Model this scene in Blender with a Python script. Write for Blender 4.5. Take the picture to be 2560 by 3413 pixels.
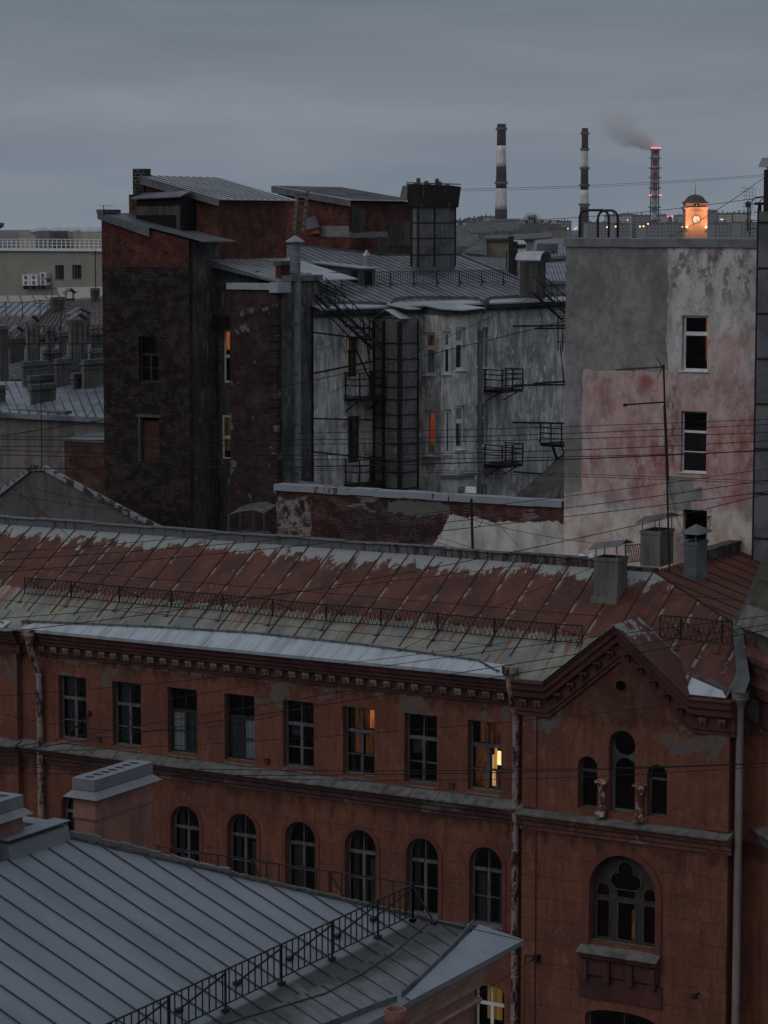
import bpy, math, random
from mathutils import Vector, Matrix
from mathutils.geometry import tessellate_polygon
random.seed(7)
sc = bpy.context.scene
for o in list(bpy.data.objects): bpy.data.objects.remove(o)

# ---------------------------------------------------------------- camera
YAW = math.radians(29.9); CA, SA = math.cos(YAW), math.sin(YAW)
FL = 8500.0                       # focal length in photo pixels (2560 wide)
TH = math.atan(961.5/FL)          # downward pitch
CZ = 36.0                         # camera height above the street
fwd = Vector((-math.cos(TH)*SA, math.cos(TH)*CA, -math.sin(TH)))
rgt = Vector((CA, SA, 0)); upv = rgt.cross(fwd)
cd = bpy.data.cameras.new('camera'); cam = bpy.data.objects.new('camera', cd)
sc.collection.objects.link(cam); sc.camera = cam
cam.matrix_world = Matrix(((rgt.x, upv.x, -fwd.x, 0), (rgt.y, upv.y, -fwd.y, 0), (rgt.z, upv.z, -fwd.z, CZ), (0, 0, 0, 1)))
cd.sensor_fit = 'HORIZONTAL'; cd.sensor_width = 24; cd.lens = FL/2560*24
cd.clip_start = 1; cd.clip_end = 20000

# ---------------------------------------------------------------- sky and light
w = bpy.data.worlds.new('World'); sc.world = w; w.use_nodes = True
nt = w.node_tree; nt.nodes.clear()
def wn(t, **k):
    n = nt.nodes.new(t)
    for a, b in k.items(): setattr(n, a, b)
    return n
SUN_EL, SUN_ROT = math.radians(38), math.radians(200)
sky = wn('ShaderNodeTexSky', sky_type='NISHITA', sun_disc=False, sun_elevation=math.radians(4), sun_rotation=SUN_ROT)
bsky = wn('ShaderNodeBackground'); bsky.inputs[1].default_value = 0.05; nt.links.new(sky.outputs[0], bsky.inputs[0])
tc = wn('ShaderNodeTexCoord')
sx = wn('ShaderNodeSeparateXYZ'); nt.links.new(tc.outputs['Generated'], sx.inputs[0])
elev = wn('ShaderNodeValToRGB'); nt.links.new(sx.outputs[2], elev.inputs[0])
cr = elev.color_ramp
SKYC = [(0.0, (.216, .264, .320)), (.015, (.222, .268, .325)), (.045, (.230, .259, .312)), (.085, (.162, .200, .243)), (.16, (.165, .198, .232)), (.35, (.25, .28, .325)), (.9, (.43, .465, .52))]
cr.elements[0].position = 0; cr.elements[0].color = (*SKYC[0][1], 1)
cr.elements[1].position = SKYC[-1][0]; cr.elements[1].color = (*SKYC[-1][1], 1)
for p, c in SKYC[1:-1]:
    e = cr.elements.new(p); e.color = (*c, 1)
mp = wn('ShaderNodeMapping'); mp.inputs['Scale'].default_value = (3.2, 3.2, 26); mp.inputs['Location'].default_value = (3.1, .4, 1.7)
nt.links.new(tc.outputs['Generated'], mp.inputs[0])
cn = wn('ShaderNodeTexNoise'); cn.inputs['Scale'].default_value = 1.6; cn.inputs['Detail'].default_value = 6; cn.inputs['Roughness'].default_value = .55; cn.inputs['Distortion'].default_value = .4
nt.links.new(mp.outputs[0], cn.inputs[0])
cr2 = wn('ShaderNodeValToRGB'); nt.links.new(cn.outputs[0], cr2.inputs[0])
cr2.color_ramp.elements[0].position = .34; cr2.color_ramp.elements[0].color = (.85, .87, .90, 1)
cr2.color_ramp.elements[1].position = .64; cr2.color_ramp.elements[1].color = (1.11, 1.08, 1.07, 1)
mu = wn('ShaderNodeMix', data_type='RGBA', blend_type='MULTIPLY'); mu.inputs[0].default_value = 1
nt.links.new(elev.outputs[0], mu.inputs[6]); nt.links.new(cr2.outputs[0], mu.inputs[7])
bcl = wn('ShaderNodeBackground'); bcl.inputs[1].default_value = 1.0; nt.links.new(mu.outputs[2], bcl.inputs[0])
mx = wn('ShaderNodeMixShader'); mx.inputs[0].default_value = .93
nt.links.new(bsky.outputs[0], mx.inputs[1]); nt.links.new(bcl.outputs[0], mx.inputs[2])
wo = wn('ShaderNodeOutputWorld'); nt.links.new(mx.outputs[0], wo.inputs[0])
sd = bpy.data.lights.new('sun', 'SUN'); sd.energy = .42; sd.angle = math.radians(40); sd.color = (1, .95, .92)
so = bpy.data.objects.new('sun', sd); sc.collection.objects.link(so)
so.rotation_euler = (math.radians(90)-SUN_EL, 0, math.radians(-20))
sc.view_settings.view_transform = 'Standard'; sc.view_settings.look = 'None'; sc.view_settings.exposure = 0; sc.view_settings.gamma = 1
sc.cycles.max_bounces = 6; sc.cycles.transparent_max_bounces = 12; sc.cycles.volume_bounces = 3
sc.cycles.use_denoising = True

# ---------------------------------------------------------------- rays of the photograph -> places in the world
def ray(px, py):
    u = (px-1280)/FL; v = (1706.5-py)/FL
    oy = math.cos(TH)+v*math.sin(TH)
    return Vector((u*CA-oy*SA, u*SA+oy*CA, -math.sin(TH)+v*math.cos(TH)))
C0 = Vector((0, 0, CZ))
def onY(px, py, y): r = ray(px, py); return C0+r*(y/r.y)
def onX(px, py, x): r = ray(px, py); return C0+r*(x/r.x)
def onZ(px, py, z): r = ray(px, py); return C0+r*((z-CZ)/r.z)
def onP(px, py, p0, n): r = ray(px, py); return C0+r*((Vector(p0)-C0).dot(n)/r.dot(n))
def D(px, py, d):
    r = ray(px, py); v = (1706.5-py)/FL
    return C0+r*(d/(math.cos(TH)+v*math.sin(TH)))
def pxm(d): return FL/d           # photo pixels per metre at depth d

# ---------------------------------------------------------------- object helpers
ROOT = {}
def tag(o, label=None, cat=None, group=None, kind=None):
    if label: o['label'] = label
    if cat: o['category'] = cat
    if group: o['group'] = group
    if kind: o['kind'] = kind
    return o
def thing(name, label, cat, loc, group=None):
    o = bpy.data.objects.new(name, None); sc.collection.objects.link(o)
    o.location = loc; ROOT[o.name] = Vector(loc); o.empty_display_size = .2
    return tag(o, label, cat, group)
def rootloc(o):
    while o.parent: o = o.parent
    return Vector(o.location)
class MB:
    def __init__(s, M=None): s.v = []; s.f = []; s.M = M
    def add(s, vs, fs):
        b = len(s.v)
        vs = [Vector(p) for p in vs]
        if s.M is not None: vs = [s.M @ p for p in vs]
        s.v += vs; s.f += [tuple(b+i for i in f) for f in fs]; return s
    def box(s, x0, x1, y0, y1, z0, z1):
        return s.hexa([(x0, y0, z0), (x1, y0, z0), (x1, y1, z0), (x0, y1, z0), (x0, y0, z1), (x1, y0, z1), (x1, y1, z1), (x0, y1, z1)])
    def hexa(s, p): return s.add(p, [(0, 3, 2, 1), (4, 5, 6, 7), (0, 1, 5, 4), (1, 2, 6, 5), (2, 3, 7, 6), (3, 0, 4, 7)])
    def quad(s, *p): return s.add(p, [tuple(range(len(p)))])
    def prism(s, pts, vec):
        n = len(pts); vec = Vector(vec); pts = [Vector(p) for p in pts]
        return s.add(pts+[p+vec for p in pts], [tuple(range(n))[::-1], tuple(range(n, 2*n))]+[(i, (i+1) % n, n+(i+1) % n, n+i) for i in range(n)])
    def bar(s, a, b, w, h=None, up=(0, 0, 1)):
        a = Vector(a); b = Vector(b); h = h or w; d = (b-a)
        if d.length < 1e-6: return s
        d.normalize(); u = Vector(up)
        if abs(d.dot(u)) > .98: u = Vector((0, 1, 0))
        r = d.cross(u).normalized()*w/2; u = r.cross(d).normalized()*h/2
        return s.hexa([a-r-u, a+r-u, b+r-u, b-r-u, a-r+u, a+r+u, b+r+u, b-r+u])
    def tube(s, pts, r, n=6, cap=True, r1=None):
        pts = [Vector(p) for p in pts]; m = len(pts); vs = []; prev = None
        for i, p in enumerate(pts):
            d = (pts[min(i+1, m-1)]-pts[max(i-1, 0)]).normalized()
            if prev is None:
                u = Vector((0, 0, 1)) if abs(d.z) < .9 else Vector((1, 0, 0))
                a = d.cross(u).normalized()
            else:
                a = (prev-d*prev.dot(d)).normalized()
            prev = a; b = d.cross(a)
            rr = r if r1 is None else r+(r1-r)*i/(m-1)
            for k in range(n):
                t = 2*math.pi*k/n; vs.append(p+a*math.cos(t)*rr+b*math.sin(t)*rr)
        fs = [(i*n+k, i*n+(k+1) % n, (i+1)*n+(k+1) % n, (i+1)*n+k) for i in range(m-1) for k in range(n)]
        if cap: fs += [tuple(range(n))[::-1], tuple(range((m-1)*n, m*n))]
        return s.add(vs, fs)
    def lathe(s, c, prof, n=16, M=None):
        c = Vector(c); vs = []; m = len(prof)
        for r, z in prof:
            for k in range(n):
                t = 2*math.pi*(k+.5)/n; vs.append(c+Vector((r*math.cos(t), r*math.sin(t), z)))
        fs = [(i*n+k, i*n+(k+1) % n, (i+1)*n+(k+1) % n, (i+1)*n+k) for i in range(m-1) for k in range(n)]
        fs += [tuple(range(n))[::-1], tuple(range((m-1)*n, m*n))]
        return s.add(vs, fs)
    def plate(s, outer, holes, f, w0, w1, osides=True, hsides=True):
        loops = [outer]+list(holes)
        tri = tessellate_polygon([[Vector((u, v, 0)) for u, v in l] for l in loops])
        flat = [p for l in loops for p in l]
        s.add([f(u, v, w0) for u, v in flat], [tuple(t) for t in tri])
        if osides and hsides and w1 != w0: s.add([f(u, v, w1) for u, v in flat], [tuple(t)[::-1] for t in tri])
        for i, l in enumerate(loops):
            if (i == 0 and not osides) or (i > 0 and not hsides): continue
            n = len(l)
            s.add([f(u, v, w0) for u, v in l]+[f(u, v, w1) for u, v in l], [(k, (k+1) % n, n+(k+1) % n, n+k) for k in range(n)])
        return s
    def build(s, name, mat, parent=None, smooth=False, kind=None):
        me = bpy.data.meshes.new(name)
        off = rootloc(parent) if parent else Vector((0, 0, 0))
        if not parent and s.v:
            xs = [p.x for p in s.v]; ys = [p.y for p in s.v]; zs = [p.z for p in s.v]
            off = Vector(((min(xs)+max(xs))/2, (min(ys)+max(ys))/2, min(zs)))
        me.from_pydata([tuple(p-off) for p in s.v], [], s.f); me.update()
        me.materials.append(mat)
        if smooth:
            for p in me.polygons: p.use_smooth = True
        o = bpy.data.objects.new(name, me); sc.collection.objects.link(o)
        if parent: o.parent = parent
        else: o.location = off
        if kind: o['kind'] = kind
        return o
def copy_part(o, dv, parent=None):
    c = o.copy(); sc.collection.objects.link(c)
    if parent: c.parent = parent
    c.location = Vector(o.location)+Vector(dv)
    for ch in list(o.children):
        d = ch.copy(); sc.collection.objects.link(d); d.parent = c
    return c
def copy_thing(o, loc, label, rz=0, scale=None):
    c = o.copy(); sc.collection.objects.link(c); c.location = loc; c.rotation_euler = (0, 0, rz); c['label'] = label
    if scale: c.scale = scale
    for ch in list(o.children):
        d = ch.copy(); sc.collection.objects.link(d); d.parent = c
        for g in list(ch.children):
            e = g.copy(); sc.collection.objects.link(e); e.parent = d
    return c

# ---------------------------------------------------------------- materials
class S:
    def __init__(s, name):
        s.m = bpy.data.materials.new(name); s.m.use_nodes = True; s.t = s.m.node_tree
        s.b = s.t.nodes['Principled BSDF']; s.g = s.t.nodes.new('ShaderNodeNewGeometry')
        sp = s.t.nodes.new('ShaderNodeSeparateXYZ'); s.l(s.g.outputs['Position'], sp.inputs[0])
        s.x, s.y, s.z = sp.outputs; s.pos = s.g.outputs['Position']
    def l(s, a, b):
        if isinstance(a, (int, float)): b.default_value = a
        elif isinstance(a, tuple):
            b.default_value = a if len(a) == len(b.default_value) else (*a, 1)
        else: s.t.links.new(a, b)
    def math(s, op, a, b=0.0, c=None, clamp=False):
        n = s.t.nodes.new('ShaderNodeMath'); n.operation = op; n.use_clamp = clamp
        s.l(a, n.inputs[0]); s.l(b, n.inputs[1])
        if c is not None: s.l(c, n.inputs[2])
        return n.outputs[0]
    def vec(s, x, y, z):
        n = s.t.nodes.new('ShaderNodeCombineXYZ'); s.l(x, n.inputs[0]); s.l(y, n.inputs[1]); s.l(z, n.inputs[2]); return n.outputs[0]
    def noise(s, sc3=1.0, detail=4, rough=.55, off=0, dist=0, v=None):
        m = s.t.nodes.new('ShaderNodeMapping'); s.l(v if v is not None else s.pos, m.inputs[0])
        m.inputs['Scale'].default_value = (sc3,)*3 if isinstance(sc3, (int, float)) else sc3
        m.inputs['Location'].default_value = (off, off*1.3, off*.7)
        n = s.t.nodes.new('ShaderNodeTexNoise'); n.inputs['Scale'].default_value = 1
        n.inputs['Detail'].default_value = detail; n.inputs['Roughness'].default_value = rough; n.inputs['Distortion'].default_value = dist
        s.l(m.outputs[0], n.inputs[0]); return n.outputs[0]
    def step(s, a, e0, e1):
        n = s.t.nodes.new('ShaderNodeMapRange'); n.interpolation_type = 'SMOOTHSTEP'
        s.l(a, n.inputs[0]); s.l(e0, n.inputs[1]); s.l(e1, n.inputs[2]); return n.outputs[0]
    def mix(s, f, a, b):
        n = s.t.nodes.new('ShaderNodeMix'); n.data_type = 'RGBA'
        s.l(f, n.inputs[0]); s.l(a, n.inputs[6]); s.l(b, n.inputs[7]); return n.outputs[2]
    def boxm(s, a0, a1, b0, b1, u, v, soft=.03):
        f = s.step(u, a0-soft, a0+soft); f = s.math('MULTIPLY', f, s.math('SUBTRACT', 1, s.step(u, a1-soft, a1+soft)))
        f = s.math('MULTIPLY', f, s.step(v, b0-soft, b0+soft)); return s.math('MULTIPLY', f, s.math('SUBTRACT', 1, s.step(v, b1-soft, b1+soft)))
    def mul(s, a, b): return s.math('MULTIPLY', a, b)
    def plus(s, a, b): return s.math('ADD', a, b)
    def inv(s, a): return s.math('SUBTRACT', 1, a)
    def out(s, col, rough=.85, metal=0, bump=None, bs=.3, bd=.02, spec=.3, emit=None, es=1):
        s.l(col, s.b.inputs['Base Color']); s.l(rough, s.b.inputs['Roughness']); s.l(metal, s.b.inputs['Metallic'])
        s.b.inputs['Specular IOR Level'].default_value = spec
        if bump is not None:
            n = s.t.nodes.new('ShaderNodeBump'); n.inputs['Strength'].default_value = bs; n.inputs['Distance'].default_value = bd
            s.l(bump, n.inputs['Height']); s.t.links.new(n.outputs[0], s.b.inputs['Normal'])
        if emit is not None:
            s.l(emit, s.b.inputs['Emission Color']); s.b.inputs['Emission Strength'].default_value = es
        return s.m
def m_plain(name, c, c2=None, rough=.8, metal=0, ns=1.5, spec=.3, bs=.2, det=5):
    s = S(name); c2 = c2 or tuple(k*.65 for k in c)
    f = s.step(s.noise(ns, det, .6, off=sum(c)*17), .3, .7)
    return s.out(s.mix(f, c, c2), rough, metal, bump=s.noise(ns*6, 3), bs=bs, spec=spec)
def m_streak(name, c, c2, c3=None, rough=.85, vs=.35, hs=3.0, fine=6.0, bs=.35, thr=(.42, .6), metal=0):
    """plaster or paint with stains that run down it"""
    s = S(name)
    st = s.noise((hs, hs, vs), 6, .65, off=3.3); bl = s.noise(.7, 5, .6, off=9)
    f = s.step(s.plus(s.mul(st, .6), s.mul(bl, .4)), *thr)
    col = s.mix(f, c, c2)
    if c3: col = s.mix(s.step(s.noise((1.2, 1.2, .8), 7, .7, off=21), .56, .62), col, c3)
    return s.out(col, rough, metal, bump=s.noise(fine, 5, .6), bs=bs)
def brickify(s, c1, c2, mortar, rot=0, bw=.26, bh=.078):
    if isinstance(mortar, tuple): mortar = s.mix(s.step(s.noise((1.6, 1.6, 2.2), 6, .7, off=201), .44, .60), tuple(k*.35 for k in mortar), tuple(k*2.0 for k in mortar))
    u = s.plus(s.x, s.y) if not rot else s.plus(s.mul(s.x, math.cos(rot)), s.mul(s.y, math.sin(rot)))
    n = s.t.nodes.new('ShaderNodeTexBrick'); s.l(s.vec(u, s.z, 0), n.inputs[0])
    n.inputs['Scale'].default_value = 1; n.inputs['Brick Width'].default_value = bw; n.inputs['Row Height'].default_value = bh
    n.inputs['Mortar Size'].default_value = .009; n.inputs['Mortar Smooth'].default_value = .3; n.inputs['Bias'].default_value = -.1
    s.l(c1, n.inputs['Color1']); s.l(c2, n.inputs['Color2']); s.l(mortar, n.inputs['Mortar'])
    return n.outputs[0], n.outputs[1]
MT = {}
MT['trim'] = m_streak('maroon_trim', (.105, .038, .034), (.058, .025, .024), rough=.85)
MT['trimlight'] = m_streak('worn_trim', (.17, .075, .06), (.09, .04, .035), (.2, .18, .16))
MT['modil'] = m_plain('bracket_plaster', (.12, .06, .05), (.24, .21, .18), ns=1.4)
MT['zinc'] = m_streak('zinc_sheet', (.42, .45, .48), (.34, .365, .39), rough=.42, hs=.9, vs=1.2, bs=.1, metal=.45)
MT['zincdark'] = m_streak('dull_zinc', (.15, .16, .168), (.09, .097, .105), rough=.5, hs=1.2, vs=1.2, bs=.08, metal=.2)
MT['iron'] = m_plain('black_iron', (.012, .012, .013), (.02, .016, .014), rough=.6, ns=5)
MT['frame'] = m_streak('weathered_white_frame', (.13, .13, .128), (.05, .05, .05), rough=.7, hs=9, vs=3)
MT['framew'] = m_plain('white_window_frame', (.78, .78, .77), (.6, .6, .6), rough=.5, ns=3)
MT['framed'] = m_plain('dark_window_frame', (.02, .018, .017), (.03, .026, .024), rough=.5)
MT['curt'] = m_plain('net_curtain', (.20, .22, .24), (.14, .155, .17), rough=.9, ns=3)
MT['curtl'] = m_plain('white_blind', (.72, .77, .80), (.6, .65, .68), rough=.9, ns=3)
MT['dark'] = m_plain('dark_interior', (.008, .008, .008), rough=.9)
MT['sill'] = m_streak('grey_sill_sheet', (.17, .165, .16), (.09, .085, .08), rough=.65)
MT['soot'] = m_streak('sooty_plaster', (.095, .09, .085), (.045, .042, .04), rough=.9)
MT['chim'] = m_streak('grey_plaster_chimney', (.17, .165, .155), (.09, .085, .08), rough=.9, thr=(.4, .62))
MT['rustsheet'] = m_plain('rusted_sheet', (.10, .035, .02), (.05, .04, .038), rough=.7, ns=3)
MT['cable'] = m_plain('cable_rubber', (.008, .008, .009), rough=.6)
s = S('window_glass'); t = s.t
tr = t.nodes.new('ShaderNodeBsdfTransparent'); tr.inputs[0].default_value = (.62, .66, .66, 1)
gl = t.nodes.new('ShaderNodeBsdfGlossy'); gl.inputs['Roughness'].default_value = .04; gl.inputs['Color'].default_value = (.8, .85, .9, 1)
lw = t.nodes.new('ShaderNodeFresnel'); lw.inputs[0].default_value = 1.5
ms = t.nodes.new('ShaderNodeMixShader'); s.l(lw.outputs[0], ms.inputs[0]); s.l(tr.outputs[0], ms.inputs[1]); s.l(gl.outputs[0], ms.inputs[2])
s.l(ms.outputs[0], t.nodes['Material Output'].inputs[0]); MT['glass'] = s.m
def m_lit(name, c, c2, e, sc3=(5, 5, 1.2)):
    s = S(name); f = s.step(s.noise(sc3, 4, .6), .35, .65); col = s.mix(f, c, c2)
    return s.out((.05, .03, .02), .9, emit=col, es=e)
MT['litorange'] = m_lit('lit_orange_curtain', (1, .28, .07), (.35, .07, .02), .55)
MT['lityellow'] = m_lit('lit_yellow_room', (1, .62, .25), (.5, .22, .05), .9)
MT['litdim'] = m_lit('dim_lit_room', (.35, .12, .04), (.05, .02, .012), .25)

# red stucco of the long building
ZG0, GSP = 15.93, .73
def m_stucco(name, base, dark, patch, grooves=True, zc=20.1):
    s = S(name)
    f = s.step(s.plus(s.mul(s.noise(.55, 5, .6, off=4), .6), s.mul(s.noise((4, 4, .6), 5, .6), .4)), .38, .64)
    col = s.mix(f, base, dark)
    pn = s.noise((.9, .9, 1.1), 7, .62, off=13)
    zb = s.step(s.z, zc-2.0, zc+.1)
    pm = s.step(s.plus(pn, s.mul(zb, .17)),   .685, .70)
    pm = s.mul(pm, s.step(s.z, 17.5, 18.6)); pm = s.mul(pm, s.inv(s.mul(s.mul(s.step(s.x, -36.2, -35.8), s.inv(s.step(s.x, -32.6, -32.2))), .8)))
    fine = s.noise(7, 6, .75, off=77); col = s.mix(s.mul(s.step(fine, .42, .62), .38), col, tuple(k*.55 for k in dark))
    st2 = s.mul(s.step(s.noise((5.5, 5.5, .35), 6, .7, off=88), .50, .66), .4); col = s.mix(st2, col, tuple(k*.6 for k in dark))
    lt = s.mul(s.step(s.noise((1.8, 1.8, 1.1), 7, .7, off=99), .56, .66), .35); col = s.mix(lt, col, tuple(min(1, k*1.5+.02) for k in base))
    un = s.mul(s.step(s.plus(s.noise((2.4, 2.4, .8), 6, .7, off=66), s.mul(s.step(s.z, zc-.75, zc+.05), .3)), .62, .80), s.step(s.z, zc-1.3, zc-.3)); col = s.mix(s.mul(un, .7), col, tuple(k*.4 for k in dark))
    col = s.mix(pm, col, s.mix(s.noise(5, 5, .7), tuple(k*.6 for k in patch), tuple(k*1.35 for k in patch)))
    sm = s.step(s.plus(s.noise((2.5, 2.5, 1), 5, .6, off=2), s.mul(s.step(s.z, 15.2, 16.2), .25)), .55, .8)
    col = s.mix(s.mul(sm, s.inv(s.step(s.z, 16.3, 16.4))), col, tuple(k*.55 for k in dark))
    bh = s.noise(14, 5, .7)
    if grooves:
        fr = s.math('FRACT', s.math('DIVIDE', s.math('SUBTRACT', ZG0+.02, s.z), GSP))
        g = s.mul(s.inv(s.step(fr, .03, .05)), s.inv(s.step(s.z, ZG0+.02, ZG0+.03)))
        col = s.mix(s.mul(g, .6), col, (.06, .03, .02)); bh = s.math('SUBTRACT', s.mul(bh, .35), s.mul(g, .8))
        bh = s.math('SUBTRACT', bh, s.mul(pm, .25))
    return s.out(col, .9, 0, bump=bh, bs=.5, bd=.02, spec=.2)
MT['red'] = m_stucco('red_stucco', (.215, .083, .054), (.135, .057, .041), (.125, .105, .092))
MT['jamb'] = m_plain('jamb_stucco', (.16, .055, .040), (.11, .040, .031), rough=.9)

# ---------------------------------------------------------------- windows
def archpts(u0, u1, v0, v1, rise=None, n=14, inset=0):
    u0 += inset; u1 -= inset; v0 += inset; v1 -= inset
    uc = (u0+u1)/2; a = (u1-u0)/2; b = rise-inset if rise else a
    b = max(b, .02); vs = v1-b
    return [(u0, v0), (u1, v0), (u1, vs)]+[(uc+a*math.cos(math.pi*k/n), vs+b*math.sin(math.pi*k/n)) for k in range(1, n)]+[(u0, vs)]
def circ(u, v, r, n=24, ry=None): return [(u+r*math.cos(2*math.pi*k/n), v+(ry or r)*math.sin(2*math.pi*k/n)) for k in range(n)]
def rect(u0, u1, v0, v1): return [(u0, v0), (u1, v0), (u1, v1), (u0, v1)]
def fY(y): return lambda u, v, w: Vector((u, y+w, v))          # wall facing -y, w goes into the wall
def fX(x): return lambda u, v, w: Vector((x-w, u, v))          # wall facing +x
def panes(u0, u1, v0, v1, arch, rise, fr, vt, munt, cas, top=2, bar=.035):
    uc = (u0+u1)/2; a = (u1-u0)/2-fr; b = (rise-fr if rise else a); vs = v1-fr-b; out = []
    iu0, iu1 = u0+fr, u1-fr
    def topcut(u): return v1-fr if not arch else vs+b*math.sqrt(max(0, 1-((u-uc)/a)**2))
    if vt is not None:
        w = (iu1-iu0)/top
        for k in range(top):
            a0, a1 = iu0+k*w+(bar/2 if k else 0), iu0+(k+1)*w-(bar/2 if k < top-1 else 0)
            pts = [(a0, vt+fr*.8), (a1, vt+fr*.8)]
            m = 7 if arch else 1
            pts += [(a1+(a0-a1)*i/m, topcut(a1+(a0-a1)*i/m)) for i in range(m+1)]
            out.append([p for i, p in enumerate(pts) if i == 0 or (abs(p[0]-pts[i-1][0])+abs(p[1]-pts[i-1][1])) > 1e-4])
        vtop = vt-fr*.8
    else: vtop = v1-fr
    w = (iu1-iu0)/cas; mv = .055 if cas > 1 else 0
    for k in range(cas):
        a0, a1 = iu0+k*w+(mv if k else 0), iu0+(k+1)*w-(mv if k < cas-1 else 0)
        ys = [v0+fr]
        for q in (munt or []): ys += [v0+fr+(vtop-v0-fr)*q-.018, v0+fr+(vtop-v0-fr)*q+.018]
        ys.append(vtop)
        for i in range(0, len(ys), 2): out.append(rect(a0, a1, ys[i], ys[i+1]))
    return out
def win(parent, u0, u1, v0, v1, f, arch=False, rise=None, fm='frame', w=.24, fr=.075, vt=.34, munt=(.45,), cas=2, top=2, inner=True, curt=None, sill=None, name='window', glass=True, cw=.45):
    vtv = None if vt is None else (v1-(v1-v0)*vt)
    outer = archpts(u0, u1, v0, v1, rise) if arch else rect(u0, u1, v0, v1)
    hs = panes(u0, u1, v0, v1, arch, rise, fr, vtv, munt, cas, top)
    mb = MB(); mb.plate(outer, hs, f, w, w+.05)
    if inner: mb.plate(outer, hs, f, w+.17, w+.2)
    o = mb.build(name, MT[fm], parent)
    if glass:
        e = .012
        oo = archpts(u0+e, u1-e, v0+e, v1-e, rise) if arch else rect(u0+e, u1-e, v0+e, v1-e)
        MB().plate(oo, [], f, w+.025, w+.025, False, False).build('pane', MT['glass'], o)
    for c in (curt or []):   # (a0,a1,b0,b1,material) fractions of the opening
        q = MB(); ua, ub = u0+(u1-u0)*c[0], u0+(u1-u0)*c[1]; va, vb = v0+(v1-v0)*c[2], v0+(v1-v0)*c[3]
        n = 10; pts = []
        for i in range(n+1):
            uu = ua+(ub-ua)*i/n; pts.append((uu, cw+.03*math.sin(i*2.3)))
        q.add([f(a, va, b) for a, b in pts]+[f(a, vb, b) for a, b in pts], [(i, i+1, n+2+i, n+1+i) for i in range(n)])
        q.build('curtain', MT[c[4]], o)
    if sill: MB().hexa([f(u0-.06, v0-.03, -sill), f(u1+.06, v0-.03, -sill), f(u1+.06, v0-.03, w), f(u0-.06, v0-.03, w), f(u0-.06, v0-.005, -sill), f(u1+.06, v0-.005, -sill), f(u1+.06, v0+.02, w), f(u0-.06, v0+.02, w)]).build('sill', MT['sill' if fm != 'framew' else 'framew'], o)
    return o
def profx(mb, prof, y, x0, x1, miter0=0, miter1=0):
    """profile [(out, z)] along x on a wall at y facing -y"""
    n = len(prof)
    return mb.add([(x0-miter0*o, y-o, z) for o, z in prof]+[(x1+miter1*o, y-o, z) for o, z in prof],
                  [tuple(range(n)), tuple(range(n, 2*n))[::-1]]+[(i, (i+1) % n, n+(i+1) % n, n+i) for i in range(n)])
MT['litcur'] = m_lit('lit_orange_drape', (.95, .22, .04), (.25, .05, .015), .3, (9, 9, .9))
MT['blindgrey'] = m_plain('grey_blind', (.085, .085, .09), (.06, .06, .065), rough=.9)
MT['flame'] = m_lit('bright_lamp_glow', (1, .78, .45), (1, .45, .12), 2.2, (9, 9, 6))
MT['litdrape'] = m_lit('yellow_drape', (.75, .48, .12), (.4, .22, .05), .22, (14, 14, .2))
MT['litred'] = m_lit('red_curtain_lit', (.75, .12, .03), (.5, .07, .02), .35)
MT['soot2'] = m_streak('dirty_moulding', (.10, .05, .042), (.055, .032, .03), (.13, .12, .11), rough=.9)
MT['lityellow2'] = m_lit('amber_drape', (.5, .30, .09), (.08, .04, .015), .12, (12, 12, .4))
MT['seamrust'] = m_plain('dark_rust_seam', (.035, .018, .014), (.06, .026, .018), rough=.7, ns=4)
s = S('eave_zinc'); MT['eave'] = s.out(s.mix(s.step(s.noise((2.6, .35, .35), 5, .6, off=14), .42, .70), (.42, .46, .50), (.29, .315, .34)), .42, .45, bump=s.noise((1.2, .8, 1), 2), bs=.25, bd=.04)
MT['zincmid'] = m_streak('mid_zinc', (.21, .225, .24), (.155, .168, .182), rough=.5, hs=1.2, vs=1, bs=.1, metal=.25)
MT['greensheet'] = m_streak('greenish_sheet', (.10, .115, .115), (.06, .068, .07), rough=.6, hs=2, vs=.6, bs=.1)
MT['ductz'] = m_streak('duct_sheet', (.24, .26, .28), (.16, .175, .19), rough=.5, hs=2, vs=1, bs=.1, metal=.2)
MT['redcurt'] = m_plain('dark_red_curtain', (.10, .035, .025), (.05, .02, .015), rough=.9, ns=5)
MT['framedk'] = m_plain('dull_dark_frame', (.075, .075, .075), (.04, .04, .04), rough=.7, ns=4)
# ================================================================ the long red building
YF = 74.6; YG = YF-.35; ZD = 21.12; YD = YF-.6; YR = 79.4; ZR = 24.2; MR = (ZR-ZD)/(YR-YD)
XL, XR, XRW = -67.0, -29.9, -35.05
red = thing('red_stucco_building', 'long red stucco building with arched windows, small gable and rusty red sheet roof', 'building', (-48, 80, 0))
def roofz(y): return ZD+MR*(y-YD)
nR = Vector((0, -MR, 1))
def onR(px, py): return onP(px, py, (0, YD, ZD), nR)
XG0, XG1 = onY(1745, 2500, YG).x, onY(2434, 2500, YG).x
XC0 = onY(1790, 2500, YG).x; XC1 = onY(2360, 2500, YG).x
WX = [-56.79+2.449*k for k in range(8)]       # left edges of the upper windows
AX = [-56.08+2.449*k for k in range(8)]       # centres of the arched windows
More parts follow.
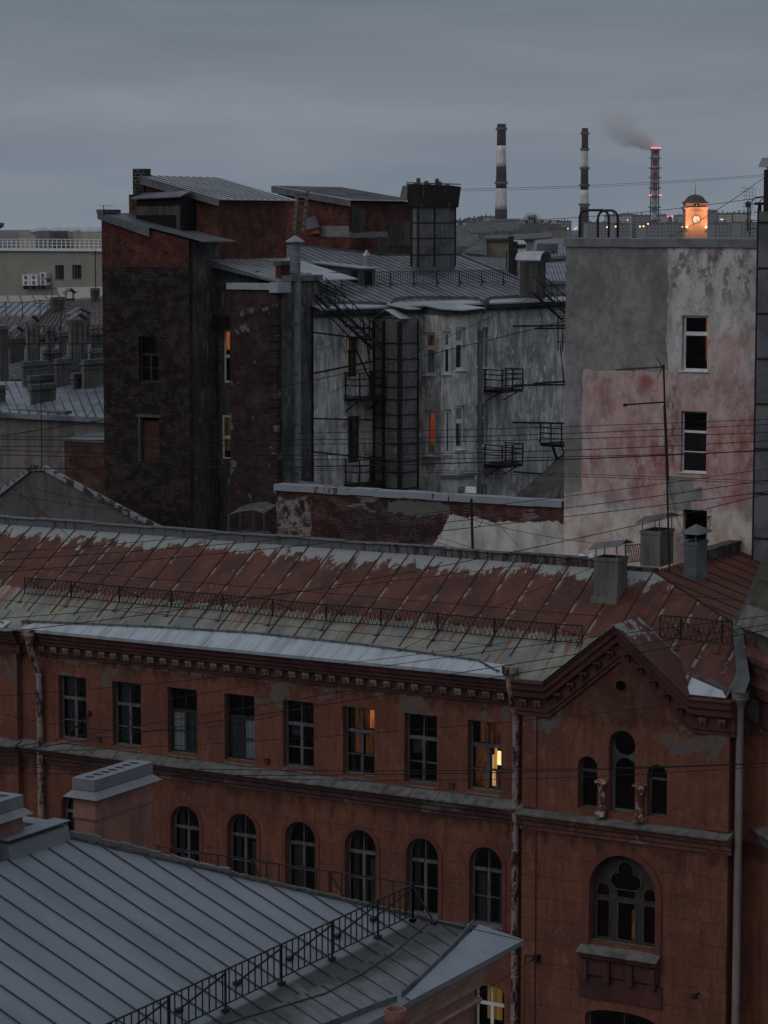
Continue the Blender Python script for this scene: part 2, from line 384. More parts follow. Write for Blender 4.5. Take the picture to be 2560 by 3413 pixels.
# main wall with openings
holes = [rect(x, x+1.27, 17.03, 19.42) for x in WX]+[archpts(c-.62, c+.62, 12.42, 15.13) for c in AX]
lowc = onY(1630, 3300, YF).x; lowt = onY(1630, 3285, YF).z
holes.append(archpts(lowc-.58, lowc+.58, lowt-2.6, lowt, .25))
lw_ = MB().plate(rect(-58.5, XG0+.02, 0, 21.05), holes, fY(YF), 0, .26, osides=False)
lw_.plate(rect(XL, -58.5, 0, 21.05), [], fY(YF-.18), 0, .3)
lw_.box(XL, XR, YF+11, YF+11.2, 0, 21).box(XL, XL+.2, YF+.2, YF+11, 0, 21)
lw_.box(-58.9, -58.5, YF-.28, YF-.185, 0, 20.1)
lw_.build('wall', MT['red'], red)
# upper windows
styles = [dict(curt=[(.05, .4, .1, 1, 'curt'), (.8, .97, .1, .65, 'curt')]),
          dict(curt=[(.05, .38, .05, .95, 'curt'), (.75, .97, .05, .6, 'curt')]),
          dict(fm='framed', curt=[(.05, .47, .03, .66, 'curtl'), (.53, .95, .03, .6, 'curt')], munt=(.5,), inner=False, cw=.3),
          dict(fm='framed', curt=[(.05, .47, .03, .62, 'curt'), (.55, .95, .03, .62, 'curtl')], munt=(.5,), inner=False, cw=.3),
          dict(curt=[(.04, .45, .45, .66, 'curt'), (.5, .96, .70, .97, 'redcurt')]),
          dict(curt=[(.66, .97, .68, 1, 'litorange'), (.2, .66, .3, 1, 'litdim'), (.66, .97, .3, .66, 'litdim'), (.04, .2, 0, 1, 'curt')]),
          dict(curt=[(.04, .45, .4, .66, 'curt'), (.8, .96, 0, .6, 'curt')]),
          dict(curt=[(.70, .93, .36, .56, 'flame'), (.62, .70, .3, .62, 'lityellow'), (.93, .97, .3, .62, 'litdim'), (.62, .97, .02, .25, 'litdim'), (.04, .55, .02, .6, 'litdim'), (.2, .97, .66, 1, 'litdim'), (.56, .66, .05, .5, 'lityellow')])]
for x, st in zip(WX, styles):
    win(red, x, x+1.27, 17.03, 19.42, fY(YF), vt=.36, **st)
for k, c in enumerate(AX):
    win(red, c-.62, c+.62, 12.42, 15.13, fY(YF), arch=True, vt=.31, munt=(.5,), cas=2, top=2, sill=.1,
        curt=[(.05, .35, .02, .62, 'curt'), (.72, .9, .02, .62, 'curt')] if k % 3 == 1 else [(.05, .26, .02, .95, 'curt'), (.62 if k % 2 else .8, .93, .02, .6, 'curt')])
    # moulded arch surround, stands proud of the wall
    MB().plate(archpts(c-.78, c+.78, 12.2, 15.3), [archpts(c-.625, c+.625, 12.4, 15.135)], fY(YF), -.035, .01).build('arch_surround', MT['trimlight'] if 0 else MT['jamb'], red)
win(red, lowc-.58, lowc+.58, lowt-2.6, lowt, fY(YF), arch=True, rise=.25, fm='framew', vt=.27, cas=2, top=2, inner=False, curt=[(.25, .75, .5, .98, 'litdrape')] if 'litdrape' in MT else None)
# string course under the upper windows
pc = [(-.27, 17.03), (.42, 16.68), (.42, 16.62), (.36, 16.55), (.3, 16.55), (.26, 16.42), (.16, 16.36), (.13, 16.22), (.04, 16.18), (.04, 16.1), (-.02, 16.1)]
pch = [(0, 16.86)]+pc[1:]
mbl = MB(); profx(mbl, [(-.02, 16.87), (.42, 16.66), (.42, 16.61), (-.02, 16.61)], YF, -58.5, XG0+.1)
for x in WX: mbl.hexa([(x, YF-.04, 16.9), (x+1.27, YF-.04, 16.9), (x+1.27, YF+.27, 16.95), (x, YF+.27, 16.95), (x, YF-.04, 16.93), (x+1.27, YF-.04, 16.93), (x+1.27, YF+.27, 17.06), (x, YF+.27, 17.06)])
profx(mbl, [(-.02, 16.87), (.42, 16.66), (.42, 16.61), (-.02, 16.61)], YF-.18, XL, -58.42)
for i in range(20):   # laps of the ledge sheets
    x = -58.2+i*1.03
    mbl.hexa([(x, YF-.425, 16.655), (x+.03, YF-.425, 16.655), (x+.03, YF, 16.865), (x, YF, 16.865), (x, YF-.425, 16.68), (x+.03, YF-.425, 16.68), (x+.03, YF, 16.885), (x, YF, 16.885)])
mbl.build('ledge_sheet', MT['sill'], red)
pm = [(-.02, 16.61), (.38, 16.61), (.34, 16.53), (.3, 16.52), (.26, 16.42), (.16, 16.36), (.13, 16.22), (.05, 16.18), (.05, 16.06), (-.02, 16.06)]
MB_ = MB(); profx(MB_, pm, YF, -58.5, XG0+.1); profx(MB_, pm, YF-.18, XL, -58.45); MB_.build('string_course', MT['soot2'] if 'soot2' in MT else MT['trimlight'], red)
# main cornice
pcn = [(-.02, 21.04), (.56, 21.04), (.56, 20.98), (.5, 20.95), (.48, 20.84), (.4, 20.78), (.38, 20.68), (.3, 20.62), (.3, 20.55), (.12, 20.5), (.12, 20.2), (.07, 20.16), (.07, 20.1), (-.02, 20.1)]
mc = MB(); profx(mc, pcn, YF, -58.5, XG0+.02); profx(mc, pcn, YF-.18, XL, -58.35)
mc.build('cornice', MT['trim'], red)
def modillion(x, y, z, sh=0):
    m = MB(); w = .07
    for dx in (-w, w):   # two lobed legs and a cap, like the worn brackets
        m.hexa([(x+dx-.05, y-.10, z-.22+sh*(dx)), (x+dx+.05, y-.10, z-.22+sh*dx), (x+dx+.05, y, z-.24+sh*dx), (x+dx-.05, y, z-.24+sh*dx), (x+dx-.055, y-.15, z-.08+sh*dx), (x+dx+.055, y-.15, z-.08+sh*dx), (x+dx+.055, y, z-.08+sh*dx), (x+dx-.055, y, z-.08+sh*dx)])
    m.box(x-.13, x+.13, y-.16, y, z-.08, z)
    return m
m0 = modillion(-57.9, YF-.12, 20.5).build('bracket', MT['modil'], red)
nmod = int((XG0-.3+57.9)/.545)
for k in range(1, nmod+1): copy_part(m0, (k*.545, 0, 0), red)
for k in range(1, 9): copy_part(m0, (-1.05-k*.545, -.18, 0), red)
# roof sheets
s = S('rusty_roof_sheet')
uu, vv = s.x, s.math('DIVIDE', s.math('SUBTRACT', s.y, YD), YR-YD)
rust = s.mix(s.step(s.noise((1.0, .6, 1), 5, .6), .35, .68), (.105, .036, .023), (.054, .021, .017))
rust = s.mix(s.step(s.noise((3, 1.2, 2), 6, .7, off=5), .52, .72), rust, (.165, .055, .028))
pale = s.mix(s.noise((1.5, 1.5, 1), 4), (.20, .215, .21), (.32, .335, .325))
low = s.mix(s.step(s.noise((1.3, .7, 1), 4, .6, off=7), .35, .65), (.24, .24, .19), (.15, .165, .158))
streak = s.step(s.plus(s.noise((5.5, .45, .45), 5, .6, off=31), s.mul(s.step(vv, .1, .4), .12)), .60, .70)
low = s.mix(s.mul(streak, .8), low, (.20, .065, .022))
low = s.mix(s.mul(s.step(s.noise((3, .5, .5), 6, .7, off=131), .52, .66), .5), low, (.09, .09, .075))
rag = s.plus(s.mul(s.noise((2.6, .9, .9), 8, .74, off=11), .62), s.mul(s.noise((.35, .2, .2), 2, .5, off=2), .16))
up = s.step(s.math('SUBTRACT', vv, rag), .505, .515)
lo = s.math('SUBTRACT', 1, s.step(s.math('SUBTRACT', vv, s.mul(s.noise((4, .5, .5), 4, .6, off=41), .1)), .33, .345))
lo = s.mul(lo, s.inv(s.step(s.x, -35.6, -35.4)))
seam = s.math('FRACT', s.math('DIVIDE', s.math('SUBTRACT', s.x, -66.9), 1.062))
fl = s.mul(s.step(seam, .0, .05), s.inv(s.step(seam, .06, .17)))
flk = s.mul(fl, s.step(s.noise((.7, 1.4, 1), 7, .7, off=17), .52, .54))
spots = s.step(s.noise((2.6, .9, 1), 8, .76, off=57), .635, .645)
col = s.mix(up, rust, pale); col = s.mix(s.math('MAXIMUM', flk, spots), col, (.23, .19, .165)); col = s.mix(lo, col, low)
MT['rustroof'] = s.out(col, .62, 0, bump=s.plus(s.noise((1.4, .8, 1), 3), s.mul(s.noise(12, 4), .2)), bs=.35, bd=.06, spec=.25)
th = .03
XH = XRW+(ZR-roofz(YD))/.317      # where the second slope would reach the eave
XE1 = -30.15
def z2(x): return ZR-.317*(x-XRW)
# hip line: z2(x)=roofz(y)
def hipy(x): return YD+(z2(x)-ZD)/MR
xm = onY(2057, 2085, YG-.55).x; GA, GB = xm-2.6, xm+2.55; YN = YG+.1
mr = MB().prism([(XL, YD, ZD), (GA, YD, ZD), (GA, YN, roofz(YN)), (GB, YN, roofz(YN)), (GB, YD, ZD), (XE1, YD, ZD), (XE1, hipy(XE1), z2(XE1)), (XRW, YR, ZR), (XL, YR, ZR)], (0, 0, -th))
mr.prism([(XL, YR, ZR), (XRW, YR, ZR), (XRW, YR+6, ZR-3), (XL, YR+6, ZR-3)], (0, 0, -th))
roof = mr.build('roof', MT['rustroof'], red)
s = S('rust_wing_sheet')
c = s.mix(s.step(s.noise((.6, 1, 1), 5, .6), .35, .68), (.105, .034, .022), (.065, .026, .022))
c = s.mix(s.step(s.noise((.6, 2, 1), 7, .7, off=17), .66, .675), c, (.22, .22, .21))
MT['rustwing'] = s.out(c, .55, 0, bump=s.noise(2, 3), bs=.3, bd=.05)
MB().prism([(XRW, YR, ZR), (XE1, hipy(XE1), z2(XE1)), (XE1, 96, z2(XE1)), (XRW, 96, ZR)], (0, 0, -th)).build('wing_roof', MT['rustwing'], red)
sm = MB()
for i in range(40):
    x = -66.9+1.062*i
    if x > XE1-.1: break
    yt = YR if x < XRW else hipy(x)
    y0 = YD+.9 if x < XG0-.2 else YD+1.6
    sm.bar((x, y0, roofz(y0)+.012), (x, yt, roofz(yt)+.012), .03, .045)
    sm.bar((x+.3, YD, roofz(YD)+.006), (x+.3, YD+.9, roofz(YD+.9)+.006), .02, .02) if x < XG0-1 else 0
for yy, dz in ((YD+1.35, 0), (YD+3.1, 0)):
    sm.bar((XL, yy, roofz(yy)+.006), (XG0-1.5 if yy < 76 else XRW-1, yy, roofz(yy)+.006), .02, .015)
sm.build('roof_seams', MT['seamrust'], roof)
sm = MB()
for i in range(16):
    y = hipy(XE1)+.4+i*1.0
    xs = XRW if y > YR else XRW+(YR-y)/((YR-hipy(XE1))/(XE1-XRW))
    sm.bar((xs, y, z2(xs)+.012), (XE1, y, z2(XE1)+.012), .03, .045)
sm.bar((XRW, YR, ZR+.02), (XE1, hipy(XE1), z2(XE1)+.02), .07, .05)
sm.build('hip_seams', MT['seamrust'], roof)
# ridge cap
s = S('ridge_sheet')
dr = s.step(s.plus(s.noise((7, 7, 1.2), 6, .7, off=3), s.mul(s.step(s.x, -52, -38), .12)), .58, .62)
c = s.mix(dr, (.115, .125, .135), (.05, .025, .02))
MT['ridge'] = s.out(c, .6, bump=s.noise(5, 3), bs=.2)
rc = MB()
n = 22
for i in range(n):
    xa, xb = XL+(XRW-1.2-XL)*i/n, XL+(XRW-1.2-XL)*(i+1)/n-.02
    w1 = .02*math.sin(i*1.7)
    rc.box(xa, xb, YR-.05, YR+.25, ZR-.2, ZR+.26+w1); rc.box(xa-.01, xb+.01, YR-.12, YR+.3, ZR+.265+w1, ZR+.3+w1)
rc.build('ridge_cap', MT['ridge'], roof); rc = MB()
for i in range(14):
    rc.box(XRW-.1, XRW+.25, YR+3+i*1.0, YR+3.98+i, ZR-.2, ZR+.27); rc.box(XRW-.15, XRW+.32, YR+3+i*1.0, YR+3.99+i, ZR+.275, ZR+.3)
rc.build('ridge_cap', MT['ridge'], roof)
MB().box(XRW-1.2, XRW+.1, YR-.05, YR+.25, ZR-.2, ZR+.1).build('ridge_cap', MT['ridge'], roof)
# gutter upstand and pale drip strip
gt = MB(); pts = [(-58.2, YD+.28), (-57.6, YD+.32), (-52.5, YD+.62), (-48.3, YD+.78), (-44, YD+.72), (-39.2, YD+.5), (-38.4, YD+.15), (-38.2, YD+.1)]
def gutter(pts, zf, h=.13):
    for (xa, ya), (xb, yb) in zip(pts, pts[1:]):
        gt.bar((xa, ya, zf(ya)+h/2), (xb, yb, zf(yb)+h/2), .02, h)
        L = math.hypot(xb-xa, yb-ya); k = max(1, int(L/.65))
        for i in range(k):
            t_ = (i+.5)/k; x = xa+(xb-xa)*t_; y = ya+(yb-ya)*t_
            gt.bar((x, y-.03, zf(y)), (x, y-.03, zf(y)+h+.015), .03)
gutter(pts, roofz)
gt.build('gutter', MT['zincdark'], red); gt = MB()
gutter([(-66, YD+.8), (-60.5, YD+.6), (-58.9, YD+.1)], roofz); gt.build('gutter', MT['zincdark'], red); gt = MB()
gutter([(-31.6, YD+.75), (-30.9, YD+.62), (-30.2, YD+.25)], roofz)
gt.build('gutter', MT['zincdark'], red)
ed = MB().prism([(XL, YD-.2, ZD+.0), (-58.7, YD-.2, ZD+.0), (-58.7, YD+.3, ZD+.19), (XL, YD+.5, ZD+.31)], (0, 0, .012))
ed.prism([(-58.1, YD-.04, ZD+.03), (XG0-.1, YD-.04, ZD+.03), (XG0-.5, YD+.45, ZD+.3), (-44, YD+.70, ZD+.44), (-48.3, YD+.76, ZD+.475), (-52.5, YD+.6, ZD+.385), (-57.6, YD+.3, ZD+.21)], (0, 0, .012))
ed.prism([(-31.5, YD-.04, ZD+.03), (XE1+.05, YD-.04, ZD+.03), (XE1-.2, YD+.25, ZD+.19), (-31.6, YD+.7, ZD+.44)], (0, 0, .012))
ed.box(XL, -58.3, YD-.2, YD-.18, ZD-.1, ZD+.01).box(-58.5, XG0-.1, YD-.05, YD-.03, ZD-.07, ZD+.04)
for i in range(19):
    x = -57.4+i*1.062; e_ = min(.74, .3+.16*min(i, 4))*(1 if i < 14 else .8)
    ed.bar((x, YD-.03, ZD+.05), (x+.12*e_, YD+e_*.9, ZD+.05+e_*.9*MR), .014, .02)
ed.build('eave_sheet', MT['eave'], red)

# ---- gable bay
zsp = 21.1; xm = onY(2057, 2085, YG-.55).x; zap = 23.2
xl, xr = onY(1808, 2270, YG-.55).x, onY(2290, 2330, YG-.55).x
hw = (xr-xl)/2; xm = (xl+xr)/2
wz = onY(2060, 2230, YG).z; whw = hw-.15
slope = (zap-zsp)/hw
def gz(x, top): return top-slope*abs(x-xm)
o1 = rect(XG0, XG1, 0, 0)
zl = 20.1
outer = [(XG0, 0), (XG1, 0), (XG1, zsp-.5), (xr, zsp-.5), (xm, zap-.5), (xl, zsp-.5), (XG0, zsp-.5)]
def yg(px, py): q = onY(px, py, YG); return (q.x, q.z)
oc = yg(2070, 2287)
a1 = (yg(1925, 2690), yg(1992, 2525)); a2 = (yg(2028, 2705), yg(2118, 2440)); a3 = (yg(2155, 2718), yg(2224, 2553))
zb = a2[0][1]
gh = [circ(oc[0], oc[1], .2), archpts(a1[0][0], a1[1][0], zb, a1[1][1]), archpts(a2[0][0], a2[1][0], zb, a2[1][1]), archpts(a3[0][0], a3[1][0], zb, a3[1][1])]
b0, b1 = yg(1965, 3160), yg(2183, 2853)
B = (b0[0], yg(2183, 3200)[0], b0[1], b1[1])
BX0, BX1 = B[0], B[1]; BZ1 = yg(2060, 2850)[1]; BZ0 = yg(2060, 3150)[1]
gh.append(archpts(BX0, BX1, BZ0, BZ1))
c0 = yg(1950, 3371); c1 = yg(2190, 3400); CZT = yg(2060, 3371)[1]
gh.append(archpts(c0[0], c1[0], CZT-2.6, CZT, .3))
gw = MB().plate(outer, gh, fY(YG), 0, .3, osides=False)
gw.quad((XG0, YG, 0), (XG0, YF, 0), (XG0, YF, 21), (XG0, YG, 21)); gw.quad((XG1, YG, 0), (XG1, YF+.5, 0), (XG1, YF+.5, 20.6), (XG1, YG, 20.6)).quad((XG1, YF+.5, 0), (XG1+.9, YF+.5, 0), (XG1+.9, YF+.5, 21), (XG1, YF+.5, 21))
# flat pilasters at both corners of the bay
for a, b in ((XG0, XC0), (XC1, XG1)):
    gw.box(a-.003, b, YG-.07, YG-.002, 0, 16.1); gw.box(a-.003, b, YG-.07, YG-.002, 16.8, zl)
gw.build('gable_wall', MT['red'], red)
# windows of the bay
ci = MB().plate(circ(oc[0], oc[1], .23), [circ(oc[0], oc[1], .19)], fY(YG), -.03, .02).build('oculus_ring', MT['jamb'], red)
MB().plate(circ(oc[0], oc[1], .21), [], fY(YG), .29, .29, False, False).build('oculus', MT['dark'], red)
win(red, a1[0][0], a1[1][0], zb, a1[1][1], fY(YG), arch=True, vt=.3, cas=1, top=1, munt=None, inner=True, w=.28, fr=.05)
win(red, a3[0][0], a3[1][0], zb, a3[1][1], fY(YG), arch=True, vt=.3, cas=1, top=1, munt=None, inner=True, w=.28, fr=.05)
# tall middle light: round pane over an arched pane
u0, u1, v0, v1 = a2[0][0], a2[1][0], zb, a2[1][1]; r = (u1-u0)/2
wi = MB(); hs = [circ((u0+u1)/2, v1-r, r-.07), archpts(u0+.1, u1-.1, v0+.08, v1-2*r-.02)]
wi.plate(archpts(u0, u1, v0, v1), hs, fY(YG), .28, .36); w3 = wi.build('window', MT['frame'], red)
MB().plate(archpts(u0+.01, u1-.01, v0+.01, v1-.01), [], fY(YG), .32, .32, False, False).build('pane', MT['glass'], w3)
s = S('painted_column'); MT['column'] = s.out(s.mix(s.step(s.noise((5, 5, 4), 6, .7), .5, .55), (.11, .035, .03), (.42, .36, .32)), .8)
for px in (2012, 2137):
    x = yg(px, 2680)[0]; y = YG-.12; zz = zb-.06
    cm = MB().box(x-.17, x+.17, y-.17, y+.17, zz-.08, zz+.06)
    cm.lathe((x, y, zz+.06), [(.15, 0), (.15, .05), (.12, .07), (.14, .1), (.11, .14), (.105, .7), (.12, .72), (.105, .75), (.11, .78), (.17, .94), (.17, .97)], 14)
    cm.box(x-.2, x+.2, y-.18, y+.14, zz+1.03, zz+1.1); cm.build('column', MT['column'], red)
# big arched window with tracery
f = fY(YG); uc = (BX0+BX1)/2; W = BX1-BX0
MB().plate(archpts(BX0-.26, BX1+.22, BZ0-.35, BZ1+.24), [archpts(BX0-.005, BX1+.005, BZ0-.35, BZ1+.005)], f, -.06, .01).build('arch_surround', MT['jamb'], red)
vt_ = BZ0+1.45
hs = [rect(BX0+.1, BX0+W*.26, BZ0+.08, vt_-.05), rect(BX0+W*.36, BX0+W*.66, BZ0+.08, vt_-.05), rect(BX0+W*.76, BX1-.08, BZ0+.08, vt_-.05),
      archpts(BX0+.1, BX0+W*.26, vt_+.06, vt_+.48), archpts(BX0+W*.76, BX1-.08, vt_+.06, vt_+.48),
      ]
# trefoil light
tre = []
cx, cy = uc-.02, vt_+.62; R_ = .27
for a in range(0, 25):
    t_ = math.radians(-60+a*300/24-0); 
for k, (dx, dz, s0, s1) in enumerate(((.27, 0, -75, 65), (0, .38, -25, 205), (-.27, 0, 115, 255))):
    for j in range(9):
        t_ = math.radians(s0+(s1-s0)*j/8); tre.append((cx+dx+R_*math.cos(t_), cy+dz+R_*math.sin(t_)))
hs.append(tre+[(cx-.3, vt_+.08), (cx+.3, vt_+.08)])
bm = MB().plate(archpts(BX0, BX1, BZ0, BZ1), hs, f, .3, .38)
MT['tracery'] = m_plain('dark_tracery', (.035, .028, .026), (.06, .045, .04), rough=.8, ns=4)
wb = bm.build('window', MT['tracery'], red)
MB().plate(archpts(BX0+.01, BX1-.01, BZ0+.01, BZ1-.01), [], f, .36, .36, False, False).build('pane', MT['glass'], wb)
fm_ = MB()
for h in hs[:5]:
    c_ = (sum(p[0] for p in h)/len(h), sum(p[1] for p in h)/len(h))
    inn = [(c_[0]+(p[0]-c_[0])*.84, c_[1]+(p[1]-c_[1])*.93) for p in h]
    fm_.plate(h, [inn], f, .27, .3)
inn = [(cx+(p[0]-cx)*1.1, cy+(p[1]-cy)*1.1) for p in tre]
fm_.plate(inn, [tre], f, .26, .3)
fm_.build('frame', MT['framedk'], wb)
MB().plate(rect(BX0+W*.55, BX0+W*.66, BZ0+.1, BZ0+1.1), [], f, .5, .5, False, False).build('curtain', MT['litdim'], wb)
# sill shelf and carved panel under it
sh = MB().hexa([(BX0-.3, YG-.42, BZ0-.32), (BX1+.22, YG-.42, BZ0-.32), (BX1+.22, YG+.3, BZ0-.1), (BX0-.3, YG+.3, BZ0-.1), (BX0-.3, YG-.42, BZ0-.28), (BX1+.22, YG-.42, BZ0-.28), (BX1+.22, YG+.3, BZ0+.02), (BX0-.3, YG+.3, BZ0+.02)])
sh.build('sill', MT['sill'], red)
pn = MB(); profx(pn, [(-.01, BZ0-.3), (.36, BZ0-.34), (.3, BZ0-.5), (.16, BZ0-.56), (.12, BZ0-1.1), (.05, BZ0-1.16), (-.01, BZ0-1.16)], YG, BX0-.24, BX1+.18)
for k in range(4):
    x = BX0-.1+k*(W+.1)/3
    pn.box(x-.1, x+.1, YG-.24, YG-.11, BZ0-1.25, BZ0-.57)
pn.box(BX0-.34, BX1+.28, YG-.06, YG-.003, BZ0-1.9, BZ0-1.17)
pn.build('apron_panel', MT['trim'], red)
win(red, c0[0], c1[0], CZT-2.6, CZT, fY(YG), arch=True, rise=.3, vt=.3, cas=2, w=.28)
# bay ledge
bl = MB(); tp = [(-.3, 16.8), (.42, 16.64), (.42, 16.59), (-.3, 16.59)]
profx(bl, tp, YG, XG0-.12, XG1+.12); bl.build('ledge_sheet', MT['sill'], red)
bl = MB(); profx(bl, [(a, b-.02) for a, b in pm], YG, XG0-.1, XG1+.1); bl.build('string_course', MT['trimlight'], red)
# raking cornice: profile carried along both slopes, short returns at the foot
rk = [(0, -.02), (.55, -.02), (.55, -.08), (.48, -.12), (.46, -.3), (.36, -.38), (.34, -.56), (.14, -.62), (.14, -1.06), (.08, -1.1), (.08, -1.22), (0, -1.22)]
rm = MB()
def rake(xa, za, xb, zb_):
    n = len(rk); k_ = 1.0
    rm.add([(xa, YG-o, za+z*k_) for o, z in rk]+[(xb, YG-o, zb_+z*k_) for o, z in rk], [tuple(range(n)), tuple(range(n, 2*n))[::-1]]+[(i, (i+1) % n, n+(i+1) % n, n+i) for i in range(n)])
rake(xl, zsp, xm, zap); rake(xm, zap, xr, zsp); rake(XG0-.25, zsp, xl, zsp); rake(xr, zsp, XG1+.2, zsp)
for (za,) in ((0,),): pass
rm.box(XG0-.24, XG0-.002, YG, YF, zsp-.6, zsp-.02); rm.box(XG1+.002, XG1+.19, YG, YF+.5, zsp-.6, zsp-.02)
rm.build('gable_cornice', MT['trim'], red)
for k in range(6):
    for sg in (-1, 1):
        x = xm+sg*(.28+k*.47)
        if abs(x-xm) > hw-.05: continue
        modillion(x, YG-.14, gz(x, zap)-.66, -sg*slope).build('bracket', MT['trim'], red)
for x in (XG0+.1, XG0+.62, XG1-.2, XG1-.85): modillion(x, YG-.14, zsp-.66).build('bracket', MT['trimlight'], red)
# gable roof skin: 1.6 m deep, dying into the main roof
s = S('gable_skin')
q = s.math('ABSOLUTE', s.math('SUBTRACT', s.x, xm))
pk = s.step(s.math('SUBTRACT', s.noise((2.5, 2.5, 2.5), 7, .7, off=8), s.mul(q, .13)), .46, .47)
edg = s.step(s.math('SUBTRACT', s.plus(s.y, s.mul(s.noise((2, 1, 2), 6, .7), .5)), YG), 1.54, 1.57)
MT['gskin'] = s.out(s.mix(s.math('MAXIMUM', s.mul(pk, s.inv(s.step(q, .9, 1.3))), s.mul(edg, .8)), (.075, .028, .022), (.22, .235, .235)), .6, bump=s.noise(3, 3), bs=.3)
gs = MB(); e = .05
for sg in (-1, 1):
    xe = xl if sg < 0 else xr
    gs.prism([(xm, YG-.6, zap), (xe-sg*0+sg*.02, YG-.6, zsp), (xe+sg*.02, YG+1.35, zsp), (xm, YG+1.35, zap)], (0, 0, .03))
gs.add([(xm, YG+1.34, zap), (xl, YG+1.34, zsp), (xr, YG+1.34, zsp)], [(0, 1, 2)])
gs.build('gable_roof', MT['gskin'], red)
# downpipes
s = S('peeling_pipe'); MT['pipe'] = s.out(s.mix(s.step(s.noise((4, 4, 1.6), 8, .8), .50, .53), (.30, .215, .195), (.04, .013, .011)), .6, bump=s.noise(8, 3), bs=.2)
MT['pipe2'] = m_streak('grey_pink_pipe', (.27, .215, .205), (.17, .135, .128), rough=.6)
def downpipe(pts, mat, r=.125, y=YF):
    P_ = [Vector(p) for p in pts]; m = MB(); m.tube(P_, r, 10)
    top = P_[0]; m.lathe(top, [(r, -.15), (r*1.2, .0), (.25, .16), (.28, .2), (.28, .42), (.25, .42)], 12)
    z = P_[-2].z-.1
    while z > 0: m.lathe((P_[-1].x, P_[-1].y, z), [(r, 0), (r+.022, .02), (r+.022, .07), (r, .09)], 10); m.bar((P_[-1].x, P_[-1].y, z+.04), (P_[-1].x, y, z+.04), .03); z -= 1.45
    return m.build('downpipe', MT[mat], red, smooth=False)
def pp(px, py, y): q = onY(px, py, y); return (q.x, y, q.z)
a, b = pp(98, 2135, YF-.62), pp(130, 2245, YF-.2); downpipe([a, (a[0], a[1], a[2]-.22), (b[0], b[1], b[2]), (b[0], b[1], 0)], 'pipe')
a, b = pp(1700, 2262, YF-.62), pp(1720, 2400, YF-.2); downpipe([a, (a[0], a[1], a[2]-.25), (b[0], b[1], b[2]), (b[0], b[1], 0)], 'pipe')
a = pp(2468, 2350, YF-.25); XP3 = a[0]; downpipe([a, (a[0], a[1], a[2]-.3), (a[0], a[1], 5), (a[0], a[1], 0)], 'pipe2')
# small iron boxes (putlog vents) on the wall
for px, py in ((331, 2462), (891, 2536), (1507, 2617)):
    q = onY(px, py, YF); MB().box(q.x-.09, q.x+.09, YF-.1, YF, q.z-.08, q.z+.08).box(q.x-.11, q.x+.11, YF-.13, YF, q.z+.081, q.z+.1).build('wall_vent', MT['rustsheet'], red)
# flagpole bracket on the left pier
a = onY(300, 2377, YF-.02); b = onY(235, 2443, YF-.6); mb = MB().bar(a, b, .045); mb.box(b.x-.06, b.x+.06, b.y-.06, b.y+.06, b.z-.05, b.z+.05); mb.box(a.x-.08, a.x+.08, YF-.04, YF, a.z-.08, a.z+.08); mb.build('flag_holder', MT['iron'], red)

# ---- snow fences on the red roof
def snowfence(name, label, xs, y, h, zf, lat=.17, style='x', lean=0, feet=.55):
    """lattice fence along x; posts on struts with a foot plate on the sheet"""
    L0, L1 = xs[0], xs[-1]
    t = thing(name, label, 'roof railing', ((L0+L1)/2, y, zf(y)), 'snow railings on the roofs')
    b = .13; fr = MB()
    zb_ = zf(y)+b
    wob = [0.02*math.sin(i*1.9) for i in range(len(xs))]
    for i in range(len(xs)-1):
        fr.bar((xs[i], y, zb_+wob[i]), (xs[i+1]-.01, y, zb_+wob[i+1]), .032); fr.bar((xs[i], y, zb_+h+wob[i]), (xs[i+1]-.01, y, zb_+h+wob[i+1]), .038)
    fr.build('rails', MT['iron'], t)
    for i in range(len(xs)-1):
        la = MB(); n = max(2, int((xs[i+1]-xs[i])/lat))
        for k in range(n):
            x0 = xs[i]+(xs[i+1]-xs[i])*k/n; x1 = xs[i]+(xs[i+1]-xs[i])*(k+1)/n
            if style == 'x':
                la.bar((x0, y, zb_), (x1, y, zb_+h), .014); la.bar((x1, y+.012, zb_), (x0, y+.012, zb_+h), .014)
            else: la.bar((x0, y, zb_), (x0, y, zb_+h), .016)
        la.build('lattice_panel', MT['iron'], t)
    for i, x in enumerate(xs):
        po = MB().bar((x, y, zb_-.02), (x, y, zb_+h+.03), .05 if 0 < i < len(xs)-1 else .03)
        yf = y-.33; po.bar((x, y, zb_+.02), (x, yf, zf(yf)), .022); po.box(x-.1, x+.1, yf-.03, yf+.03, zf(yf), zf(yf)+.02)
        if i < len(xs)-1:
            yb = y+feet; po.bar((x, y, zb_+h*.85), (x+.42, yb, zf(yb)), .022); po.box(x+.34, x+.52, yb-.03, yb+.03, zf(yb), zf(yb)+.02)
        po.build('post', MT['iron'], t)
    return t
fxs = [onY(81, 1905, YD+1.62).x]+[onR(px, 2060).x*1 for px in ()]
ff = [(227, 2015), (389, 2028), (562, 2045), (735, 2058), (901, 2074), (1078, 2093), (1257, 2115), (1447, 2131), (1632, 2155), (1831, 2182)]
fxs += [onR(*q).x for q in ff]+[onY(1941, 2088, YD+1.62).x]
snowfence('snow_railing', 'long black lattice railing along the rusty roof of the red building', fxs, YD+1.62, .58, roofz)
q0, q1 = onY(2200, 2085, YD+2.2), onY(2441, 2085, YD+2.2)
snowfence('snow_railing', 'short black lattice railing on the rusty roof right of the gable', [q0.x, q0.x+(q1.x-q0.x)*.29, q0.x+(q1.x-q0.x)*.86, q1.x], YD+2.2, .72, roofz)
MT['eave2'] = m_streak('corner_zinc', (.23, .255, .29), (.18, .20, .23), rough=.45, hs=.8, vs=1, bs=.08, metal=.3)
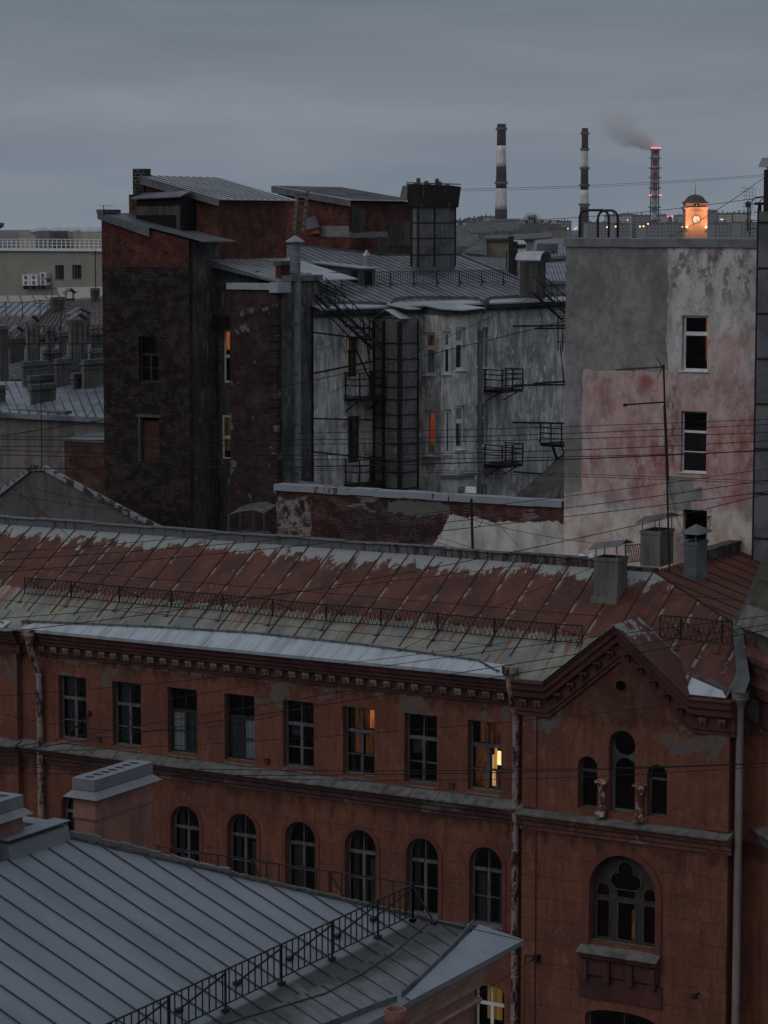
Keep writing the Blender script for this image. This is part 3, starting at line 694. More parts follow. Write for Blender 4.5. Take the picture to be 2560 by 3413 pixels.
MT['seamshade'] = m_plain('shaded_seam', (.05, .055, .065), (.035, .04, .045), rough=.6)  # colour darkened to carry the shadow cast by the standing seams
# ================================================================ foreground building with the grey standing-seam roof
GX0, GZ0, GM = -21.04, 24.02, .42
def gzf(x): return GZ0-GM*(x-GX0)
XGE, YGE, XGR = -19.70, 39.10, -25.30      # eave line, far corner, ridge line
def hipgy(x): return YGE+(x-XGE)           # 45 degree hip in plan
G = thing('grey_roofed_building', 'nearest building with grey standing seam roof and salmon wall at lower left', 'building', (-26, 28, 0))
s = S('grey_seam_roof')
xe = s.math('SUBTRACT', s.x, GX0)
pan = s.math('FLOOR', s.math('DIVIDE', s.y, .5))
wnz = s.t.nodes.new('ShaderNodeTexWhiteNoise'); wnz.noise_dimensions = '1D'; s.l(pan, wnz.inputs[1])
base = s.mix(s.step(s.noise((.5, .8, .5), 4, .55), .3, .7), (.180, .205, .235), (.135, .156, .182))
base = s.mix(s.mul(wnz.outputs[0], .25), base, (.23, .25, .275))
low = s.mix(s.step(s.noise((2, 5, 2), 5, .6, off=6), .35, .7), (.155, .175, .18), (.11, .125, .13))
lowm = s.step(xe, .02, .12)
col = s.mix(lowm, base, low)
dirt = s.step(s.plus(s.noise((.8, .55, 1), 4, .55, off=12), s.mul(s.noise((1.5, 9, 1), 4, .6), .18)), .44, .64)
dz = s.mul(s.mul(s.step(xe, .0, .12), s.inv(s.step(xe, .5, .95))), s.step(s.y, 30, 31))
col = s.mix(s.math('MINIMUM', s.mul(dz, s.mul(dirt, 1.0)), .8), col, (.025, .022, .018))
MT['groof'] = s.out(col, s.plus(.42, s.mul(lowm, .12)), .15, bump=s.plus(s.noise((1.2, .9, 1), 2, .5), s.mul(s.noise(9, 4), .06)), bs=.25, bd=.05, spec=.4)
g = MB()
ys = 15
hx = XGR
g.prism([(XGE, ys, gzf(XGE)), (XGE, YGE, gzf(XGE)), (XGR, hipgy(XGR), gzf(XGR)), (XGR, ys, gzf(XGR))], (0, 0, -.03))
g.prism([(XGE, YGE, gzf(XGE)), (XGR-8, YGE, gzf(XGE)), (XGR-8, hipgy(XGR), gzf(XGR)), (XGR, hipgy(XGR), gzf(XGR))], (0, 0, -.03))
g.prism([(XGR, ys, gzf(XGR)), (XGR, hipgy(XGR), gzf(XGR)), (XGR-8, hipgy(XGR), gzf(XGR)-2.4), (XGR-8, ys, gzf(XGR)-2.4)], (0, 0, -.03))
groof = g.build('roof', MT['groof'], G)
sm = MB(); y = 20.2
rr = random.Random(3)
while y < YGE-.3:
    xa = XGR if y < hipgy(XGR) else y-YGE+XGE
    k0 = GX0+.32 if y < 38.2 else 0
    pts = [(xa, y, gzf(xa)+.012)]
    n = 7
    for i in range(1, n+1):
        x = xa+(k0-xa)*i/n if k0 else xa+(XGE-.6-xa)*i/n
        pts.append((x, y+rr.uniform(-.008, .008), gzf(x)+.012))
    for p, q in zip(pts, pts[1:]): sm.bar(p, q, .012, .028)
    y2 = y+.12; sm.bar((GX0+.36, y2, gzf(GX0+.36)+.01), (XGE-.25, y2, gzf(XGE-.25)+.01), .012, .012)
    y += .505
lap = [onP(px, py, (GX0, 0, GZ0), Vector((GM, 0, 1))) for px, py in ((620, 3470), (800, 3397), (960, 3350), (1083, 3313), (1200, 3250), (1312, 3177), (1425, 3079))]
for p, q in zip(lap, lap[1:]): sm.bar(p+Vector((0, 0, .01)), q+Vector((0, 0, .01)), .03, .02)
sm.bar((XGR, hipgy(XGR), gzf(XGR)+.015), (XGE, YGE, gzf(XGE)+.015), .06, .03)
sm.build('roof_seams', MT['seamshade'], groof)
s = S('hip_mortar'); MT['mortar'] = s.out(s.mix(s.noise(9, 5), (.16, .15, .13), (.05, .045, .04)), .95, bump=s.noise(25, 4), bs=.8, bd=.03)
hm = MB(); n = 46
for i in range(n):
    x = XGR+.2+(GX0+.1-XGR-.2)*i/n; x2 = XGR+.2+(GX0+.1-XGR-.2)*(i+.9)/n
    hm.bar((x, hipgy(x)+.03, gzf(x)+.02+rr.uniform(-.01, .02)), (x2, hipgy(x2)+.03, gzf(x2)+.02+rr.uniform(-.01, .02)), .09+rr.uniform(0, .05), .05)
hm.build('hip_mortar', MT['mortar'], groof)
# ridge caps
def gp(px, py, dz=0): q = onP(px, py, (GX0, 0, GZ0), Vector((GM, 0, 1))); return q+Vector((0, 0, dz))
a, b = gp(200, 2828), gp(270, 2800)
rc = MB(); xr_ = XGR
ya, yb = hipgy(XGR)-1.65, hipgy(XGR)-.05
rc.hexa([(xr_-.28, ya, gzf(xr_)-.05), (xr_+.06, ya, gzf(xr_)-.05), (xr_+.06, yb, gzf(xr_)-.05), (xr_-.28, yb, gzf(xr_)-.05), (xr_-.28, ya, gzf(xr_)+.3), (xr_+.0, ya, gzf(xr_)+.22), (xr_+.0, yb, gzf(xr_)+.22), (xr_-.28, yb, gzf(xr_)+.3)])
rc.box(xr_-.32, xr_+.02, ya-.02, yb+.03, gzf(xr_)+.301, gzf(xr_)+.32)
rc.box(xr_-2.2, xr_-.3, yb-.3, yb-.04, gzf(xr_)-.3, gzf(xr_)+.26); rc.box(xr_-2.2, xr_-.3, yb-.34, yb, gzf(xr_)+.262, gzf(xr_)+.28)
rc.build('ridge_cap', MT['zincmid'], groof)
# gutter on the sheet and eave strip
gt = MB(); gpts = [(-20.02, 32.2), (-19.93, 33.3), (-19.86, 34.3), (-19.8, 34.85)]
def gutterG(pts, h=.1):
    for (xa, ya), (xb, yb) in zip(pts, pts[1:]):
        gt.bar((xa, ya, gzf(xa)+h/2), (xb, yb, gzf(xb)+h/2), .015, h)
        k = max(1, int(math.hypot(xb-xa, yb-ya)/.55))
        for i in range(k):
            t_ = (i+.5)/k; x = xa+(xb-xa)*t_; y = ya+(yb-ya)*t_; gt.bar((x+.015, y, gzf(x)), (x+.015, y, gzf(x)+h+.015), .022)
gutterG([(-20.2, 29.5), *gpts]); gutterG([(-19.82, 35.05), (-19.95, 36.0), (-20.15, 37.3), (-20.41, 38.62)]); gt.bar((-20.41, 38.62, gzf(XGE)+GM*(YGE-38.62)+.05), (-25, 38.62, gzf(XGE)+GM*(YGE-38.62)+.05), .015, .1)
gt.build('gutter', MT['zincdark'], G)
ed = MB().prism([(XGE+.03, 35.1, gzf(XGE)+.008), (XGE+.03, YGE+.05, gzf(XGE)+.008), (-20.35, 38.75, gzf(-20.35)+.02), (-20.13, 37.3, gzf(-20.13)+.02), (-19.93, 36, gzf(-19.93)+.02), (-19.78, 35.1, gzf(-19.78)+.02)], (0, 0, .01))
ed.box(XGE+.02, XGE+.03, ys, YGE+.04, gzf(XGE)-.07, gzf(XGE)+.012)
ed.build('eave_sheet', MT['eave2'], G)
s = S('salmon_stucco')
f_ = s.step(s.plus(s.mul(s.noise(1.0, 6, .6, off=4), .6), s.mul(s.noise((5, 5, 1), 5, .6), .4)), .4, .62)
c = s.mix(f_, (.29, .145, .108), (.19, .095, .074)); c = s.mix(s.step(s.noise(1.5, 7, .7, off=23), .61, .63), c, (.26, .22, .19))
MT['salmon'] = s.out(c, .9, bump=s.noise(12, 5, .7), bs=.5, spec=.2)
MT['salmonlight'] = m_streak('salmon_moulding', (.38, .25, .19), (.27, .17, .13), rough=.85)
XW = XGE-.42
yw = onX(1581, 3300, XW).y
bw = MB(); fw_ = lambda u, v, w_: Vector((XW-w_, u, v))
bw.plate(rect(ys, yw, 0, gzf(XGE)-.05), [], fX(XW), 0, .3).box(XGR-8, XW-.3, yw-.3, yw, 0, gzf(XGE)-.05).box(XGR-8.3, XGR-8, ys, yw, 0, gzf(XGE)-.05).box(XGR-8, XW-.3, ys, ys+.3, 0, gzf(XGE)-.05)
bw.build('wall', MT['salmon'], G)
cn_ = MB(); pg = [(-.01, -.03), (.38, -.03), (.38, -.1), (.34, -.14), (.3, -.24), (.2, -.3), (.18, -.4), (.08, -.46), (.06, -.62), (-.01, -.62)]
zt_ = gzf(XGE)-.04; n = len(pg)
cn_.add([(XW+o, ys, zt_+z) for o, z in pg]+[(XW+o, yw+o, zt_+z) for o, z in pg], [tuple(range(n)), tuple(range(n, 2*n))[::-1]]+[(i, (i+1) % n, n+(i+1) % n, n+i) for i in range(n)])
cn_.build('cornice', MT['salmonlight'], G)
sc_ = MB(); q = onX(1500, 3370, XW); pg = [(-.01, 0), (.09, 0), (.11, -.05), (.06, -.12), (-.01, -.13)]; n = 5
sc_.add([(XW+o, ys, q.z+z) for o, z in pg]+[(XW+o, yw+o, q.z+z) for o, z in pg], [tuple(range(n)), tuple(range(n, 2*n))[::-1]]+[(i, (i+1) % n, n+(i+1) % n, n+i) for i in range(n)])
sc_.build('string_course', MT['salmonlight'], G)
fu = MB(); q = D(1318, 3392, 38.5); fu.lathe(q, [(.05, -.4), (.07, -.2), (.16, -.05), (.17, 0), (.17, .14), (.15, .14), (.14, .02)], 14).tube([(q.x, q.y, q.z-.35), (q.x, q.y, 0)], .055, 8)
fu.build('downpipe', MT['salmon'], G)
# chimneys of the near building
F_ = D(315, 2650, 42.4); ky = onX(503, 2600, F_.x).y; kx = onY(247, 2645, F_.y).x
def gchimney(dv):
    x1, x0, y0, y1, zt = F_.x+dv[0], kx+dv[0], F_.y+dv[1], ky+dv[1], F_.z+dv[2]
    b = MB(); b.hexa([(x0-.02, y0-.02, 22.5), (x1+.03, y0-.02, 22.5), (x1+.03, y1+.09, 22.5), (x0-.02, y1+.09, 22.5), (x0, y0, zt-.45), (x1+.01, y0, zt-.45), (x1+.01, y1+.03, zt-.45), (x0, y1+.03, zt-.45)])
    b.hexa([(x0-.02, y0-.02, zt-.45), (x1+.03, y0-.02, zt-.45), (x1+.03, y1+.05, zt-.45), (x0-.02, y1+.05, zt-.45), (x0, y0, zt), (x1, y0, zt), (x1, y1, zt), (x0, y1, zt)])
    c = b.build('chimney', MT['salmon'], G)
    k = MB(); X0, X1, Y0, Y1 = x0-.02, x1+.02, y0-.02, y1+.03
    k.hexa([(X0-.12, Y0-.12, zt-.06), (X1+.12, Y0-.12, zt-.06), (X1+.12, Y1+.12, zt-.06), (X0-.12, Y1+.12, zt-.06), (X0, Y0, zt+.05), (X1, Y0, zt+.05), (X1, Y1, zt+.05), (X0, Y1, zt+.05)])
    wl = [rect(X0+.13, X1-.13, Y0+.12+i*(Y1-Y0-.2)/7, Y0+.12+(i+.72)*(Y1-Y0-.2)/7) for i in range(7)]
    wl = [[(a+random.uniform(-.015, .015), b+random.uniform(-.015, .015)) for a, b in circ((r_[0][0]+r_[1][0])/2, (r_[0][1]+r_[2][1])/2, abs(r_[1][0]-r_[0][0])/2, 10, abs(r_[2][1]-r_[0][1])/2)] for r_ in wl]
    k.plate(rect(X0, X1, Y0, Y1), wl, lambda u, v, w_: Vector((u, v, zt+.26-w_)), 0, .2)
    kc = k.build('chimney_cap', MT['zincmid'], c)
    MB().quad((X0+.005, Y0+.005, zt+.24), (X1-.005, Y0+.005, zt+.24), (X1-.005, Y1-.005, zt+.24), (X0+.005, Y1-.005, zt+.24)).build('flue', MT['dark'], c)  # black sheet just below the holes, standing in for the shade inside the flues
    k = MB(); k.box(x0-.012, x1+.03, y0-.03, y1+.05, zt-.44, zt-.425); k.build('crack_band', MT['mortar'], c)
    return c
gchimney((0, 0, 0))
t_ = D(72, 2725, 41.0); gchimney((t_.x-F_.x, t_.y-ky, t_.z-F_.z+.12))
# mortar skirt at the chimney foot
fl = MB(); 
for i in range(16):
    x = XGR-.05+i*.12; fl.bar((x, hipgy(x)+.1, gzf(x)+.02+rr.uniform(-.02, .03)), (x+.12, hipgy(x+.12)+.1, gzf(x+.12)+.02+rr.uniform(-.02, .03)), .12, .16-.006*i)
fl.build('flashing', MT['zincdark'], groof)
# picket railings of the near roof
def pickets(name, label, P, h, zf, group, step, posts, brace, axis):
    """P: two plan points; posts: parameters 0..1"""
    a, b = Vector(P[0]), Vector(P[1]); L = (b-a).length; d = (b-a)/L
    t = thing(name, label, 'roof railing', (a.x, a.y, zf(a.x, a.y)), group)
    def at(s_, z): p = a+d*s_; return Vector((p.x, p.y, zf(p.x, p.y)+z))
    fr = MB(); n = 8
    for i in range(n):
        fr.bar(at(L*i/n, .12), at(L*(i+1)/n, .12), .018); fr.bar(at(L*i/n, h), at(L*(i+1)/n, h), .022)
    fr.build('rails', MT['iron'], t)
    pk = MB(); m = int(L/step)
    for i in range(m): pk.bar(at((i+.5)*step, .12), at((i+.5)*step, h), .017)
    pk.build('pickets', MT['iron'], t)
    for s_ in posts:
        s_ *= L; po = MB().bar(at(s_, .0), at(s_, h+.01), .028); base = at(s_, 0)
        po.box(base.x-.04, base.x+.04, base.y-.07, base.y+.07, base.z, base.z+.05)
        q = a+d*(s_+brace[0]); q = Vector((q.x+axis[0]*brace[1], q.y+axis[1]*brace[1])); zq = zf(q.x, q.y)
        po.bar(at(s_, h-.06), (q.x, q.y, zq+.04), .024); po.box(q.x-.04, q.x+.04, q.y-.07, q.y+.07, zq, zq+.06)
        po.build('post', MT['iron'], t)
    return t
XF = GX0+.03
gposts = [onX(px, py, XF).y for px, py in ((1376, 2940), (1260, 3015), (1107, 3079), (938, 3146), (751, 3224), (564, 3306), (369, 3390))]
ya, yb = 24.0, gposts[0]
pickets('picket_railing', 'black picket railing running down along the near grey roof', ((XF, ya), (XF, yb)), .66, lambda x, y: gzf(x), 'snow railings on the roofs', .183, [(p-ya)/(yb-ya) for p in gposts+[gposts[-1]-1.5, gposts[-1]-3]], (-.75, .35), (-1, 0))
zb2 = gzf(GX0)
pickets('picket_railing', 'black picket railing behind the hip of the near grey roof', ((XF, yb), (-31, yb)), .66, lambda x, y: zb2+GM*max(0, 0), 'snow railings on the roofs', .26, [.0, .165, .33, .48, .64, .8], (-.42, .0), (0, 1))

# ================================================================ turret at the right edge
TR = 3.12; TC = onY(2487, 2600, YG+1.7); TC = Vector((TC.x+TR*.924, YG+TR*.924+.05, 0))
tur = thing('corner_turret', 'red corner turret with steep slate spire cut by right edge', 'turret', TC)
def octa(c, prof, n=8, ph=0):
    m = MB(); vs = []; k_ = len(prof)
    for r, z in prof:
        for k in range(n): t_ = 2*math.pi*(k+.5)/n+ph; vs.append((c.x+r*math.cos(t_), c.y+r*math.sin(t_), z))
    fs = [(i*n+k, i*n+(k+1) % n, (i+1)*n+(k+1) % n, (i+1)*n+k) for i in range(k_-1) for k in range(n)]
    return m.add(vs, fs+[tuple(range(n))[::-1], tuple(range((k_-1)*n, k_*n))])
zz = lambda py: onY(2540, py, TC.y-2.5).z
octa(TC, [(TR, 0), (TR, zz(2130))]).build('wall', MT['red'], tur)
octa(TC, [(TR+.02, zz(2440)), (TR+.12, zz(2430)), (TR+.12, zz(2345)), (TR+.3, zz(2330)), (TR+.35, zz(2300)), (TR+.4, zz(2290)), (TR+.02, zz(2275))]).build('cornice', MT['trim'], tur)
octa(TC, [(TR+.01, zz(2240)), (TR+.16, zz(2230)), (TR+.24, zz(2205)), (TR+.2, zz(2185)), (TR+.01, zz(2178))]).build('roll_moulding', MT['trimlight'], tur)
octa(TC, [(TR+.01, zz(2830)), (TR+.12, zz(2822)), (TR+.2, zz(2795)), (TR+.34, zz(2782)), (TR+.34, zz(2774)), (TR+.01, zz(2762))]).build('string_course', MT['sill'], tur)
m9 = []
for k in range(24):
    t_ = 2*math.pi*k/24
s = S('slate'); bc, bf = brickify(s, (.07, .07, .05), (.045, .045, .036), (.02, .02, .018), bw=.45, bh=.3)
MT['slate'] = s.out(s.mix(s.step(s.noise((2, 2, .5), 5, .6), .4, .65), bc, (.11, .095, .05)), .8, bump=bf, bs=.4)
zs = zz(2075)
octa(TC, [(TR+.05, zz(2125)), (TR+.42, zs-.35), (TR+.05, zs+.35), (.12, zs+8.8)]).build('spire', MT['slate'], tur)
m = MB()
for k in range(8):
    t_ = 2*math.pi*(k+.5)/8; p = Vector((TC.x+(TR+.08)*math.cos(t_), TC.y+(TR+.08)*math.sin(t_), zs+.36)); q = Vector((TC.x+.12*math.cos(t_), TC.y+.12*math.sin(t_), zs+8.8))
    e_ = Vector((TC.x+(TR+.46)*math.cos(t_), TC.y+(TR+.46)*math.sin(t_), zs-.33)); m.bar(p, q, .16, .12); m.bar(e_, p, .2, .08)
m.build('hip_strips', MT['zincdark'], tur)
octa(TC, [(TR+.44, zs-.36), (TR+.46, zs-.32), (TR+.1, zs+.34), (TR+.0, zs+.34)]).build('spire_skirt', MT['sill'], tur)
# upright sheet where the red roof meets the turret
A_ = onR(2438, 2069); B_ = Vector((A_.x+.65, A_.y, A_.z-.1)); q1 = onY(2455, 2230, 75.0); q2 = onY(2500, 2262, 74.4); q3 = onY(2482, 2312, 73.95)
m = MB(); m.add([(A_.x, A_.y, A_.z+.05), (A_.x+.3, A_.y+.1, A_.z+.1), (q2.x, q2.y, q2.z), (q1.x, q1.y, q1.z), (q3.x, q3.y, q3.z), (q3.x-.45, q3.y, q3.z+.02)], [(0, 3, 2, 1), (3, 5, 4, 2)])
m.prism([(XE1-.05, YD, ZD+.01), (XE1+.05, YD, ZD+.01), (XE1+.1, 77, 22.5), (XE1+1.2, 96, 22.8), (XE1-.05, 96, 22.66), (XE1-.05, hipy(XE1), z2(XE1)+.01)], (0, 0, .02))
m.build('valley_sheet', MT['greensheet'], red)

# ================================================================ chimneys of the red roof
def rchimney(x0, x1, y0, y1, zb, zt, mat='chim', cap=1, flare=.1, tilt=0):
    b = MB(); zm = zb+(zt-zb)*.3
    b.hexa([(x0-flare, y0-flare, zb), (x1+flare*.5, y0-flare, zb), (x1+flare*.5, y1+flare, zb), (x0-flare, y1+flare, zb), (x0-flare*.6, y0-flare*.6, zm), (x1, y0-flare*.6, zm), (x1, y1, zm), (x0-flare*.6, y1, zm)])
    b.box(x0, x1, y0, y1, zm, zt); b.box(x0-.03, x1+.03, y0-.03, y1+.03, zt-.12, zt-.001)
    c = b.build('chimney', MT[mat], red)
    k = MB(); h = .28
    for px_ in (x0+.05, x1-.05):
        for py_ in (y0+.05, y1-.05): k.bar((px_, py_, zt-.05), (px_, py_, zt+h+(tilt if px_ > x0+.1 else 0)), .03)
    e = .16
    if cap == 1:
        k.prism([(x0-e, y0-e, zt+h-.03), (x0-e, (y0+y1)/2, zt+h+.13), (x0-e, y1+e, zt+h-.03), (x0-e, y1+e, zt+h-.01), (x0-e, (y0+y1)/2, zt+h+.155), (x0-e, y0-e, zt+h-.01)], (x1-x0+2*e, 0, tilt*1.4))
    else:
        xm_, ym_ = (x0+x1)/2, (y0+y1)/2; P_ = [(x0-e, y0-e, zt+h), (x1+e, y0-e, zt+h), (x1+e, y1+e, zt+h), (x0-e, y1+e, zt+h), (xm_, ym_, zt+h+.3)]
        k.add(P_, [(0, 1, 4), (1, 2, 4), (2, 3, 4), (3, 0, 4), (0, 3, 2, 1)])
    k.build('chimney_cap', MT['iron' if mat == 'soot' else 'zincdark'], c)
    MB().quad((x0+.08, y0+.08, zt+.006), (x1-.08, y0+.08, zt+.006), (x1-.08, y1-.08, zt+.006), (x0+.08, y1-.08, zt+.006)).build('flue', MT['dark'], c)  # black sheet on the closed top, painted shade of a flue mouth
    return c
def boxat(pxl, pxc, pxr, d, pyb, pyt):
    """a box whose near corner is at pxc, left face to pxl, right face to pxr, at depth d"""
    c = D(pxc, pyt, d); x0 = onY(pxl, pyt, c.y).x; y1 = onX(pxr, pyt, c.x).y
    return x0, c.x, c.y, y1, onX(pxc, pyb, c.x).z if False else D(pxc, pyb, d).z, c.z
a = boxat(1980, 2058, 2091, 85.2, 2050, 1862); rchimney(*a, flare=.12, tilt=.14)
a = boxat(2135, 2200, 2245, 91.5, 1890, 1772); rchimney(*a, flare=.0, tilt=.16)
a = boxat(2280, 2322, 2358, 86.5, 1940, 1808); rchimney(*a, mat='zincdark', cap=2, flare=.03)
a = boxat(1940, 1955, 1962, 92, 1880, 1852)
for px in (1940, 1972):
    q = D(px, 1860, 91.5); MB().lathe(q, [(.1, -.6), (.1, 0)], 10).lathe((q.x, q.y, q.z), [(.24, .0), (.24, .02), (.02, .16)], 10).build('vent_pipe', MT['curtl'], red)
q0 = onY(2090, 1875, 80.5); q1 = onY(2135, 1855, 80.5)
# ================================================================ parapet wall and the pink building behind the ridge
YP = 86.6
def yp(px, py): q = onY(px, py, YP); return q.x, q.z
XP0, ZP = yp(920, 1615); XP1 = yp(1880, 1672)[0]; XP2 = yp(2529, 900)[0]; ZPT = yp(1880, 795)[1]
pink = thing('pink_plaster_building', 'tall bare wall building with patched grey and pink plaster at right', 'building', ((XP1+XP2)/2, 92, 0))
s = S('patched_plaster')
wx = s.plus(s.x, s.mul(s.math('SUBTRACT', s.noise((1, 1, 1), 6, .7, off=3), .5), .5)); wz_ = s.plus(s.z, s.mul(s.math('SUBTRACT', s.noise((1, 1, 1), 6, .7, off=8), .5), .5))
wide = s.plus(s.z, s.mul(s.math('SUBTRACT', s.noise((.5, .5, .5), 5, .65, off=18), .5), 1.7))
def xb(px): return yp(px, 1300)[0]
def zb_(py): return yp(2200, py)[1]
pale = s.mix(s.step(s.noise((1.6, 1.6, .7), 6, .65, off=1), .38, .62), (.62, .58, .56), (.33, .31, .30))
rose = s.mix(s.step(s.noise((1.4, 1.4, .8), 6, .65, off=5), .35, .65), (.34, .13, .12), (.56, .36, .335))
rf = s.mul(s.step(wide, zb_(1720), zb_(1640)), s.inv(s.step(wide, zb_(1300), zb_(1180))))
rf = s.mul(rf, s.plus(.62, s.mul(s.step(s.noise((.9, .9, .45), 5, .6, off=15), .40, .60), .38)))
rt = s.mul(s.step(s.noise((.8, .8, .5), 6, .65, off=37), .56, .66), s.mul(s.step(s.z, zb_(1000)-1.5, zb_(1000)), .7)); rt = s.mul(rt, s.step(s.x, xb(2300), xb(2360)))
rm_ = s.mul(s.step(s.noise((.7, .7, .5), 6, .65, off=77), .47, .58), s.mul(s.step(s.z, zb_(1320), zb_(1250)), s.inv(s.step(s.z, zb_(1150), zb_(1050)))))
col = s.mix(s.math('MAXIMUM', s.math('MAXIMUM', rf, rt), s.mul(rm_, .6)), pale, rose)
cream = s.mix(s.step(s.noise((1.0, 1.0, .7), 6, .65, off=61), .42, .62), (.66, .60, .54), (.50, .36, .30))
col = s.mix(s.inv(s.step(wide, zb_(1740), zb_(1690))), col, cream)
# dark damp and coarse light scars high on the right
sc1 = s.step(s.noise((2.2, 2.2, 1.4), 8, .75, off=71), .50, .56)
hi = s.mul(s.step(s.z, zb_(1080), zb_(930)), s.step(s.x, xb(2225), xb(2240)))
col = s.mix(s.mul(hi, s.mul(sc1, .8)), col, (.13, .12, .115))
# cement patches with sharp borders
cem = s.mix(s.step(s.noise((1.1, 1.1, .7), 6, .6, off=91), .38, .64), (.29, .285, .275), (.185, .182, .176))
P1 = s.boxm(XP1-9, xb(2222), zb_(1238), 60, wx, wz_, .015)
P2 = s.boxm(XP1-.3, xb(1940), zb_(1655), 60, wx, wz_, .015)
P3 = s.boxm(xb(2228), xb(2312), zb_(1700), zb_(1585), wx, wz_, .015)
P4 = s.boxm(xb(2300), xb(2345), zb_(1660), zb_(1615), wx, wz_, .015)
cem = s.mix(s.mul(s.step(s.noise((4, 4, 3), 7, .75, off=191), .48, .6), .35), cem, (.12, .118, .114))
msk = s.math('MAXIMUM', s.math('MAXIMUM', P1, P2), s.math('MAXIMUM', P3, P4))
col = s.mix(msk, col, cem)
rs = s.mul(s.boxm(xb(2215), xb(2262), zb_(1560), zb_(1285), wx, s.z, .12), s.step(s.noise((5, 5, .5), 5, .6), .40, .60))
col = s.mix(s.mul(rs, .75), col, (.09, .03, .015))
spk = s.step(s.noise((5, 5, 3), 6, .75, off=29), .66, .68)
fl_ = s.step(s.noise((3.0, 3.0, 1.3), 8, .78, off=129), .50, .60)
col = s.mix(s.mul(s.mul(fl_, s.inv(msk)), .45), col, (.60, .57, .55))
col = s.mix(s.mul(s.step(s.noise((2.0, 2.0, 1.5), 8, .75, off=229), .53, .60), .35), col, (.12, .11, .105))
col = s.mix(s.mul(spk, .5), col, (.5, .47, .45))
hgt = s.plus(s.mul(s.noise(7, 6, .7), .6), s.mul(msk, .9))
MT['patch'] = s.out(col, .92, bump=s.plus(hgt, s.mul(s.noise(1.6, 4), .8)), bs=.55, bd=.03, spec=.15)
W1 = (*yp(2271, 1236), *yp(2361, 1052)); W2 = (*yp(2268, 1573), *yp(2356, 1372)); W3 = (*yp(2276, 1800), *yp(2357, 1702))
h_ = [rect(a[0], a[2], a[1], a[3]) for a in (W1, W2, W3)]
pw = MB().plate(rect(XP1, XP2, 0, ZPT-.28), h_, fY(YP), 0, .25, osides=False)
pw.box(XP1, XP1+.3, YP+.25, YP+11, 0, ZPT-.28).box(XP2-.3, XP2, YP+.25, YP+11, 0, ZPT-.28).box(XP1, XP2, YP+11, YP+11.3, 0, ZPT-.28).quad((XP1+.31, YP+.3, 0), (XP2-.31, YP+.3, 0), (XP2-.31, YP+10.9, 0), (XP1+.31, YP+10.9, 0))
pw.build('wall', MT['patch'], pink)
win(pink, W1[0], W1[2], W1[1], W1[3], fY(YP), fm='framew', vt=.33, munt=None, cas=1, top=1, inner=False, fr=.09, w=.18, curt=[(.72, .97, .2, .97, 'litorange2')] if 0 else [(.74, .97, .18, 1, 'litcur')], sill=.08)
win(pink, W2[0], W2[2], W2[1], W2[3], fY(YP), fm='framew', vt=.34, munt=(.5,), cas=1, top=1, inner=False, fr=.055, w=.18, curt=[(.03, .97, .02, .64, 'blindgrey')], cw=.26, sill=.05)
win(pink, W3[0], W3[2], W3[1], W3[3], fY(YP), fm='framed', vt=None, munt=None, cas=1, inner=False, fr=.05, w=.2)
rfp = MB(); e = .09; n = 5
for i in range(n):
    a, b = XP1-e+(XP2-XP1+2*e)*i/n, XP1-e+(XP2-XP1+2*e)*(i+1)/n-.01; dz = .015*math.sin(i*2.1)
    rfp.hexa([(a, YP-e, ZPT-.3+dz), (b, YP-e, ZPT-.3-dz), (b, YP+.4, ZPT-.3), (a, YP+.4, ZPT-.3), (a, YP-e*.6, ZPT+dz*.5), (b, YP-e*.6, ZPT-dz*.5), (b, YP+.4, ZPT+.03), (a, YP+.4, ZPT+.03)])
rfp.box(XP1, XP2, YP+.4, YP+11.4, ZPT-.28, ZPT-.05)
rfp.build('roof', MT['zincdark'], pink)
for px in (1932, 1993):
    q0 = D(px, 762, 101+(px > 1960)*1.5); wd = onY(px+(97 if px < 1960 else 66), 762, q0.y).x-q0.x; hh = .72; pts = []
    pts = [(q0.x, q0.y, q0.z-.5), (q0.x, q0.y, q0.z+hh-.3)]+[(q0.x+.3-.3*math.cos(k*math.pi/8), q0.y, q0.z+hh-.3+.3*math.sin(k*math.pi/8)) for k in range(1, 5)]
    pts += [(q0.x+wd-.3+.3*math.sin(k*math.pi/8), q0.y, q0.z+hh-.3+.3*math.cos(k*math.pi/8)) for k in range(0, 5)]+[(q0.x+wd, q0.y, q0.z-.5)]
    if px < 1960: lo_, hi_ = 'left and rear', 0
    tag(MB().tube(pts, .05, 8).build('roof_hoop', MT['iron']), 'black steel tube hoop on the pink building roof, '+('wider rear one' if px < 1960 else 'narrower front one'), 'hoop', 'ladder hoops on the pink building')
# parapet
par = thing('brick_parapet_wall', 'low brick wall under a zinc coping, plaster fallen off, before grey courtyard', 'wall', ((XP0+XP1)/2, YP, 0))
s = S('fallen_plaster_brick')
dk = s.step(s.x, xb(1450), xb(1700))
c1 = s.mix(s.step(s.noise(.8, 5, .6), .4, .6), (.075, .022, .020), (.03, .014, .014)); c1 = s.mix(s.mul(dk, .5), c1, (.16, .04, .035))
bc, bf = brickify(s, c1, s.mix(.5, c1, (.03, .018, .018)), (.10, .09, .085))
wh = s.step(s.noise((.7, .7, 2.5), 4, .6, off=6), .57, .62); wh = s.mul(wh, s.step(s.z, ZP-1.0, ZP-.7)); bc = s.mix(s.mul(wh, .7), bc, s.mix(bf, (.26, .24, .22), (.08, .07, .07)))
wz2 = s.plus(s.z, s.mul(s.math('SUBTRACT', s.noise((1.3, 1.3, 1.3), 7, .65, off=8), .5), 1.0))
wx2 = s.plus(s.x, s.mul(s.math('SUBTRACT', s.noise((1.3, 1.3, 1.3), 7, .65, off=58), .5), .8))
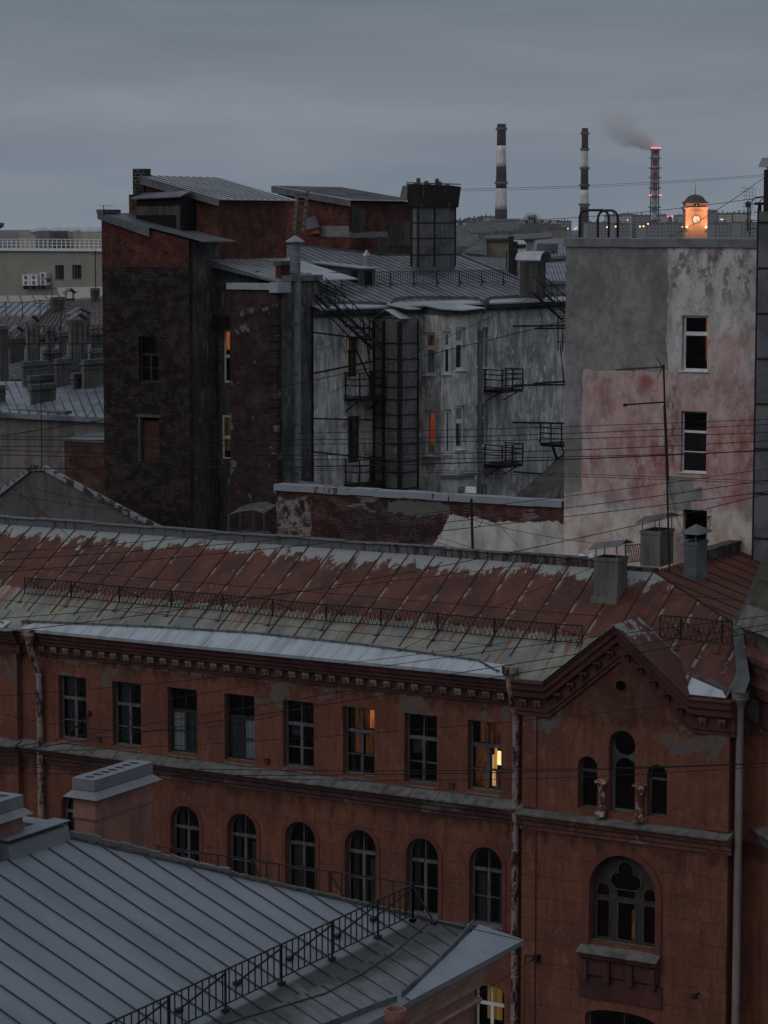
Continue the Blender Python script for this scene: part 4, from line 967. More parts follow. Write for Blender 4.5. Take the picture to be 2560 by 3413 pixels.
zq = s.math('SUBTRACT', yp(1700, 1705)[1], s.mul(s.math('MAXIMUM', s.math('SUBTRACT', xb(1560), s.x), 0), .0))
pmk = s.mul(s.inv(s.step(wz2, yp(1600, 1730)[1]-.02, yp(1600, 1730)[1]+.02)), s.step(s.plus(wx2, s.mul(s.math('SUBTRACT', s.z, yp(1480, 1760)[1]), -.6)), xb(1478)-.02, xb(1478)+.02))
pl2 = s.mix(s.step(s.noise((1.6, 1.6, .8), 6, .65, off=14), .36, .66), (.62, .59, .55), (.36, .34, .32))
gp2 = s.boxm(xb(1290), xb(1500), yp(1350, 1712)[1], yp(1350, 1668)[1], wx2, wz2, .02)
col = s.mix(pmk, bc, pl2); col = s.mix(gp2, col, (.13, .125, .12))
lw2 = s.boxm(XP0-1, xb(1035), 0, yp(980, 1660)[1], wx2, wz2, .05); col = s.mix(s.mul(lw2, s.step(s.noise(3, 6, .7), .45, .55)), col, (.24, .21, .20))
MT['parbrick'] = s.out(col, .93, bump=s.plus(s.mul(bf, -.5), s.mul(pmk, 1.2)), bs=.5, bd=.03, spec=.15)
MB().box(XP0, XP1-.004, YP+.002, YP+.5, 0, ZP-.02).build('wall', MT['parbrick'], par)
s = S('coping_sheet'); dr = s.mul(s.step(s.noise((4, 4, .8), 6, .7), .52, .56), s.math('MAXIMUM', s.boxm(xb(1050), xb(1170), 0, 99, s.x, s.z, .05), s.boxm(xb(1440), xb(1520), 0, 99, s.x, s.z, .05)))
MT['coping'] = s.out(s.mix(dr, s.mix(s.noise(1, 4), (.22, .24, .275), (.29, .31, .34)), (.09, .03, .02)), .5, bump=s.noise(3, 2), bs=.1)
cp = MB(); n = 11
for i in range(n):
    a, b = XP0-.05+(XP1-XP0+.0)*i/n, XP0-.05+(XP1-XP0)*(i+1)/n-.012; dz = .012*math.sin(i*2.7)
    cp.box(a, b, YP-.1, YP-.07, ZP-.23+dz, ZP+dz); cp.box(a, b, YP-.1, YP+.6, ZP+.001+dz, ZP+.02+dz)
cp.build('coping', MT['coping'], par)
# metal clad stack at the right edge
sx0, sz1 = onY(2531, 657, YP-.5).x, onY(2531, 657, YP-.5).z
stk = thing('steel_clad_stack', 'tall grey stack of bolted steel plates at right edge, beside pink wall', 'chimney stack', (sx0+.8, YP, 0))
m = MB(); m.box(sx0, sx0+1.6, YP-.5, YP+.8, 15, sz1-.5); m.build('shaft', MT['zincdark'], stk)
m = MB()
for i in range(14): z = sz1-.9-i*1.62; m.box(sx0-.03, sx0+1.63, YP-.53, YP+.83, z-.035, z+.035)
m.build('band', MT['iron'], stk)
m = MB(); m.box(sx0-.12, sx0+1.8, YP-.65, YP+1, sz1-.28, sz1-.18); m.box(sx0-.05, sx0+.05, YP-.5, YP-.4, sz1-.5, sz1-.28).box(sx0+.35, sx0+.45, YP-.5, YP-.4, sz1-.5, sz1-.28); m.build('cap', MT['iron'], stk)
m = MB(); m.tube([(sx0-.06, YP-.4, sz1-.4), (sx0-.06, YP-.4, 22)], .05, 8); m.build('pipe', MT['iron'], stk)
q = D(2550, 600, 99); m = MB(); m.box(q.x-.05, q.x+.9, q.y, q.y+.9, 20, q.z+.4); st2 = thing('small_vent_stack', 'black vent stack with little zinc roof at top right edge', 'chimney', (q.x, q.y, 20)); m.build('shaft', MT['iron'], st2)
m = MB(); m.hexa([(q.x-.25, q.y-.1, q.z+.5), (q.x+1.1, q.y-.1, q.z+.5), (q.x+1.1, q.y+1, q.z+.5), (q.x-.25, q.y+1, q.z+.5), (q.x-.1, q.y-.1, q.z+.85), (q.x+1.1, q.y-.1, q.z+.85), (q.x+1.1, q.y+1, q.z+.85), (q.x-.1, q.y+1, q.z+.85)]); m.box(q.x+.05, q.x+.1, q.y, q.y+.05, q.z+.4, q.z+.5); m.build('cap', MT['zinc'], st2)
# grid dish and little ladder rail
q = D(2493, 735, 98); t = thing('grid_antenna', 'wire grid antenna on a post beside the steel stack', 'antenna', q)
m = MB(); m.tube([(q.x, q.y, q.z-.4), (q.x, q.y, q.z+.75)], .03, 6); m.box(q.x-.08, q.x+.08, q.y-.08, q.y+.02, q.z+.5, q.z+.7); m.build('post', MT['iron'], t)
m = MB()
for i in range(8):
    a_ = -.5+i/7; m.tube([(q.x+.02-.5*abs(a_)+.02*0+a_*.0-.12, q.y-.1+a_*.1, q.z+.75+a_*1.0)]+[(q.x-.12+j*.1+.0, q.y-.14+.05*math.cos(j*1.2), q.z+.72+a_*1.0+.0) for j in range(1, 5)], .007, 4)
for j in range(5): m.tube([(q.x-.12+j*.11, q.y-.12, q.z+.2), (q.x-.12+j*.11, q.y-.12, q.z+1.25)], .007, 4)
m.build('reflector', MT['zincdark'], t)
q = D(2500, 770, 96); t = thing('roof_ladder_rail', 'black tubular ladder rail leaning against the steel stack', 'ladder', q)
m = MB()
for dx in (0, .33): m.tube([(q.x+dx, q.y, q.z-.2), (q.x+dx, q.y, q.z+1.05), (q.x+dx+.12, q.y+.2, q.z+1.25), (q.x+dx+.5, q.y+.5, q.z+1.3)], .022, 6)
for k in range(4): m.tube([(q.x, q.y, q.z+.1+k*.3), (q.x+.33, q.y, q.z+.1+k*.3)], .015, 5)
m.build('ladder_frame', MT['iron'], t)

# ================================================================ grey courtyard building
OC = D(1045, 1030, 113.5); ccx, ccy = .2018, .9794
_n = math.hypot(ccx, ccy); ccx /= _n; ccy /= _n
MC = Matrix(((ccx, -ccy, 0, OC.x), (ccy, ccx, 0, OC.y), (0, 0, 1, 0), (0, 0, 0, 1))); MCI = MC.inverted()
nC = Vector((-ccy, ccx, 0))
def onC(px, py, off=0): return MCI @ onP(px, py, OC+nC*off, nC)
def proj(p):
    d = Vector(p)-C0; ox = d.x*CA+d.y*SA; oy = -d.x*SA+d.y*CA
    c = oy*math.cos(TH)-d.z*math.sin(TH); return 1280+FL*ox/c
def reach(p, d, px, M=None):
    """walk from plan point p along d until the photograph column px"""
    M = M or Matrix.Identity(4); lo, hi = 0, 30; p = Vector((*p[:2], 30)); d = Vector((*d[:2], 0))
    s0 = proj(M @ p) < px; up = (proj(M @ (p+d)) > proj(M @ p))
    for _ in range(50):
        mid = (lo+hi)/2; v = proj(M @ (p+d*mid))
        if (v < px) == up: lo = mid
        else: hi = mid
    return (lo+hi)/2
ZE = OC.z
court = thing('grey_courtyard_building', 'grey stained courtyard house with bay windows, balconies and seamed zinc roof', 'building', MC @ Vector((9, 4, 0)))
def m_court(name, a, b, c, seed):
    s = S(name)
    st = s.step(s.plus(s.mul(s.noise((3.2, 3.2, .55), 7, .7, off=seed), .65), s.mul(s.noise(.8, 6, .65, off=seed+7), .35)), .42, .58)
    col = s.mix(st, a, b)
    col = s.mix(s.step(s.noise((2.6, 2.6, 1.3), 8, .75, off=seed+31), .56, .60), col, c)
    col = s.mix(s.mul(s.step(s.noise((.5, .5, .9), 6, .68, off=seed+3), .54, .66), .7), col, tuple(k*.6 for k in b))
    col = s.mix(s.mul(s.step(s.noise((9, 9, .9), 6, .7, off=seed+53), .5, .62), .5), col, tuple(k*.7 for k in b))
    return s.out(col, .92, bump=s.plus(s.noise(5, 6, .7), s.mul(s.noise(1.2, 4), .8)), bs=.55, bd=.03, spec=.15)
MT['court'] = m_court('stained_grey_plaster', (.68, .67, .64), (.31, .305, .295), (.84, .83, .80), 1)
MT['courtd'] = m_court('dark_grey_plaster', (.18, .178, .175), (.13, .13, .13), (.27, .265, .255), 40)
MT['courtl'] = m_court('light_grey_plaster', (.66, .65, .62), (.36, .355, .34), (.8, .79, .76), 60)
xz = lambda p: (p.x, p.z)
fC = lambda off: (lambda u, v, w: MC @ Vector((u, off+w, v)))
XC_END = onC(1885, 1000).x+1.5
wl = [(*xz(onC(1157, 1258)), *xz(onC(1197, 1125))), (*xz(onC(1160, 1545)), *xz(onC(1203, 1385))),
      (*xz(onC(1590, 1228)), *xz(onC(1626, 1090))), (*xz(onC(1590, 1490)), *xz(onC(1627, 1342))), (*xz(onC(1590, 1750)), *xz(onC(1625, 1612)))]
m = MB().plate(rect(0, XC_END, 0, ZE-.05), [rect(a[0], a[2], a[1], a[3]) for a in wl], fC(0), 0, .25, osides=False)
mm = MB(MC); mm.box(0, .2, .3, 9, 0, ZE+1.6); mm.box(.2, XC_END, 9, 9.2, 0, ZE); mm.box(XC_END-.3, XC_END, .26, 9, 0, ZE-.2)
m.v += mm.v; b_ = len(m.v)-len(mm.v); m.f += [tuple(i+b_ for i in f) for f in mm.f]
m.build('wall', MT['court'], court)
win(court, wl[0][0], wl[0][2], wl[0][1], wl[0][3], fC(0), fm='framed', vt=.35, munt=None, cas=2, inner=False, curt=[(.2, .85, .1, .95, 'litdrape')], w=.2)
win(court, wl[1][0], wl[1][2], wl[1][1], wl[1][3], fC(0), fm='framed', vt=.35, munt=(.5,), cas=2, inner=False, w=.15)
for a in wl[2:]: win(court, a[0], a[2], a[1], a[3], fC(0), fm='framew', vt=.35, munt=None, cas=2, top=2, inner=False, w=.2, fr=.07, curt=[(.1, .6, .05, .6, 'curt')], sill=.1)
# bay with three facets
lc = lambda px: onC(px, 1200)
P0 = Vector((lc(1396).x, 0)); d1 = Vector((.05, -1)).normalized()
P1_ = P0+d1*reach(P0, d1, 1470, MC); d2 = Vector((.75, -.66)).normalized()
P2_ = P1_+d2*reach(P1_, d2, 1518, MC); d3 = Vector((1, 0)); P3_ = P2_+d3*reach(P2_, d3, 1583, MC)
bayn = []
def facet(a, b, wins, mat, zt, name='bay_facet', fm='framew'):
    d = (b-a); L = d.length; d = d/L; nrm = Vector((-d.y, d.x))
    f = lambda u, v, w: MC @ Vector((a.x+d.x*u+nrm.x*w, a.y+d.y*u+nrm.y*w, v))
    A3 = MC @ Vector((a.x, a.y, 0)); N3 = MC.to_3x3() @ Vector((nrm.x, nrm.y, 0)); D3 = MC.to_3x3() @ Vector((d.x, d.y, 0))
    def loc(px, py): q = onP(px, py, A3, N3); return (q-A3).dot(D3), q.z
    R = []
    for (xa, xb2, ya, yb) in wins:
        p, q = loc(xa, yb), loc(xb2, ya); R.append((p[0], q[0], p[1], q[1]))
    MB().plate(rect(0, L, 0, zt), [rect(*r) for r in R], f, 0, .2, osides=False).build(name, MT[mat], court)
    return f, R, loc
ZB = ZE-.15
f1, R1, l1 = facet(P0, P1_, [(1412, 1451, 1108, 1250), (1415, 1451, 1370, 1518)], 'court', ZB)
f2, R2, l2 = facet(P1_, P2_, [(1476, 1505, 1105, 1248), (1480, 1505, 1365, 1515)], 'courtl', ZB)
f3, R3, l3 = facet(P2_, P3_, [(1520, 1551, 1090, 1235), (1520, 1550, 1350, 1500), (1525, 1560, 1620, 1760)], 'courtl', ZB)
for f, R, cu in ((f1, R1, [[(.1, .9, .7, .95, 'litdim')], [(.2, .9, .25, .97, 'litred')]]), (f2, R2, [[(.5, .9, .05, .6, 'curt')], [(.6, .95, .05, .97, 'curt')]]), (f3, R3, [[(.1, .9, .05, .62, 'curt')], [(.2, .8, .1, .6, 'curt')], None])):
    for r, c_ in zip(R, cu): win(court, *r, f, fm='framew', vt=None if (f is f1 and r is R[1]) or (f is f2 and r is R[1]) else .36, munt=None, cas=1, top=1, inner=False, w=.12, fr=.13, curt=c_, cw=.3, sill=.1)
bm = MB(MC); q = [P0, P1_, P2_, P3_]
# cover roofs of the bay
o_ = .35
bm.prism([(P0.x-.2, .1, ZE+.12), (P1_.x-.3, P1_.y-.2, ZE-.12), (P2_.x-.1, P2_.y-.5, ZE-.18), (P3_.x+.2, P3_.y-.45, ZE-.12), (P3_.x+.1, .1, ZE+.12)], (0, 0, -.05))
bm.build('bay_roof', MT['zinc'], court)
bm = MB(MC); bm.prism([(P0.x, .05, ZE-.16), (P1_.x-.12, P1_.y-.1, ZE-.18), (P2_.x-.05, P2_.y-.3, ZE-.2), (P3_.x+.05, P3_.y-.25, ZE-.18), (P3_.x, .05, ZE-.16)], (0, 0, -.22)); bm.build('bay_cornice', MT['soot'], court)
bm = MB(MC)
z1 = l3(1545, 1580)[1]; bm.prism([(P1_.x-.1, P1_.y-.08, z1), (P2_.x-.0, P2_.y-.2, z1), (P3_.x+.1, P3_.y-.2, z1), (P3_.x+.05, .0, z1)], (0, 0, -.12)); bm.build('bay_moulding', MT['courtd'], court)
# stack shaft with steel frame
S0 = Vector((lc(1242).x, 0)); ds = Vector((0, -1)); sw = reach(S0, ds, 1333, MC); S1 = S0+ds*sw; sl = reach(S1, (1, 0), 1393, MC)
zsT = D(1333, 1068, 114).z
MT['court3'] = m_court('pier_plaster', (.115, .113, .108), (.06, .059, .057), (.19, .185, .175), 120)
MT['flue'] = m_court('grey_flue_panels', (.17, .168, .165), (.12, .12, .12), (.21, .205, .20), 80)
sh = MB(MC); sh.box(S0.x, S0.x+sl, -sw, -.003, 8, zsT); shf = sh.build('flue_shaft', MT['flue'], court)
bd = MB(MC); E_ = .03
for py in (1135, 1187, 1228, 1281, 1320, 1371, 1416, 1462, 1520, 1558, 1610):
    z = l1(1440, py)[1]+random.uniform(-.04, .04)
    bd.box(S0.x-E_, S0.x+sl+E_, -sw-E_, -.02, z-.03, z+.03)
bd.build('steel_band', MT['iron'], shf)
for (x, y, wd) in ((S0.x, -.1, .07), (S0.x-.02, -sw*.42, .11), (S0.x, -sw, .15), (S0.x+sl, -sw, .07)):
    b_ = MB(MC); b_.box(x-wd/2-.02, x+wd/2, y-wd/2-.02, y+wd/2, 8, zsT-.1); b_.build('steel_upright', MT['iron'], shf)
cpm = MB(MC); cpm.prism([(S0.x-.1, -sw-.1, zsT), (S0.x-.1, -sw/2, zsT+.4), (S0.x-.1, 0, zsT), (S0.x-.1, -.02, zsT+.03), (S0.x-.1, -sw/2, zsT+.44), (S0.x-.1, -sw-.12, zsT+.03)], (sl*.55, 0, 0))
cpm.prism([(S0.x+sl*.4, -sw-.1, zsT+.42), (S0.x+sl*.4, -.3, zsT+.62), (S0.x+sl+.1, -.3, zsT+.62), (S0.x+sl+.1, -sw-.1, zsT+.42)], (0, 0, .03))
cpm.build('flue_cap', MT['zinc'], shf)
# roof
MCR = .30
def zc(x, y): return ZE+MCR*(y+.5)
def onCR(px, py):
    # plane z = ZE + MCR*(yl+.5), yl = (p-OC).nC
    N = Vector((-MCR*nC.x, -MCR*nC.y, 1)); return MCI @ onP(px, py, Vector((OC.x, OC.y, ZE+MCR*.5)), N)
MT['croof'] = m_streak('court_roof_sheet', (.18, .20, .225), (.105, .118, .135), (.22, .24, .265), rough=.5, hs=.9, vs=1, bs=.15)
K = [onCR(*q) for q in ((1000, 818), (1265, 850), (1535, 850), (1838, 978))]
E0 = Vector((-.1, -.5, zc(0, -.5))); E1 = Vector((XC_END, -.5, zc(0, -.5)))
E1 = Vector((max(K[3].x, lc(1880).x)+.4, -.5, ZE))
rp = MB(MC); rp.prism([E0, E1, K[3], K[2], K[1], K[0], (K[0].x, K[0].y, K[0].z), (-2.5, K[0].y, K[0].z), (-2.5, 3.5, zc(0, 3.5)), (-.1, 3.2, zc(0, 3.2))], (0, 0, -.05))
cro = rp.build('roof', MT['croof'], court)
sm = MB(MC)
x = .3
def ytop(x):
    pts = [(-2.5, K[0].y), (K[0].x, K[0].y), (K[1].x, K[1].y), (K[2].x, K[2].y), (K[3].x, K[3].y), (E1.x, -.5)]
    for (a, b), (c, d) in zip(pts, pts[1:]):
        if a <= x <= c or c <= x <= a: return b+(d-b)*(x-a)/((c-a) or 1)
    return -.5
while x < E1.x-.2:
    yt = ytop(x)
    if yt > .2: sm.bar((x, 0.05, zc(x, .05)+.015), (x, yt, zc(x, yt)+.015), .02, .05)
    x += .55
sm.bar((K[2].x, K[2].y, K[2].z+.03), (K[3].x, K[3].y, K[3].z+.03), .25, .12)
sm.bar((K[1].x, K[1].y, K[1].z+.03), (K[2].x, K[2].y, K[2].z+.03), .2, .14)
sm.bar((K[0].x, K[0].y, K[0].z+.0), (K[1].x, K[1].y, K[1].z+.05), .2, .12)
sm.build('roof_seams', MT['zincdark'], cro)
ev = MB(MC)
def gut(pts):
    for (xa, ya), (xb, yb2) in zip(pts, pts[1:]):
        ev.bar((xa, ya, zc(xa, ya)+.08), (xb, yb2, zc(xb, yb2)+.08), .02, .14)
        k = max(1, int(abs(xb-xa)/.7))
        for i in range(k): t_ = (i+.5)/k; x = xa+(xb-xa)*t_; y = ya+(yb2-ya)*t_; ev.bar((x, y-.02, zc(x, y)), (x, y-.02, zc(x, y)+.17), .03)
xs1 = S0.x+.3; xp = lc(1590).x
gut([(0, .1), (xs1*.6, .02), (xs1, -.25), (xs1+.3, -.35)]); gut([(xs1+.6, -.3), (xs1+1.6, .3), (xs1+3.0, .45), (xp-.6, .15), (xp-.1, -.2)]); gut([(xp+.4, -.2), (xp+1.2, 0), (E1.x-1.5, .15), (E1.x, .1)])
ev.build('gutter', MT['zincdark'], court)
ev = MB(MC); ev.prism([(-.1, -.52, ZE+.012), (E1.x, -.52, ZE+.012), (E1.x, 0, zc(0, 0)+.012), (-.1, 0, zc(0, 0)+.012)], (0, 0, .01)); ev.box(-.1, E1.x, -.53, -.52, ZE-.06, ZE+.02)
ev.build('eave_sheet', MT['zinc'], court)
ev = MB(MC); ev.box(0, XC_END, -.42, -.002, ZE-.22, ZE-.07); ev.box(0, XC_END, -.2, -.002, ZE-.38, ZE-.225); ev.build('cornice', MT['soot'], court)
dp = MB(MC); dp.tube([(xp, -.45, ZE-.05), (xp, -.42, ZE-.55), (P3_.x+.25, P3_.y-.12, ZE-1.2), (P3_.x+.25, P3_.y-.12, 5)], .11, 10); dp.lathe((xp, -.45, ZE-.3), [(.1, 0), (.22, .3), (.24, .5)], 10)
for i in range(7): dp.lathe((P3_.x+.25, P3_.y-.12, ZE-1.5-i*1.35), [(.11, 0), (.135, .02), (.135, .07), (.11, .09)], 10)
dp.build('downpipe', MT['zincdark'], court)
# balconies
def balcony(x0, x1, w, z, h=.95, name='balcony'):
    b = MB(MC); b.box(x0, x1, -w, -.004, z-.14, z); b.bar((x0+.1, -.02, z-.6), (x0+.1, -w*.8, z-.14), .05); b.bar((x1-.1, -.02, z-.6), (x1-.1, -w*.8, z-.14), .05)
    bo = b.build(name, MT['iron'], court)
    r = MB(MC)
    for k in range(4): zz_ = z+h*(k+1)/4 if k else z+.1; r.tube([(x0, -.02, zz_), (x0, -w, zz_), (x1, -w, zz_), (x1, -.02, zz_)], .028, 5)
    for (x, y) in ((x0, -.1), (x0, -w), ((x0+x1)/2, -w), (x1, -w), (x1, -.1)): r.bar((x, y, z), (x, y, z+h+.02), .05)
    r.build('balcony_railing', MT['iron'], bo)
for py in (1290, 1540):
    z = onC(1650, py+8, -.5).z; balcony(onC(1612, py).x, onC(1655, py).x+.6, 1.15, z)
for py in (1325, 1612):
    z = onC(1165, py, 0).z; x0 = onC(1147, py).x; balcony(x0, x0+1.7, .95, z, 1.15)
# iron cantilever beams
def beam(pxa, pya, pxb, pyb, off, w_=.09):
    a, b = onC(pxa, pya, off), onC(pxb, pyb, off); MB(MC).bar(a, b, w_).build('iron_beam', MT['iron'], court)
for a in ((1045, 1108, 1240, 1132), (1150, 1088, 1240, 1095), (1048, 1244, 1240, 1205), (1045, 1395, 1240, 1400), (1045, 1506, 1240, 1528)): beam(*a, -.6, .075)
for a in ((1712, 1087, 1890, 1085), (1785, 1095, 1895, 1094), (1715, 1284, 1890, 1282), (1780, 1278, 1890, 1271), (1710, 1408, 1890, 1411), (1713, 1573, 1880, 1585)): beam(*a, -.8, .09)
# fire stair from the roof to the flue, left
def stair(name, A, B, off_a, off_b, wdt, n=14, rail=.8):
    a, b = A, B
    m = MB(MC); lat = Vector((0, -wdt, 0))
    for o in (Vector((0, 0, 0)), lat): m.bar(a+o, b+o, .07, .1); m.bar(a+o+Vector((0, 0, rail)), b+o+Vector((0, 0, rail)), .04)
    m.build(name, MT['iron'], st_)
    for i in range(n):
        p = a+(b-a)*(i+.5)/n; r = MB(MC); r.bar(p, p+lat, .12, .03); r.bar(p, p+Vector((0, 0, rail)), .025) if i % 2 else r.bar(p+lat, p+lat+Vector((0, 0, rail)), .025)
        r.build('stair_tread', MT['iron'], st_)
a = onC(1050, 985, -.4); b = onC(1245, 1165, -.7)
st_ = thing('fire_stair', 'black iron fire stair from courtyard roof edge down beside the grey flue', 'fire escape', MC @ a, 'iron fire stairs on the grey house')
stair('stringers', a, b, 0, 0, .6); b2 = onC(1245, 1290, -.7); a2 = onC(1165, 1120, -.7)
m = MB(MC); m.bar(a2, b2, .06); m.bar(onC(1048, 1000, -.9), onC(1190, 1150, -.9), .05); m.bar(onC(1208, 1055, -.9), onC(1235, 1055, -.9)+Vector((0, 0, -2.2)), .05); m.tube([onC(1225, 1060, -.7), onC(1233, 1062, -.9), onC(1233, 1180, -.9)], .03); m.build('braces', MT['iron'], st_)
# right fire escape
a = onC(1775, 975, -.5); b = onC(1872, 1065, -1.0)
st_ = thing('fire_stair', 'black iron fire escape with landing half hidden behind the pink building', 'fire escape', MC @ a, 'iron fire stairs on the grey house')
stair('stringers', a, b, 0, 0, .7, 10)
m = MB(MC)
for px in (1860, 1876): m.bar(onC(px, 1050, -1.2), onC(px, 1170, -1.2), .04)
m.bar(onC(1855, 1140, -1.2), onC(1885, 1140, -1.2), .05); m.tube([onC(1868, 1150, -1.1), onC(1873, 1200, -1.0), onC(1880, 1280, -1.0)], .03)
m.build('cage', MT['iron'], st_)
lz = onC(1840, 1472, -1).z; x0, x1 = onC(1812, 1470, -1.2).x, onC(1812, 1470, -1.2).x+1.6
m = MB(MC); m.box(x0, x1, -2.3, -1.0, lz-.16, lz)
for k in range(4): zq = lz+.25*(k+1); m.tube([(x0, -1.0, zq), (x0, -2.3, zq), (x1, -2.3, zq)], .028, 5)
for (x, y) in ((x0, -1.0), (x0, -1.65), (x0, -2.3), (x1, -2.3)): m.bar((x, y, lz), (x, y, lz+1.02), .05)
m.build('landing', MT['iron'], st_)
a3, b3 = onC(1838, 1475, -2.0), onC(1882, 1610, -2.0); m = MB(MC); m.bar(a3, b3, .1); m.bar(a3+Vector((.1, -.5, 0)), b3+Vector((.1, -.5, 0)), .06)
for i in range(10): p = a3+(b3-a3)*(i+.5)/10; m.bar(p, p+Vector((.1, -.5, 0)), .1, .03)
m.build('lower_flight', MT['iron'], st_)
# lean-to roof in the yard corner
ly = [onC(1722, 1660, -1), onC(1865, 1525, -1), onC(1895, 1500, -1.2)]
lt = thing('leanto_roof', 'dark sheet lean-to roof in the yard between grey house and pink wall', 'shed', MC @ Vector((ly[0].x, -3, 0)))
q = [D(1705, 1665, 118), D(1900, 1690, 112), D(1905, 1500, 122), D(1868, 1522, 124)]
m = MB(); m.add(q+[p+Vector((0, 0, -.1)) for p in q], [(0, 1, 2, 3), (7, 6, 5, 4), (0, 4, 5, 1), (1, 5, 6, 2), (2, 6, 7, 3), (3, 7, 4, 0)]); m.build('roof', MT['soot'], lt)
m = MB()
for i in range(7): t_ = (i+.5)/7; a_, b_ = q[0].lerp(q[1], t_), q[3].lerp(q[2], t_); m.bar(a_+Vector((0, 0, .03)), b_+Vector((0, 0, .03)), .04)
m.build('roof_seams', MT['iron'], lt)
m = MB(); m.quad(*[q[0], q[1], Vector((q[1].x, q[1].y, 5)), Vector((q[0].x, q[0].y, 5))]); m.build('wall', MT['soot'], lt)
# picket rail, dormer, vents on the roof
pa, pb = onCR(1040, 962), onCR(1735, 948)
pickets('picket_railing', 'black picket railing along the zinc roof of grey courtyard house', ((MC @ pa).xy, (MC @ pb).xy), .72, lambda x, y: ZE+MCR*((MCI @ Vector((x, y, 0))).y+.5), 'snow railings on the roofs', .165, [i/9+.02 for i in range(9)], (.5, .35), (nC.x, nC.y))
dA = onCR(1190, 945); m = MB(MC)
dl = [(dA.x-.1, dA.y-.3), (dA.x+.95, dA.y-.3), (dA.x+.95, dA.y+3.2), (dA.x-.1, dA.y+3.2)]
zt = zc(0, dA.y)+.78
m.prism([(dl[0][0], dl[0][1], zt-1.1), (dl[0][0], dl[0][1], zt-.1), (dl[3][0], dl[3][1], zt+.12), (dl[3][0], dl[3][1], zt-1)], (1.05, 0, 0)); do = m.build('dormer', MT['zincdark'], court)
m = MB(MC); m.prism([(dl[0][0]-.15, dl[0][1]-.15, zt-.1), (dl[1][0]+.15, dl[1][1]-.15, zt-.1), (dl[2][0]+.1, dl[2][1], zt+.15), (dl[3][0]-.1, dl[3][1], zt+.15)], (0, 0, .06)); m.build('dormer_roof', MT['zinc'], do)
m = MB(MC); m.box(dl[0][0]+.3, dl[0][0]+.8, dl[0][1]-.02, dl[0][1]-.004, zt-.85, zt-.2); m.box(dl[0][0]-.02, dl[0][0]-.005, dl[0][1]+.15, dl[0][1]+.55, zt-.85, zt-.2); m.build('dormer_opening', MT['dark'], do)
q = onCR(1222, 884); m = MB(MC); m.box(q.x-.12, q.x+.12, q.y-.12, q.y+.12, q.z-.1, q.z+.45).lathe((q.x, q.y, q.z+.45), [(.22, 0), (.02, .3)], 4); m.build('vent_pipe', MT['zinc'], court)
# chimney with barrel cap at the hip
a = boxat(1733, 1790, 1812, 125, 960, 872)
m = MB(); m.box(a[0], a[1], a[2], a[3]+.25, a[4]-1, a[5]); ch = m.build('chimney', MT['soot'], court)
m = MB(); r_ = (a[3]+.25-a[2])/2+.12; ym_ = (a[2]+a[3]+.25)/2; pr = []
rx = (a[1]-a[0])/2+.15; xm_ = (a[0]+a[1])/2
pts = [(ym_+r_*math.cos(math.pi*k/10), a[5]+.08+.42*math.sin(math.pi*k/10)) for k in range(11)]
m.add([(a[0]-.2, y, z) for y, z in pts]+[(a[1]+.25, y, z) for y, z in pts], [(k, k+1, 12+k, 11+k) for k in range(10)]); m.build('chimney_cap', MT['zinc'], ch)

# ================================================================ second brick block and its big flue
MT['brick'] = None
def m_brick(name, c1, c2, mortar, soot=.5, zline=None, seed=0, pl=None, rot=0):
    s = S(name)
    a = s.mix(s.step(s.noise(1.2, 5, .65, off=seed), .38, .62), c1, c2); b = s.mix(s.step(s.noise(2.6, 5, .65, off=seed+5), .4, .6), c1, tuple(k*.6 for k in c2))
    bc, bf = brickify(s, a, b, mortar, rot=rot)
    so_ = s.mul(s.step(s.noise((.8, .8, .5), 6, .65, off=seed+11), .42, .62), soot)
    col = s.mix(so_, bc, (.022, .02, .02))
    if zline is not None:
        wz3 = s.plus(s.z, s.mul(s.math('SUBTRACT', s.noise(2.5, 4, .6, off=3), .5), .1))
        dark, bf2 = brickify(s, s.mix(s.step(s.noise((2.2, 2.2, 3.5), 6, .65, off=2), .55, .61), (.014, .012, .013), (.10, .022, .020)), (.014, .010, .010), (.06, .054, .05), rot=rot)
        big = s.step(s.noise((.35, .35, .3), 4, .6, off=27), .50, .62)
        dark = s.mix(s.mul(big, .5), dark, brickify(s, (.05, .022, .02), (.03, .017, .016), (.075, .065, .06), rot=rot)[0])
        col = s.mix(s.step(wz3, zline-.01, zline+.01), dark, col)
    if pl:
        col = s.mix(s.step(s.noise((1.3, 1.3, 1.5), 6, .65, off=seed+47), pl, pl+.015), col, (.15, .14, .13))
    return s.out(col, .92, bump=s.mul(bf, -1), bs=.45, bd=.012, spec=.15)
MT['brickr'] = m_brick('red_brick', (.19, .055, .038), (.085, .028, .023), (.09, .07, .062), soot=.55, pl=.72)
Q = boxat(962, 1163, 1385, 128, 845, 672)
blk = thing('brick_attic_block', 'low red brick attic block with zinc roof behind the courtyard roof', 'building', (Q[0], Q[2], Q[4]-2))
bx0, bx1, by0, by1, bz0, bz1 = Q; bx0 = onY(925, 640, by0).x
rz = onY(925, 622, by0).z
m = MB(); m.prism([(bx0, by0, bz0-4), (bx1, by0, bz0-4), (bx1, by0, bz1-.02), (bx0, by0, rz-.25)], (0, by1-by0, 0)); m.build('wall', MT['brickr'], blk)
m = MB(); m.prism([(bx0-.2, by0-.25, rz), (bx1+.25, by0-.25, bz1+.05), (bx1+.25, by1+.2, bz1+.05), (bx0-.2, by1+.2, rz)], (0, 0, .04)); rb = m.build('roof', MT['zinc'], blk)
